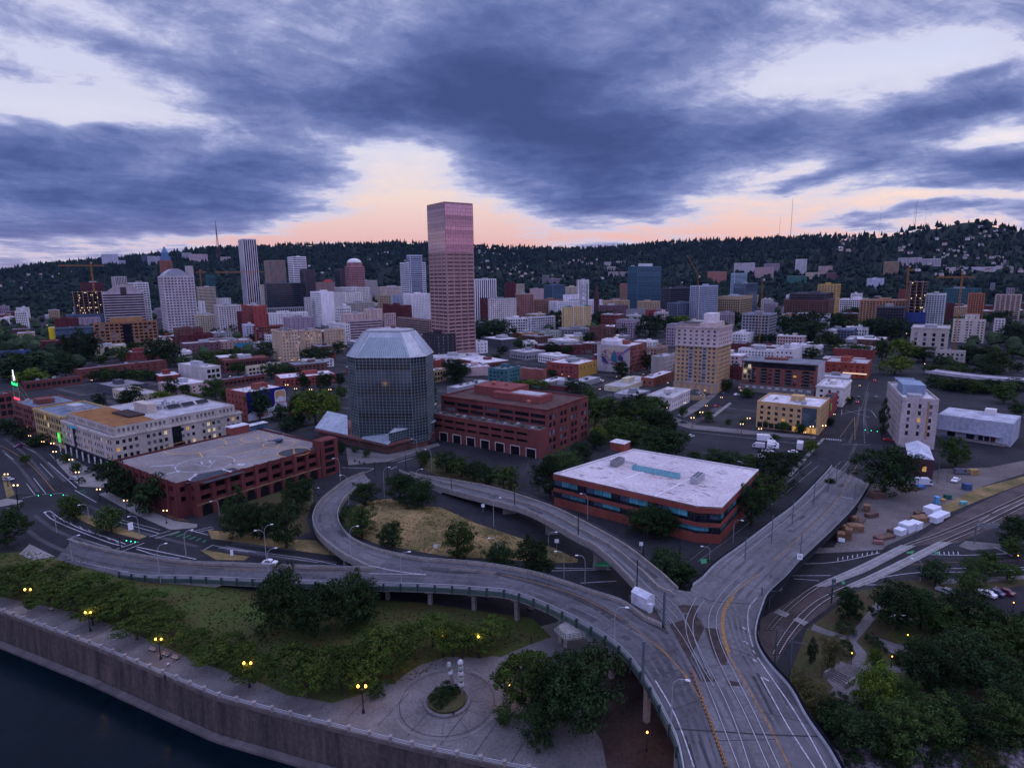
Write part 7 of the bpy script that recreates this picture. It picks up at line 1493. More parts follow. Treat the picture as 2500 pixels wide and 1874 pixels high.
# woods: distant masses nobody could count
rs=random.Random(77);wd=MB();cn=MB()
def blobtree(b,x,y,z,w,h,conifer,wh=False):
 i=len(b.v);n=5;a0=rs.random()*6
 prof=((.5,.10),(.30,.45),(.36,.42),(.14,.78),(.02,1.0))if conifer else((.2,.1),(.5,.35),(.48,.62),(.26,.92),(.03,1.0))
 for r,t in prof:
  for q in range(n):
   a=a0+q*6.283/n;k=rs.uniform(.72,1.28);b.v.append((x+w*r*k*math.cos(a),y+w*r*k*math.sin(a),z+h*t*rs.uniform(.94,1.06)))
 for k in range(4):
  for q in range(n):b.f.append((i+k*n+q,i+k*n+(q+1)%n,i+(k+1)*n+(q+1)%n,i+(k+1)*n+q));b.m.append(0)
for k in range(26000):
 a=math.radians(rs.uniform(-46,46));r=rs.uniform(1800,4000)**1.0
 if rs.random()<.34:r=rs.uniform(3200,4000)
 x,y=r*math.sin(a),r*math.cos(a);z=hill(x,y)
 if z<-1:continue
 con=rs.random()<(.75 if z>90 else .30);h=rs.uniform(11,25)*(1.2 if con else .85);blobtree(cn,x,y,z-2,h*(.55 if con else 1.05),h,con)
M_FOR=mat('forest_green',(.013,.024,.015),.9,.4,.01,col2=(.006,.013,.010),island=.6)
stuff(tag(cn.build('hillside_forest',M_FOR),'dark conifer forest covering the ridge behind the city','forest'))
for(x0,x1,y0,y1,nn)in((-40,190,655,800,240),(0,700,606,650,330),(700,1300,598,640,230),(1300,2212,600,660,520),(150,560,660,790,60),(1150,2212,650,720,150),(560,1300,640,720,50),(1990,2230,700,800,40)):
 for k in range(nn):
  P=bp(rs.uniform(x0,x1)/.8848,rs.uniform(y0,y1)/.8848,0)
  if math.hypot(P.x,P.y)>2300 or P.y<100:continue
  w=rs.uniform(9,16);blobtree(wd,P.x,P.y,0,w,w*rs.uniform(.8,1.15),False)
stuff(tag(wd.build('distant_trees',mat('distant_leaf',(.026,.042,.018),.9,.4,.03,col2=(.014,.026,.013),island=.5)),'dark masses of street and garden trees far among the roofs','trees'))
# ================================================================ houses on the slopes
hm=[]
for k,(c,rcol)in enumerate((((.56,.52,.50),RG),(CREAM,RG),((.46,.42,.42),RB),((.36,.34,.36),RD))):
 b=MB();b.box((0,0,-3),12,9,9);b.box((4,-5,-3),6,4,7);b.poly([(-6.6,-5,5.8),(6.6,-5,5.8),(6.6,0,9),(-6.6,0,9)],1);b.poly([(6.6,5,5.8),(-6.6,5,5.8),(-6.6,0,9),(6.6,0,9)],1);b.poly([(-6,-4.5,6),(-6,0,8.8),(-6,4.5,6)]);b.poly([(6,-4.5,6),(6,0,8.8),(6,4.5,6)])
 for x in(-4,-1,2):b.poly([(x-.7,-4.53,2.2),(x+.7,-4.53,2.2),(x+.7,-4.53,4.2),(x-.7,-4.53,4.2)],2)
 hm.append(b.mesh('hillside_house',[cmat(c),cmat(rcol,'roof'),G_DARK]))
rs=random.Random(21)
for(x,y,rx,ry,nn)in((1100,585,90,16,24),(1250,562,70,14,18),(1050,552,45,9,9),(820,552,45,9,7),(880,568,70,10,11),(1830,532,34,24,16),(2060,556,70,32,30),(2130,515,40,16,12),(2030,590,70,14,14),(2150,580,60,22,16),(110,598,60,12,9),(60,615,60,8,6),(1180,602,90,10,16),(960,578,60,10,8),(1400,575,50,14,6),(700,585,80,14,6),(1960,540,40,14,6)):
 for k in range(nn):
  P=hill_hit(rs.gauss(x,rx*.55)/.8848,rs.gauss(y,ry*.55)/.8848)
  if P is None:continue
  o=link('hillside_house',hm[rs.choice((0,0,1,2,3))],None,(P.x,P.y,hill(P.x,P.y)+7));a=math.atan2(P.x,P.y);o.rotation_euler.z=-a+rs.uniform(-.5,.5);s=rs.uniform(.42,.95);o.scale=(s*rs.uniform(.8,1.5),s,s);tag(o,'small gabled house half hidden among trees on the far hillside','house','houses among trees on the far hillside')
def hillblock(name,fr,x0,x1,yt,yb,col,style,label,roof=RP):
 sx,sy=S(fr,(x0+x1)/2,yb);P=hill_hit(sx,sy)or at_range(sx,sy,1950)[0];P=Vector((P.x,P.y,hill(P.x,P.y)));q=CM.transposed()@(P-EYE);wd_=(x1-x0)/3.528/FPX*q.z;h=height_for(P,S(fr,0,yt)[1])if 0 else(yb-yt)/3.528/FPX*q.z
 v=P.copy();v.z=0;v.normalize();d=Vector((v.y,-v.x,0));r=thing(name,label,'building');b=MB();A=P-d*wd_/2;face(b,r,Vector((A.x,A.y,0)),d,-v,wd_,P.z-6,P.z+h,STY[style],0,0,{'top':1.2,'base':7})
 C_=A+v*18;e=A+d*wd_;e2=e+v*18;z0,z1=P.z-12,P.z+h
 for s,t in((e,e2),(e2,C_),(C_,A)):b.poly([(s.x,s.y,z0),(t.x,t.y,z0),(t.x,t.y,z1),(s.x,s.y,z1)])
 b.build('wall',cmat(col),r);b=MB();b.prism([A,e,e2,C_],z1,z1+.6);b.build('roof',cmat(roof,'roof'),r)
for a in(('hospital','a',895,1015,250,350,(.50,.52,.60),'grid','pale blue grey hospital tower on the left ridge'),('hospital','a',1010,1080,305,352,(.44,.47,.56),'wide','lower wing right of the hospital tower on the left ridge'),('hospital','a',1285,1400,268,335,(.46,.48,.55),'wide','long pale clinic left of the pyramid topped tower'),('hospital','a',1230,1290,268,330,SLATE,'band','dark slate clinic block on the left ridge'),('hospital','a',1575,1650,240,300,(.40,.40,.46),'wide','grey clinic block at the end of the pinkish hillside row'),('hospital','a',1640,1785,252,322,(.48,.38,.40),'grid','pinkish hospital row high on the left ridge'),('hospital','a',1905,1985,275,312,(.50,.42,.42),'wide','small pinkish block beside the white striped tower, on the ridge'),('apartment_tower','d',1000,1112,495,600,TAN,'vert','tan apartment tower with glass bays below the hillside terraces'),('apartment_tower','e',1558,1646,298,426,(.68,.66,.70),'vert','slim white slab tower against the wooded hill'),('apartment_building','e',1650,1756,408,464,CREAM,'grid','cream apartment block right of the slim white slab tower'),('apartment_building','e',1760,1868,355,418,PINK,'grid','pink stepped apartment block on the slope'),('apartment_tower','e',1034,1200,328,414,(.60,.58,.62),'band','white angular apartment tower below the ridge'),('apartment_tower','e',1290,1414,333,405,MAUVE,'grid','mauve apartment tower half behind the pinkish one'),('apartment_tower','e',1210,1362,366,456,PINK,'grid','pinkish apartment tower right of the white angular one'),('brick_building','e',804,958,402,492,(.36,.17,.12),'grid','salmon brick apartment block below the wooded ridge'),('low_building','e',1830,1962,412,474,PURP,'few','plum coloured block below the pink stepped apartments'),('low_building','e',1490,1645,440,505,(.06,.2,.17),'wide','low green glass block under the slim white slab tower'),('apartment_tower','c',790,846,432,508,GREY,'vert','slim grey tower behind the teal glass cube'),('apartment_building','c',846,952,460,514,MAUVE,'band','grey apartment block behind the teal glass cube'),('apartment_building','c',1348,1422,357,396,PALE,'band','upper of two grey white slabs on the wooded slope'),('apartment_building','c',1358,1444,402,446,PALE,'band','lower of two grey white slabs on the wooded slope'),('apartment_building','c',1458,1526,402,436,PALE,'band','small white slab left of the blue glass tower, on the slope'),('apartment_building','c',1322,1382,318,345,PALE,'grid','white villa row high on the wooded slope'),('apartment_building','c',1425,1505,310,335,PALE,'grid','white villa pair high above the blue glass tower'),('terraced_apartments','d',1130,1300,462,522,(.46,.42,.42),'balc','left half of the stepped terraces above the right hand cranes'),('terraced_apartments','d',1305,1468,466,526,(.44,.40,.41),'balc','right half of the stepped terraces above the right hand cranes'),('apartment_row','d',1595,1755,541,580,(.62,.62,.68),'band','left half of the long white strip building on the slope'),('apartment_row','d',1765,1960,540,575,(.62,.62,.68),'band','right half of the long white strip building on the slope'),('apartment_row','d',1985,2095,538,575,PALE,'wide','grey block at the end of the long white strip building')):hillblock(*a)
# small roofs filling the far flat town
bm_=[]
for k,(c,rc_,sx,sy,hh)in enumerate(((CREAM,RW,24,16,8),(RED,RP,26,18,8),(GREY,RP,22,20,7),(PINK,RW,30,16,11),(BROWN,RG,24,18,12),(WHITE,RW,26,18,9),(BRICK,RW,34,20,9),(DKRED,RG,22,22,14),(PALE,RP,20,18,18),(TAN,RP,24,18,21),(MAUVE,RG,22,20,24),(BRICK,RP,26,18,18),(WHITE,RP,20,20,26))):
 b=MB();w2=MB();b.box((0,0,0),sx,sy,hh);b.prism([(-sx/2-.2,-sy/2-.2),(sx/2+.2,-sy/2-.2),(sx/2+.2,sy/2+.2),(-sx/2-.2,sy/2+.2)],hh,hh+.4,1);b.box((3,2,hh+.4),5,4,2.4,mi=0);b.box((-5,-2,hh+.4),2,2,1.3,mi=1);b.box((-2,4,hh+.4),3,1.5,1.0,mi=1)
 for z in[1.6+3.3*q for q in range(int((hh-1)/3.3))]:
  for x in range(int(-sx/2)+2,int(sx/2)-1,3):b.poly([(x-.8,-sy/2-.04,z),(x+.8,-sy/2-.04,z),(x+.8,-sy/2-.04,z+1.8),(x-.8,-sy/2-.04,z+1.8)],2)
  for x in range(int(-sy/2)+2,int(sy/2)-1,3):
   for q in(-1,1):b.poly([(q*(sx/2+.04),x-.8,z),(q*(sx/2+.04),x+.8,z),(q*(sx/2+.04),x+.8,z+1.8),(q*(sx/2+.04),x-.8,z+1.8)],2)
 bm_.append(b.mesh('low_block',[cmat(c),cmat(rc_,'roof'),G_DARK]))
rs=random.Random(5);used=[(v['G']+v['dl']*v['ll']/2+v['dr']*v['lr']/2,max(v['ll'],v['lr']))for v in BLD.values()]
cnt=0
for k in range(2600):
 x,y=rs.uniform(-20,2240),rs.choice((rs.uniform(616,640),rs.uniform(630,690),rs.uniform(680,830)));P=bp(x/.8848,y/.8848,0);r=math.hypot(P.x,P.y)
 if r>2050 or r<430 or cnt>292 or(x<330 and r<1100)or(x>1870 and y>685)or any((P-u).length<L_*.62+14 for u,L_ in used):continue
 used.append((P,22));o=link('low_block',rs.choice(bm_[:8]if r<750 else bm_),None,P);o.rotation_euler.z=math.radians(-34 if x>1250 else-54)+(math.pi/2 if rs.random()<.3 else 0);s=rs.uniform(.85,1.35);o.scale=(s,s*rs.uniform(.8,1.2),rs.uniform(.7,1.5)if r>900 else rs.uniform(.7,1.1));tag(o,'plain low town block among the far roofs and trees','building','plain low blocks filling the far town');cnt+=1
# tufts that roughen the lawns
for nm,poly,m,n_,lb in(('grass','park',LM['c'],9000,'short tufts of green grass over the park lawn'),('dry_grass','isl',mat('straw',(.22,.16,.07),.9,.3,.2,col2=(.09,.085,.03),island=.4),6000,'dry yellow grass tufts on the loop island')):
 pts=pxs('D',60,1190,600,1285,1150,1335,1190,1375,1010,1420,860,1480,720,1510,560,1473,300,1372,0,1288,-70,1262,-70,1200)if poly=='park' else ISL;b=MB();x0,x1,y0,y1=min(p.x for p in pts),max(p.x for p in pts),min(p.y for p in pts),max(p.y for p in pts);c=0
 while c<n_:
  x,y=rs.uniform(x0,x1),rs.uniform(y0,y1)
  if noise.noise((x*.09,y*.09,2))<rs.uniform(-.5,.35)or not inside((x,y),pts):c+=.15;continue
  z=floor_z(x,y,6.0)
  if poly=='park' and z>.4:c+=.15;continue
  s=rs.uniform(.12,.42);a=rs.random()*3.14;u=Vector((math.cos(a),math.sin(a),0))*s;b.poly([Vector((x,y,z-.02))-u,Vector((x,y,z-.02))+u,Vector((x,y,z+s*.7))+u*.4+Vector((rs.uniform(-.1,.1),rs.uniform(-.1,.1),0)),Vector((x,y,z+s*.6))-u*.5]);c+=1
 stuff(tag(b.build(nm,m),lb,'grass'))
# ================================================================ river wall and promenade
SH=[p.copy()for p in SHORE[:8]];SH[0]=SHORE[1]+d0*60
M_SEA=mat('seawall_concrete',(.075,.061,.054),.9,.3,.55,col2=(.028,.025,.028),fine=1.2,zs=.12)
sw_=thing('seawall','tall stained concrete river wall with a pale coping and a ledge at the waterline','wall');wl=[Vector((p.x,p.y,0))for p in resample(SH,90)];lo_w=offset(wl,-.7);led=offset(wl,-2.2)
b=MB();c=MB();l_=MB()
for k in range(89):
 b.poly([lo_w[k]-UP*10.8,lo_w[k+1]-UP*10.8,wl[k+1]+UP*.05,wl[k]+UP*.05]);o1,o2=offset(wl,-.25)[k],offset(wl,-.25)[k+1];i1,i2=offset(wl,.35)[k],offset(wl,.35)[k+1]
 c.poly([o1+UP*.3,o2+UP*.3,i2+UP*.3,i1+UP*.3]);c.poly([o1-UP*.5,o2-UP*.5,o2+UP*.3,o1+UP*.3]);c.poly([i1,i2,i2+UP*.3,i1+UP*.3])
 l_.poly([led[k]-UP*8.0,led[k+1]-UP*8.0,lo_w[k+1]-UP*7.8,lo_w[k]-UP*7.8]);l_.poly([led[k]-UP*9.5,led[k+1]-UP*9.5,led[k+1]-UP*8.0,led[k]-UP*8.0])
b.build('wall_face',M_SEA,sw_);c.build('coping',mat('coping',(.11,.095,.09),.85,.25,.3),sw_);l_.build('ledge',mat('ledge',(.10,.09,.088),.85,.3,.3),sw_)
rt_=thing('promenade_railing','steel railing with square stone posts along the river wall','railing');rp_=resample(SH,int(sum((q-p).length for p,q in zip(SH,SH[1:]))/4.3));pm_=MB();pm_.box((0,0,.3),.55,.55,1.05);pm_.box((0,0,1.35),.7,.7,.14);pme=pm_.mesh('stone_post',mat('stone_post',(.24,.21,.20),.85,.2,.6))
for p in rp_:link('stone_post',pme,rt_,(p.x,p.y,0)).rotation_euler.z=.38
b=MB()
for z in(.55,.85,1.2):b.tube([Vector((p.x,p.y,z))for p in rp_],.05 if z<1 else .07,4)
for p,q in zip(rp_,rp_[1:]):
 for k in range(1,8):s=p.lerp(q,k/8);b.tube([(s.x,s.y,.5),(s.x,s.y,1.2)],.025,3)
b.build('rails',M_STEEL,rt_)
# rocks of the bank on the right
rs=random.Random(4);rk=MB()
for k in range(1500):
 P=drop(*S('n',rs.uniform(1440,3200),rs.uniform(1490,1760)+(60 if rs.random()<.2 else 0)))
 if P.z>1.5:continue
 s=rs.uniform(.25,.8);v=[Vector((rs.gauss(0,1),rs.gauss(0,1),rs.gauss(0,.7))).normalized()*s for _ in range(7)]
 i=len(rk.v);a0=rs.random()*6
 for r,z in((.5,-.1),(1,.25),(.75,.7),(.2,.95)):
  for q in range(5):t=a0+q*1.2566;kk=s*r*rs.uniform(.7,1.3);rk.v.append((P.x+kk*math.cos(t),P.y+kk*math.sin(t),P.z+s*z*.8))
 for j in range(3):
  for q in range(5):rk.f.append((i+j*5+q,i+j*5+(q+1)%5,i+j*5+5+(q+1)%5,i+j*5+5+q));rk.m.append(0)
 rk.f.append(tuple(range(i+15,i+20)));rk.m.append(0)
stuff(tag(rk.build('rocks',mat('bank_rock',(.16,.14,.15),.9,.3,.5,island=.5)),'loose grey boulders on the river bank','rocks'))
# ================================================================ plaza: planter ring, two carved poles
pl_=thing('planter','round stone ring planter with shrubs in the middle of the plaza','planter',PLZ);b=MB();b.lathe((0,0,0),[(4.8,0),(4.8,.45),(4.2,.45),(4.2,.25)],40);b.build('stone_ring',M_PAVE,pl_);b=MB();b.lathe((0,0,.2),[(3.9,0),(3.9,.5),(3.0,.9),(.5,1.1)],24);b.build('soil',M_SOIL,pl_)
for x,y,w,h in((-1.6,.6,3.0,2.6),(-.2,1.6,3.2,3.2),(-2.2,-1.2,2.4,1.8),(.6,-.6,2.8,2.2),(-.6,-2.2,2.4,1.8),(1.9,1.2,2.0,2.2),(-2.9,-.2,2.0,1.6),(.2,.4,2.6,3.0),(-1.4,-2.6,1.8,1.3),(1.2,2.6,1.9,1.7)):o=link('shrub',proto('b')[int(abs(x*7))%3][0],pl_,(x,y,.6));o.scale=(w,w,h)
for xp,yp,top,lb,wh in((1430,1010,770,'leaning carved wooden pole with a pale head on the plaza planter',.5),(1495,1020,748,'upright carved pole of stacked pale faces on the plaza planter',.62)):
 P=bp(*S('p',xp,yp),.8);h=height_for(P,S('p',0,top)[1]);r=thing('carved_pole',lb,'carved pole',P);b=MB();ln=-.9 if wh<.6 else-.1
 b.tube([(0,0,0),(ln*.5,0,h*.5),(ln,0,h*.94)],[.42,.38,.33],8);b.build('shaft',cmat((.13,.11,.105)),r)
 for k in range(5 if wh>.6 else 2):t=.3+.68*k/4 if wh>.6 else .72+.26*k;f=MB();f.lathe((ln*t,0,h*t-.5),[(.3,0),(wh,.25),(wh*.9,.7),(.3,1.0)],8);f.box((ln*t,-.5,h*t-.2),.5,.3,.35);f.build('carved_face',cmat((.36,.36,.38)if k%2==0 else(.2,.24,.22)),r)
# ================================================================ lamps, poles, signals
LAMPS=[]
def globe_mesh():b=MB();b.lathe((0,0,0),[(.08,0),(.20,.11),(.23,.28),(.16,.46),(.04,.56)],10);return b
GLW=mat('lamp_globe',(.6,.4,.15),.4,.05,1,emit=(1,.40,.045,6));GLP=mat('lamp_globe_pale',(.6,.55,.4),.4,.05,1,emit=(1,.60,.26,3.2));gm1,gm2=globe_mesh().mesh('globe',GLW),globe_mesh().mesh('globe',GLP)
def twin_post(n,m):
 b=MB();b.lathe((0,0,0),[(.30,0),(.26,.5),(.12,.8),(.08,4.4),(.12,4.5)],8)
 if n==2:b.tube([(-.65,0,4.75),(-.4,0,4.35),(.4,0,4.35),(.65,0,4.75)],.05,5)
 return b.mesh('post',m)
PM={(n,c):twin_post(n,m)for n in(1,2)for c,m in(('k',M_BLACK),('r',mat('red_paint',(.22,.02,.02),.5,.1,.5)))}
def lamp(fr,x,y,ty,n=2,c='k',pale=False,light=0.0):
 sx,sy=S(fr,x,y);P=drop(sx,sy)if fr!='x' else None;h=height_for(P,S(fr,0,ty)[1]);s=max(.55,min(1.9,h/5.1));r=thing('street_lamp','','street lamp',P,0,None);r.scale=(s,s,s);link('post',PM[n,c],r)
 for dx in((-.65,.65)if n==2 else(0,)):link('globe',gm2 if pale else gm1,r,(dx,0,4.5+(.25 if n==2 else 0)))
 LAMPS.append((r,sx,S(fr,0,ty)[1],('red ' if c=='r' else 'black ')+('lit twin globe lamp' if n==2 else 'lit single globe lamp')))
 if light:l=bpy.data.lights.new('lamp_light','POINT');l.energy=light;l.color=(1,.52,.14);l.shadow_soft_size=.3;o=bpy.data.objects.new('lamp_light',l);COL.objects.link(o);o.location=P+UP*(h+.2)
for a in((265,1010,838),(780,1200,1035),(1385,1440,1265),(2150,1680,1470)):lamp('k',*a,light=420)
lamp('p',655,1185,955,light=420)
for a in((965,790,645),(1338,705,508),(1640,715,525),(1918,880,730),(1907,1100,945)):lamp('p',*a,1,light=320)
for a in((1397,1620,1578),):lamp('D',*a,1,light=300)
for a in((155,1130,1000),(70,1010,905),(485,810,712),(625,885,780),(680,990,888),(862,1140,1035),(1095,1240,1132),(1435,1330,1218),(265,640,575),(380,700,626),(175,600,535),(465,735,640)):lamp('f',*a,pale=True)
for a in((670,510,420),(745,460,372),(790,370,316),(1093,560,474),(1152,510,424),(1693,590,495),(1800,585,488),(920,300,245),(1250,600,515),(1636,600,548)):lamp('i',*a,c='r',pale=True)
for a in((605,345,292),(1890,440,390),(2020,300,250),(1090,230,185),(1485,270,222),(780,230,185),(835,210,158),(745,260,228),(460,400,336)):lamp('i',*a,pale=True)
for a in((1010,1345,1335),(2110,1395,1378),(1075,1405,1393)):lamp('e',a[0],a[1]+25,a[2],pale=True)
for a in((535,1450,1372),(740,1490,1412),(905,1480,1412),(610,1470,1405),(470,1175,1140),(580,1200,1160),(640,1195,1158)):lamp('b',*a,pale=True)
for a in((1285,1450,1408),(1420,1570,1518),(1110,1520,1465),(1660,1310,1280),(1430,1330,1302),(1310,1370,1338),(1870,1390,1354),(1020,1335,1298),(960,1315,1282),(1085,1310,1278),(1438,985,942)):lamp('c',*a,pale=True)
for a in((715,1480,1440),(1060,1510,1468),(1195,1320,1310),(2145,620,600),(2105,1035,1010)):lamp('o',a[0],a[1],a[2],1)
for a in((795,1370,1332),(1455,1290,1245),(1985,1330,1298),(1400,850,830),(1545,1140,1115),(1565,1185,1165),(1525,1060,1035),(280,960,930),(200,995,970),(410,890,860),(1940,860,835)):lamp('a',*a,pale=True)
for a in((1565,1390,1318),(2115,1260,1202),(1990,1180,1138),(1915,1000,955),(1205,1130,1085),(1190,1150,1104),(1345,1420,1365),(1600,1440,1385)):lamp('d',*a,1,pale=True)
autolabel([(r,x,y,wd_)for r,x,y,wd_ in LAMPS],'lit globe lamps')
# unlit cobra head lamps on the ramps
COB=[]
def cobra(fr,x,y,ty,side,two=False):
 sx,sy=S(fr,x,y);P=drop(sx,sy);h=height_for(P,S(fr,0,ty)[1]);r=thing('street_light','','street light',P);v=ray(sx,sy);lat=Vector((v.y,-v.x,0)).normalized()
 b=MB();b.tube([(0,0,0),(0,0,h*.8)],[.13,.08],6);b.build('pole',M_STEEL,r)
 for s in((side,-side)if two else(side,)):
  d=lat*s;k=1 if not two or s==side else .9;b=MB();b.tube([UP*h*.78,UP*h*.9*k+d*.25,UP*h*.98*k+d*.9,UP*h*k+d*2.0],.055,5);a=b.build('arm',M_STEEL,r);b=MB();q=UP*h*k+d*2.0;b.frustum([q+d*.8*i+Vector((-d.y,d.x,0))*.18*j-UP*.12 for i,j in((0,-1),(1,-1),(1,1),(0,1))],[q+d*.7*i+Vector((-d.y,d.x,0))*.1*j+UP*.08 for i,j in((0,-1),(1,-1),(1,1),(0,1))]);b.build('lamp_head',mat('lamp_head',(.62,.64,.68),.4,.05,1),a)
 COB.append((r,sx,sy,'grey '+('double' if two else 'single')+' arm street light'))
for a in(('k',625,600,390,1),('k',490,350,160,-1),('k',770,250,100,-1),('k',1205,400,198,-1),('k',1385,790,460,1),('k',1605,570,340,1),('l',375,695,495,1),('l',1083,560,302,1),('l',1518,790,522,1),('l',1915,560,410,1),('m',372,305,50,1),('m',405,635,395,-1),('m',977,745,512,-1),('m',843,550,345,1),('m',1158,795,548,-1),('m',1412,1310,985,1),('n',135,1255,885,1),('g',992,960,765,-1),('g',1065,1180,910,-1),('g',755,1180,1030,1),('g',1655,760,600,-1),('g',1778,880,690,-1),('g',1372,1110,850,1),('g',1650,960,865,1),('f',1890,1260,1130,-1),('i',1022,1500,1295,1),('i',820,1640,1535,-1),('h',1533,1300,1075,-1),('j',2135,600,415,1),('o',1310,765,590,-1),('o',1455,815,715,1)):cobra(*a)
cobra('l',355,590,290,1,True)
autolabel(COB,'unlit street lights');POLES=[]
def pole(fr,x,y,ty,r0,m,lb,arm=0):
 sx,sy=S(fr,x,y);P=drop(sx,sy);h=height_for(P,S(fr,0,ty)[1]);r=thing('tram_pole','','pole',P);b=MB();b.tube([(0,0,0),(0,0,h)],[r0,r0*.8],7);b.build('shaft',m,r)
 if arm:v=ray(sx,sy);d=Vector((v.y,-v.x,0)).normalized()*arm;b=MB();b.tube([UP*h*.93,UP*h*.95+d],.05,4);b.build('arm',m,r)
 POLES.append((r,sx,sy,lb))
M_PG=mat('pole_green_grey',(.10,.13,.15),.5,.1,.5,metal=.3)
for a in((1290,920,800),(1400,940,795),(1556,870,730),(1948,1040,895)):pole('g',*a,.16,M_BLACK,'black tram wire pole')
for a in((360,1050,905),(905,1190,1030),(1452,1450,1245)):pole('h',*a,.17,M_BLACK,'black tram wire pole')
for a in((1605,830,585),(1660,560,320),(1970,660,460)):pole('m',*a,.17,M_BLACK,'black tram wire pole')
for a in((1125,1640,1450),(1352,1500,1260),(1530,1335,1130),(1715,1170,975),(1838,1055,870),(1912,960,780),(1742,950,760),(1600,1630,1425)):pole('i',*a,.15,M_PG,'blue grey tram wire pole',3)
for a in((655,690,540),(605,740,600),(560,790,640),(745,1120,1000),(1458,980,760),(1540,975,860),(1780,870,760)):pole('j',*a,.13,M_PG,'blue grey tram wire pole')
for a in((890,480,110),(970,290,0),(75,440,150),(1020,770,455),(1140,940,550)):pole('n',*a,.2,M_PG,'blue grey tram wire pole',3)
for a in((1830,1150,860),(1655,1640,1285),(1545,1560,1165)):pole('m',*a,.2 if a[0]!=1655 else .3,M_PG,'blue grey tram wire pole',2)
for a in((1385,1260,940),(1545,1200,920),(1700,1260,1000),(1880,1280,1000),(2055,1280,960)):pole('d',*a,.2,M_BLACK,'dark wire pole')
autolabel(POLES,'tram wire poles')
# signal gantries
for k,(fr,pts,lb)in enumerate((('k',((160,150),(160,30),(570,20)),'long signal arm with black lights across the left junction'),('g',((1050,870),(1050,775),(1205,815)),'signal arm with black lights at the junction by the octagon'),('j',((735,600),(745,510),(950,535)),'signal arm with green lights at the hotel junction'),('k',((1040,500),(1035,400),(1175,425)),'pair of black signals on the pedestrian island'))):
 P=drop(*S(fr,*pts[0]));h=height_for(P,S(fr,*pts[1])[1]);r=thing('traffic_signal',lb,'traffic signal',P);e=bp(*S(fr,*pts[2]),h)-P;b=MB();b.tube([(0,0,0),(0,0,h+.4)],.15,6);b.tube([UP*h,Vector((e.x,e.y,h))],.09,5);b.build('mast',M_BLACK,r)
 for t in(.45,.7,.95):c=Vector((e.x*t,e.y*t,h-.5));b=MB();b.box(c,.5,.4,1.1);s=b.build('signal_head',M_BLACK,r);b=MB();b.box(c+Vector((0,-.24,.15)),.3,.08,.3);b.build('lens',neon('signal_green',(.05,1,.5),3)if k!=1 else M_SIGNB,s)
P=drop(*S('o',1775,440));e=drop(*S('o',1962,440))-P;r=thing('signal_gantry','grey lattice gantry standing over the railway tracks','gantry',P);b=MB();h=height_for(P,S('o',0,290)[1])
for q in(Vector(),e):b=MB();b.tube([q,q+UP*h],.22,6);b.build('leg',M_PG,r);b=MB();e.z=0;lattice(b,(UP*h,e+UP*h),.5,12);b.build('truss',M_STEEL,r)
P=drop(*S('o',545,960));r=thing('railway_signal','dark railway signal mast with two heads beside the curved track','signal',P);b=MB();b.tube([(0,0,0),(0,0,7)],.15,6);b.box((0,0,2.6),1.6,1.2,.1);b.build('mast',M_BLACK,r)
for z in(4.5,6):b=MB();b.box((0,-.3,z),.9,.4,1.1);b.build('signal_head',M_PG,r)
# ================================================================ vehicles
def wheel():b=MB();n=10;b.prism([(.34*math.cos(t/n*6.283),.34*math.sin(t/n*6.283))for t in range(n)],-.11,.11);m=b.mesh('wheel',mat('tyre',(.02,.02,.02),.8,.1,1));return m
WH=wheel();M_GLS=mat('car_glass',(.015,.02,.025),.1,.2,1,spec=.7);VPR={}
def paint(c):return mat('paint_%d_%d_%d'%tuple(int(v*99)for v in c),c,.3,.05,1,spec=.6)
def profile(b,pr,w,mi=0,inset=0.0):
 l=[(x,-w/2+inset,z)for x,z in pr];r_=[(x,w/2-inset,z)for x,z in pr];i=len(b.v);n=len(pr);b.v.extend(l+r_);b.f.append(tuple(range(i,i+n)));b.f.append(tuple(range(i+2*n-1,i+n-1,-1)));b.m+=[mi,mi]
 for k in range(n):q=(k+1)%n;b.f.append((i+k,i+q,i+n+q,i+n+k));b.m.append(mi)
SHP={'car':([(-2.2,.3),(2.2,.3),(2.25,.62),(2.1,.78),(1.0,.92),(-1.6,.95),(-2.2,.88)],[(-1.55,.93),(1.0,.9),(.35,1.42),(-1.0,1.45)],4.4),'van':([(-2.8,.35),(2.7,.35),(2.75,.8),(2.55,1.15),(1.75,1.3),(1.1,2.3),(-2.75,2.4)],[(1.05,1.35),(1.78,1.3),(1.2,2.15),(.4,2.15),(.4,1.35)],5.5),'pickup':([(-2.8,.4),(2.7,.4),(2.75,.85),(2.5,1.05),(1.1,1.1),(-2.8,1.08)],[(-.7,1.08),(1.15,1.08),(.55,1.72),(-.55,1.75)],5.5),'truck':([(-3.4,.5),(1.9,.5),(1.9,3.2),(-3.4,3.2)],[(2.2,1.5),(3.15,1.5),(2.7,2.3),(2.0,2.35),(2.0,1.5)],6.6)}
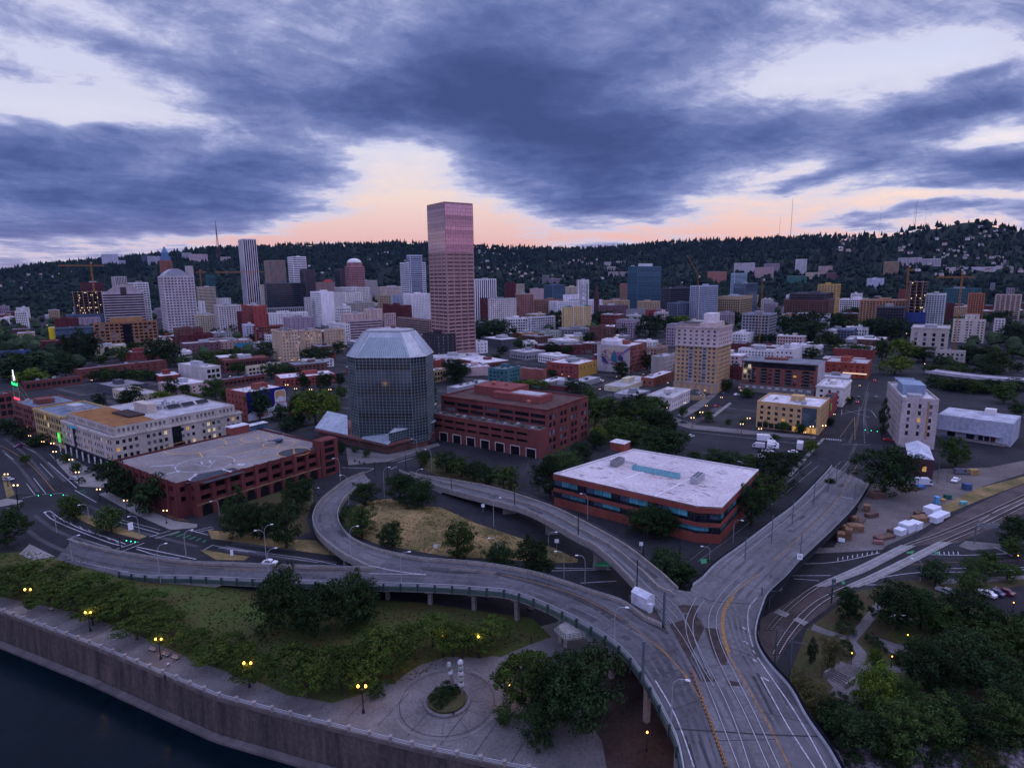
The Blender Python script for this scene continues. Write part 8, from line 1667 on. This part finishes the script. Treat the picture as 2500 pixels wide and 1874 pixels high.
def vehicle(fr,x,y,a,kind,col,label,lights=0,s=1.0,cat=None):
 """a: compass bearing of its nose"""
 P=drop(*S(fr,x,y));r=thing({'car':'parked_car','van':'van','pickup':'pickup_truck','truck':'box_truck'}[kind],label,cat or{'car':'car','van':'van','pickup':'pickup','truck':'truck'}[kind],P,math.radians(90-a),'vehicles');r.scale=(s,s,s);w=1.8 if kind=='car' else 2.0 if kind!='truck' else 2.3
 k=(kind,col)
 if k not in VPR:
  b=MB();profile(b,SHP[kind][0],w)
  if kind=='truck':profile(b,[(2.0,.5),(3.4,.5),(3.4,1.3),(3.1,1.5),(2.6,2.35),(2.0,2.4)],w*.92)
  if kind in('car','pickup'):profile(b,[(x_,z+(.04 if z>1.2 else 0))for x_,z in SHP[kind][1]],w,0,.16)
  g=MB();profile(g,[(x_*.97+.02,z-(.03 if z>1.2 else-.06))for x_,z in SHP[kind][1]],w,0,.13 if kind in('car','pickup')else-.02)
  g2=MB()
  if kind=='pickup':g2.box((-1.75,0,1.085),1.9,1.6,.02)
  VPR[k]=(b.mesh('body',paint(col)),g.mesh('windows',M_GLS),g2.mesh('cargo_bed',M_BLACK)if g2.v else None)
 m=VPR[k];link('body',m[0],r);link('windows',m[1],r)
 if m[2]:link('cargo_bed',m[2],r)
 L_=SHP[kind][2]*.31
 for sx in(-1,1):
  for sy in(-1,1):o=link('wheel',WH,r,(sx*L_,sy*(w/2-.12),.34));o.rotation_euler.x=math.pi/2
 for sy in(-1,1):
  nose=max(v[0]for v in SHP[kind][0])+(1.5 if kind=='truck' else 0);b=MB();b.box((nose-.1,sy*w*.36,.6),.2,.3,.16);b.build('headlight',neon('headlight',(1,.85,.6),6)if lights&1 else M_SIGNW,r);b=MB();b.box((min(v[0]for v in SHP[kind][0])-.01,sy*w*.36,.68),.1,.3,.18);b.build('tail_light',neon('tail_light',(1,.03,.03),6)if lights&2 else M_REDP,r)
CW,CB,CR,CS,CK=(.62,.63,.66),(.02,.04,.09),(.28,.02,.03),(.25,.26,.28),(.03,.03,.035)
for v in(('i',1295,625,108,'truck',CW,'white box truck at the back of the lot, tallest in its row',0,1.15),('i',1365,655,112,'van',CW,'white high van just in front of the box truck',0,1.0),('i',1368,668,112,'van',(.6,.6,.62),'white van second from the box truck, with side windows'),('i',1364,686,112,'van',(.61,.62,.64),'white van nearest the two pickups'),('i',1320,716,112,'pickup',CW,'white pickup parked beside the vans'),('i',1250,764,112,'pickup',(.6,.61,.64),'white pickup parked apart, nearest the trees'),('i',1240,680,292,'truck',(.5,.45,.5),'pale box truck with a blue cab, left of the vans',0,.85),('i',1597,690,28,'truck',(.55,.53,.56),'pale camper truck parked alone at the lot edge',0,1.2,'camper'),('i',1535,725,285,'car',CW,'white car parked in front of the pale camper'),('i',595,465,100,'car',(.03,.06,.08),'dark teal car on the street left of the lots'),('i',658,597-10,55,'car',(.5,.5,.52),'silver car parked by the pale corner building'),('i',878,328,55,'car',CR,'red car parked beside the empty lot'),('i',1052,228,55,'car',CW,'white car under the balconied brick apartments'),('i',948,218,55,'car',(.05,.09,.12),'dark car parked at the end of the tan garage'),('i',1080,825,112,'car',CS,'grey car half hidden by the trees behind the pale roof'),('j',770,292,30,'car',CK,'dark car with red tail lights on the street by the cream building',2),('j',918,105,30,'car',CK,'car with bright tail lights farthest up the street',2),('j',780,252,30,'car',CK,'black car just ahead of the dark car on the street'),('j',930,250,210,'car',CK,'dark car parked along the tall hotel'),('j',1040,620,120,'car',CR,'small red car in the shade below the tall hotel',2),('j',1615,970,230,'pickup',CW,'white pickup on the gravel yard'),('j',1550,620,120,'van',(.03,.05,.09),'dark van at the loading dock'),('j',1665,905,100,'van',(.10,.11,.14),'dark grey van behind the white pickup on the yard'),('j',1335,1000,100,'truck',(.52,.55,.6),'white covered trailer by the small brick hall',0,.95,'trailer'),('o',1530,870,330,'car',CS,'silver blue car at the left end of the right hand car park'),('o',1880,890,330,'car',CW,'white car in the right hand car park'),('o',1950,880,330,'car',CB,'dark blue car between the white and the maroon car'),('o',2035,875,330,'car',(.09,.015,.03),'maroon car at the end of the parked row'),('o',1150,1100,300,'car',CW,'white car glimpsed under the park trees'),('f',163,672,205,'car',(.12,.03,.1),'purple car with pink tail lights on the avenue',2),('f',645,955,100,'car',CS,'silver blue car parked on the pavement by the white columns'),('f',75,960,100,'car',CS,'pale car behind the grass verge at the left edge'),('l',385,622,95,'car',CW,'white car on the lower road behind the ramp barrier'),('c',1300,1338,56,'car',CW,'car with white headlights by the painted wall',1),('d',1200,1092,54,'car',CK,'dark car with yellow headlights below the civic building',1),('d',2120,1275,40,'car',CW,'white car on the far right street'),('d',2100,1325,40,'car',CK,'dark car on the far right street')):vehicle(*v)
rs=random.Random(8)
for k in range(9):P=drop(*S('a',1530+k*8+(k%2)*14,1035+k*14));vehicle('a',1530+k*8+(k%2)*14,1035+k*14,145,'car',(CK,CS,CB)[k%3],'car with its headlights on in the street canyon, %s'%('farthest of nine','second farthest of nine','third farthest of nine','fourth farthest of nine','middle of nine','fourth nearest of nine','third nearest of nine','second nearest of nine','nearest of nine')[k],1)
# helicopter
P=dk('g',460,640);P.z=deckz;r=thing('helicopter','small dark blue helicopter standing on the garage roof','helicopter',P,math.radians(40));b=MB();b.tube([(-1.6,0,1.3),(-1.0,0,1.35),(.3,0,1.35),(1.5,0,1.15),(2.1,0,.95)],[.25,.8,1.0,.75,.2],10);b.tube([(-1.2,0,1.6),(-5.4,0,1.9)],[.35,.12],8);b.build('body',paint(CB),r,True);b=MB();b.tube([(0,0,2.2),(0,0,2.8)],.09,6);b.box((0,0,2.8),9.6,.24,.05,Vector((.8,.6,0)));b.build('main_rotor',M_STEEL,r);b=MB();b.frustum([(-5.2,-.04,1.2),(-4.9,-.04,1.2),(-4.9,.04,1.2),(-5.2,.04,1.2)],[(-5.7,-.04,2.9),(-5.3,-.04,2.9),(-5.3,.04,2.9),(-5.7,.04,2.9)]);b.build('tail_fin',M_SIGNW,r);b=MB()
for s in(-.9,.9):b.tube([(-1.5,s,.08),(1.7,s,.08),(2.0,s,.3)],.06,5);b.tube([(-.7,s,.1),(-.6,s*.5,.8)],.05,4);b.tube([(.8,s,.1),(.7,s*.5,.8)],.05,4)
b.build('skids',M_BLACK,r)
# ================================================================ lumber yard
M_WRAP,M_WOOD,M_WOOD2=mat('white_wrap',(.56,.58,.64),.55,.12,.8),mat('lumber',(.20,.12,.072),.85,.3,.6,fine=3),mat('lumber_grey',(.12,.075,.06),.9,.3,.6,fine=3)
def bundle(fr,x,y,l,w,h,a,m,label,name='lumber_stack'):
 P=drop(*S(fr,x,y));r=thing(name,label,'lumber stack',P,math.radians(90-a),'lumber stacks in the yard');nl=max(1,round(h/.8))
 for k in range(nl):
  b=MB();z=h*k/nl;hh=h/nl-.12;o=rs.uniform(-.12,.12);b.box((o,0,z+.1),l,w,hh)
  if m is not M_WRAP:
   for q in range(4):b.box((o+rs.uniform(-.2,.2),(-.375+.25*q)*w,z+.1),l+rs.uniform(.05,.5),w*.2,hh+.02)
  b.build('wrapped_pack' if m is M_WRAP else 'board_pack',m,r)
 b=MB()
 for q in(-.35,0,.35):b.box((q*l,0,0),.12,w+.05,.1)
 b.build('bearers',M_WOOD2,r)
for v in((1410,185,5.5,3.5,2.6,60,M_WRAP,'tall white wrapped lumber stack farthest along the yard'),(1490,215,5.5,3.2,1.6,60,M_WRAP,'low white wrapped stack with a torn brown top'),(1440,255,4.5,3,2.2,60,M_WRAP,'white wrapped stack just in front of the torn one'),(1195,335,4.5,3.5,2.8,60,M_WRAP,'white wrapped stack beside the middle of the tracks'),(1262,315,3.6,3.4,2.4,60,M_WRAP,'white wrapped stack tucked behind the middle one'),(1135,365,3.2,2.6,2.0,60,M_WRAP,'smallest white wrapped stack nearest the crossing'),(1310,250,5.5,3.2,1.6,75,M_WOOD,'bright brown board stack beside the white wrapped stacks'),(1300,205,3,2,1.5,75,M_WOOD2,'dull brown board stack behind the bright one'),(1000,400,7,2.6,.9,70,M_WOOD2,'long low heap of dark timbers near the crossing'),(1080,350,3.5,2,1.2,70,M_WOOD2,'short brown stack touching the smallest white one'),(945,445,2.6,1.6,1.0,100,mat('red_crate',(.2,.1,.09),.8,.2,1),'pinkish crate by the yard fence'),(745,335,4.5,3,2.2,100,M_WOOD,'large square board stack under the viaduct edge'),(690,400,2.4,2,3.4,30,M_WOOD,'tallest narrow board stack under the viaduct edge'),(625,415,2.6,2.2,2.6,30,M_WOOD,'board stack nearest the white fence notice'),(655,335,2.4,2,2.0,30,M_WOOD,'board stack behind the two tall narrow ones'),(745,250,2,1.8,1.6,60,M_WOOD,'small round shouldered board stack'),(805,262,4,1.4,.7,45,M_WOOD2,'slanting heap of loose boards'),(890,215,4.5,2,1.4,70,M_WOOD2,'dark heap of mixed timber in the yard middle'),(850,165,2.4,2.2,2.4,30,M_WOOD,'board stack beside the sloping viaduct foot')):bundle('o',*v)
for v in((935,1110,5,3,2.4,80,M_WOOD2,'dark jumble of timber under the large yard tree'),(1020,1060,3,2,1.5,80,CR,'x'),(1220,1040,9,3,1.0,75,M_WOOD2,'long flat brown timber pile by the blue tarpaulin'),(1300,1030,3.4,2.6,1.2,75,mat('blue_tarp',(.03,.12,.3),.6,.2,.6),'timber pile under a blue tarpaulin')):
 if v[7]!='x':bundle('j',*v)
for(x,y,s,c,lb)in((1452,1160,(1.5,1.5,2.6),(.12,.3,.5),'pale blue portable toilet at the yard edge'),(1545,1120,(2.4,1.6,1.6),(.03,.09,.07),'dark green waste bin at the yard edge'),(1505,1140,(1.6,1.2,.8),(.4,.25,.08),'small yellow box at the yard edge'),(1680,1170,(2.4,1.4,1.2),(.12,.3,.28),'teal tipped box on the grass strip'),(1710,1040,(2.6,2.6,2.4),(.05,.08,.16),'dark blue steel cabinet in the yard'),(1765,910,(3.4,2.0,2.2),(.3,.2,.08),'yellow loader body parked beside the grey van')):
 P=drop(*S('j',x,y));r=thing('cabinet',lb,'container',P);b=MB();b.frustum([(s[0]/2*i,s[1]/2*j,.1)for i,j in((-1,-1),(1,-1),(1,1),(-1,1))],[(s[0]*.46*i,s[1]*.46*j,s[2])for i,j in((-1,-1),(1,-1),(1,1),(-1,1))]);b.build('body',cmat(c),r);b=MB();b.box((0,0,s[2]),s[0],s[1],.15);b.build('lid',cmat(tuple(v*1.2 for v in c)),r);b=MB();b.box((0,-s[1]*.5,.3),s[0]*.5,.06,s[2]*.6);b.build('door',cmat(tuple(v*.8 for v in c)),r)
# white hut between the viaducts
P=bp(*S('m',1655,975),9.7);r=thing('hut','white prefabricated signal hut with a peaked roof between the viaducts','hut',P,math.radians(-52));b=MB();b.box((0,0,0),4.6,2.8,2.9);b.build('wall',cmat((.42,.43,.48)),r);b=MB();b.poly([(-2.4,-1.5,2.9),(2.4,-1.5,2.9),(2.4,0,3.7),(-2.4,0,3.7)]);b.poly([(2.4,1.5,2.9),(-2.4,1.5,2.9),(-2.4,0,3.7),(2.4,0,3.7)]);b.poly([(-2.3,-1.4,2.9),(-2.3,1.4,2.9),(-2.3,0,3.65)]);b.poly([(2.3,-1.4,2.9),(2.3,1.4,2.9),(2.3,0,3.65)]);b.build('roof',cmat((.5,.52,.58),'roof'),r);b=MB();b.box((2.9,-1.0,0),.9,1.0,2.0);b.build('cabinet',cmat((.45,.47,.52)),r)
b=MB()
for k in range(6):b.box((3.6+k*.9,.4,0),.45,.9,.7)
o=b.build('cable_boxes',M_DKUNIT,r)
# small things: cones, benches, people, far viaduct
for k in range(24):
 t=k/23;P=drop(*S('n',312+290*t,850+800*t));o=thing('delineator_post','','marker post',P);b=MB();b.tube([(0,0,0),(0,0,.95)],.08,5);b.build('post',mat('marker_orange',(.5,.22,.03),.7,.1,1)if k>1 else mat('cone_orange',(.6,.1,.03),.7,.1,1),o);b=MB();b.box((0,0,0),.4,.4,.06);b.build('base',M_BLACK,o);o['label']='yellow marker post in the row dividing tram tracks from traffic' if k>1 else('orange cone at the head of the marker row','second orange cone in the marker row')[k];o['group']='marker posts on the bridge'
for k,(x,y,lb)in enumerate(((1310,1370,'bench left of the third promenade lamp'),(1425,1415,'bench just right of the third promenade lamp'),(1505,1440,'bench farthest right in the promenade row'),(440,1020,'bench under the cherry trees near the second lamp'))):
 P=drop(*S('k',x,y));P.z=.02;r=thing('park_bench',lb,'bench',P,math.radians(-25),'benches on the promenade');b=MB();b.box((0,0,.42),1.9,.5,.08);b.build('seat',cmat((.3,.24,.2)),r);b=MB();b.box((0,.25,.5),1.9,.07,.5);b.build('backrest',cmat((.3,.24,.2)),r)
 for s in(-.8,.8):b=MB();b.box((s,0,0),.09,.45,.42);b.build('leg',M_BLACK,r)
def person(fr,x,y,a,J,label,top,leg,hair=(.03,.02,.018)):
 P=drop(*S(fr,x,y));E_=[('h','c'),('c','n'),('n','hd'),('c','sl'),('sl','el'),('el','wl'),('c','sr'),('sr','er'),('er','wr'),('h','pl'),('pl','kl'),('kl','al'),('al','tl'),('h','pr'),('pr','kr'),('kr','ar'),('ar','tr')];rd=dict(h=.15,c=.16,n=.06,hd=.11,sl=.075,sr=.075,el=.05,er=.05,wl=.04,wr=.04,pl=.10,pr=.10,kl=.07,kr=.07,al=.05,ar=.05,tl=.045,tr=.045)
 ks=list(rd);me=bpy.data.meshes.new('person');me.from_pydata([J[k]for k in ks],[(ks.index(p),ks.index(q))for p,q in E_],[]);o=bpy.data.objects.new('person',me);COL.objects.link(o);md=o.modifiers.new('skin','SKIN')
 for k,v in zip(ks,me.skin_vertices[0].data):v.radius=(rd[k],rd[k]);v.use_root=(k=='h')
 o.modifiers.new('smooth','SUBSURF').render_levels=1;bpy.context.view_layer.update();m2=bpy.data.meshes.new_from_object(o.evaluated_get(bpy.context.evaluated_depsgraph_get()));o.modifiers.clear();o.data=m2;m2.materials.clear()
 for m in(cmat(top),cmat(leg),cmat((.30,.19,.14))):m2.materials.append(m)
 for p in m2.polygons:z=p.center.z;p.material_index=2 if z>J['n'][2]else(1 if z<J['h'][2]+.06 else 0)
 o.location=P;o.rotation_euler.z=math.radians(90-a);tag(o,label,'person','people by the river');b=MB();hd=Vector(J['hd']);b.lathe(hd+Vector((-.02,0,-.02)),[(.10,0),(.125,.06),(.09,.13),(.02,.15)],8);b.build('hair',cmat(hair),o)
RUN=dict(h=(0,0,.95),c=(.06,0,1.35),n=(.08,0,1.5),hd=(.1,0,1.64),sl=(.07,.2,1.4),el=(-.15,.27,1.2),wl=(.08,.26,1.08),sr=(.07,-.2,1.4),er=(.05,-.28,1.15),wr=(.3,-.2,1.25),pl=(0,.1,.9),kl=(.28,.1,.6),al=(.1,.1,.22),tl=(.26,.1,.16),pr=(0,-.1,.9),kr=(-.08,-.1,.5),ar=(-.4,-.1,.3),tr=(-.44,-.1,.16));STD=dict(RUN,c=(0,0,1.35),n=(0,0,1.5),hd=(.02,0,1.64),el=(0,.26,1.12),wl=(.06,.26,.86),er=(0,-.26,1.12),wr=(.06,-.26,.86),kl=(.03,.11,.5),al=(0,.11,.08),tl=(.17,.12,.04),kr=(.02,-.11,.5),ar=(0,-.11,.08),tr=(.17,-.12,.04));SIT=dict(STD,h=(0,0,.52),c=(.05,0,.92),n=(.08,0,1.06),hd=(.12,0,1.2),sl=(.06,.2,.97),sr=(.06,-.2,.97),el=(.12,.26,.72),er=(.12,-.26,.72),wl=(.34,.14,.6),wr=(.34,-.14,.6),pl=(.05,.1,.5),pr=(.05,-.1,.5),kl=(.45,.12,.5),kr=(.45,-.12,.5),al=(.45,.12,.08),ar=(.5,-.12,.08),tl=(.62,.12,.04),tr=(.66,-.12,.04))
person('k',1452,1520,115,RUN,'jogger in a white shirt and dark shorts on the promenade',(.6,.62,.66),(.03,.03,.05));person('p',1425,1205,180,SIT,'person in dark clothes sitting on the planter edge',(.02,.02,.025),(.02,.02,.03));person('p',2012,705,60,STD,'person in black standing on the path to the viaduct',(.02,.02,.025),(.02,.02,.025));person('m',695,1300,60,STD,'person in dark clothes walking under the viaduct steps',(.03,.025,.03),(.02,.02,.025));person('k',1425,1630,100,STD,'person in black leaning near the river railing',(.02,.02,.03),(.02,.02,.03))
vp=[drop(*S('d',x,y))for x,y in((1390,1500),(1700,1545),(2000,1575),(2350,1600))];vr=thing('elevated_road','long pale elevated road crossing behind the tall hotel','viaduct');vz=[p+UP*7 for p in spline(vp,8)];vl,vr2=offset(vz,6),offset(vz,-6);b=MB()
for k in range(len(vz)-1):b.poly([vl[k],vl[k+1],vr2[k+1],vr2[k]]);[b.poly([e[k]+UP*.9,e[k+1]+UP*.9,e[k+1]-UP*1.4,e[k]-UP*1.4])for e in(vl,vr2)]
b.build('deck',cmat((.36,.35,.38)),vr)
for k in range(0,len(vz),3):b=MB();b.box((vz[k].x,vz[k].y,0),1.4,1.4,5.8);b.build('pier',M_CONC,vr)
# stair and low walls of the park, viewing stair under the green rail
r=thing('park_steps','broad flight of park steps with low side walls','steps');a,c=bp(*S('n',1510,830),0),bp(*S('n',1690,925),0);e=(c-a);L_=e.length;e.normalize();v=Vector((e.y,-e.x,0))
for k in range(6):b=MB();q=a+v*(k*.55);b.prism([q,q+e*L_,q+e*L_+v*.5,q+v*.5],0,.95-k*.16);b.build('step',M_PAVE,r)
for q in(a,c):b=MB();b.prism([q,q+e*.35,q+e*.35+v*3.6,q+v*3.6],0,1.3);b.build('side_wall',M_CONC,r)
r=thing('lookout_landing','green railed concrete landing hanging off the curved viaduct','landing');lp=[bp(*S('m',*q),8.6)for q in((990,1110),(890,1180),(990,1270),(1170,1245),(1210,1290),(1290,1250),(1230,1190))];b=MB();b.prism(lp,8.1,8.6);b.build('slab',M_CONC,r);b=MB()
for z in(.4,.75,1.1):b.tube([p+UP*z for p in lp[:6]],.07,4)
for p,q in zip(lp,lp[1:6]):
 for k in range(5):s=p.lerp(q,k/5);b.tube([s,s+UP*1.1],.05,4)
b.build('railing',M_GREEN,r)
for q in(lp[2],lp[4]):b=MB();b.box((q.x,q.y+.5,0),.7,.7,8.1);b.build('column',M_CONC,r)
# ================================================================ air
b=MB();b.prism([(-5200,-260),(5200,-260),(5200,6200),(-5200,6200)],-14,560)
hz=b.build('haze',bpy.data.materials.new('haze_air'));stuff(tag(hz,'thin blue evening haze over the city and the hills','haze'));hm_=hz.data.materials[0];hm_.use_nodes=True;t=hm_.node_tree
for n in list(t.nodes):
 if n.type=='BSDF_PRINCIPLED':t.nodes.remove(n)
v=t.nodes.new('ShaderNodeVolumePrincipled');v.inputs['Color'].default_value=(.20,.38,1,1);v.inputs['Density'].default_value=.000008;t.links.new(v.outputs[0],[n for n in t.nodes if n.type=='OUTPUT_MATERIAL'][0].inputs['Volume'])
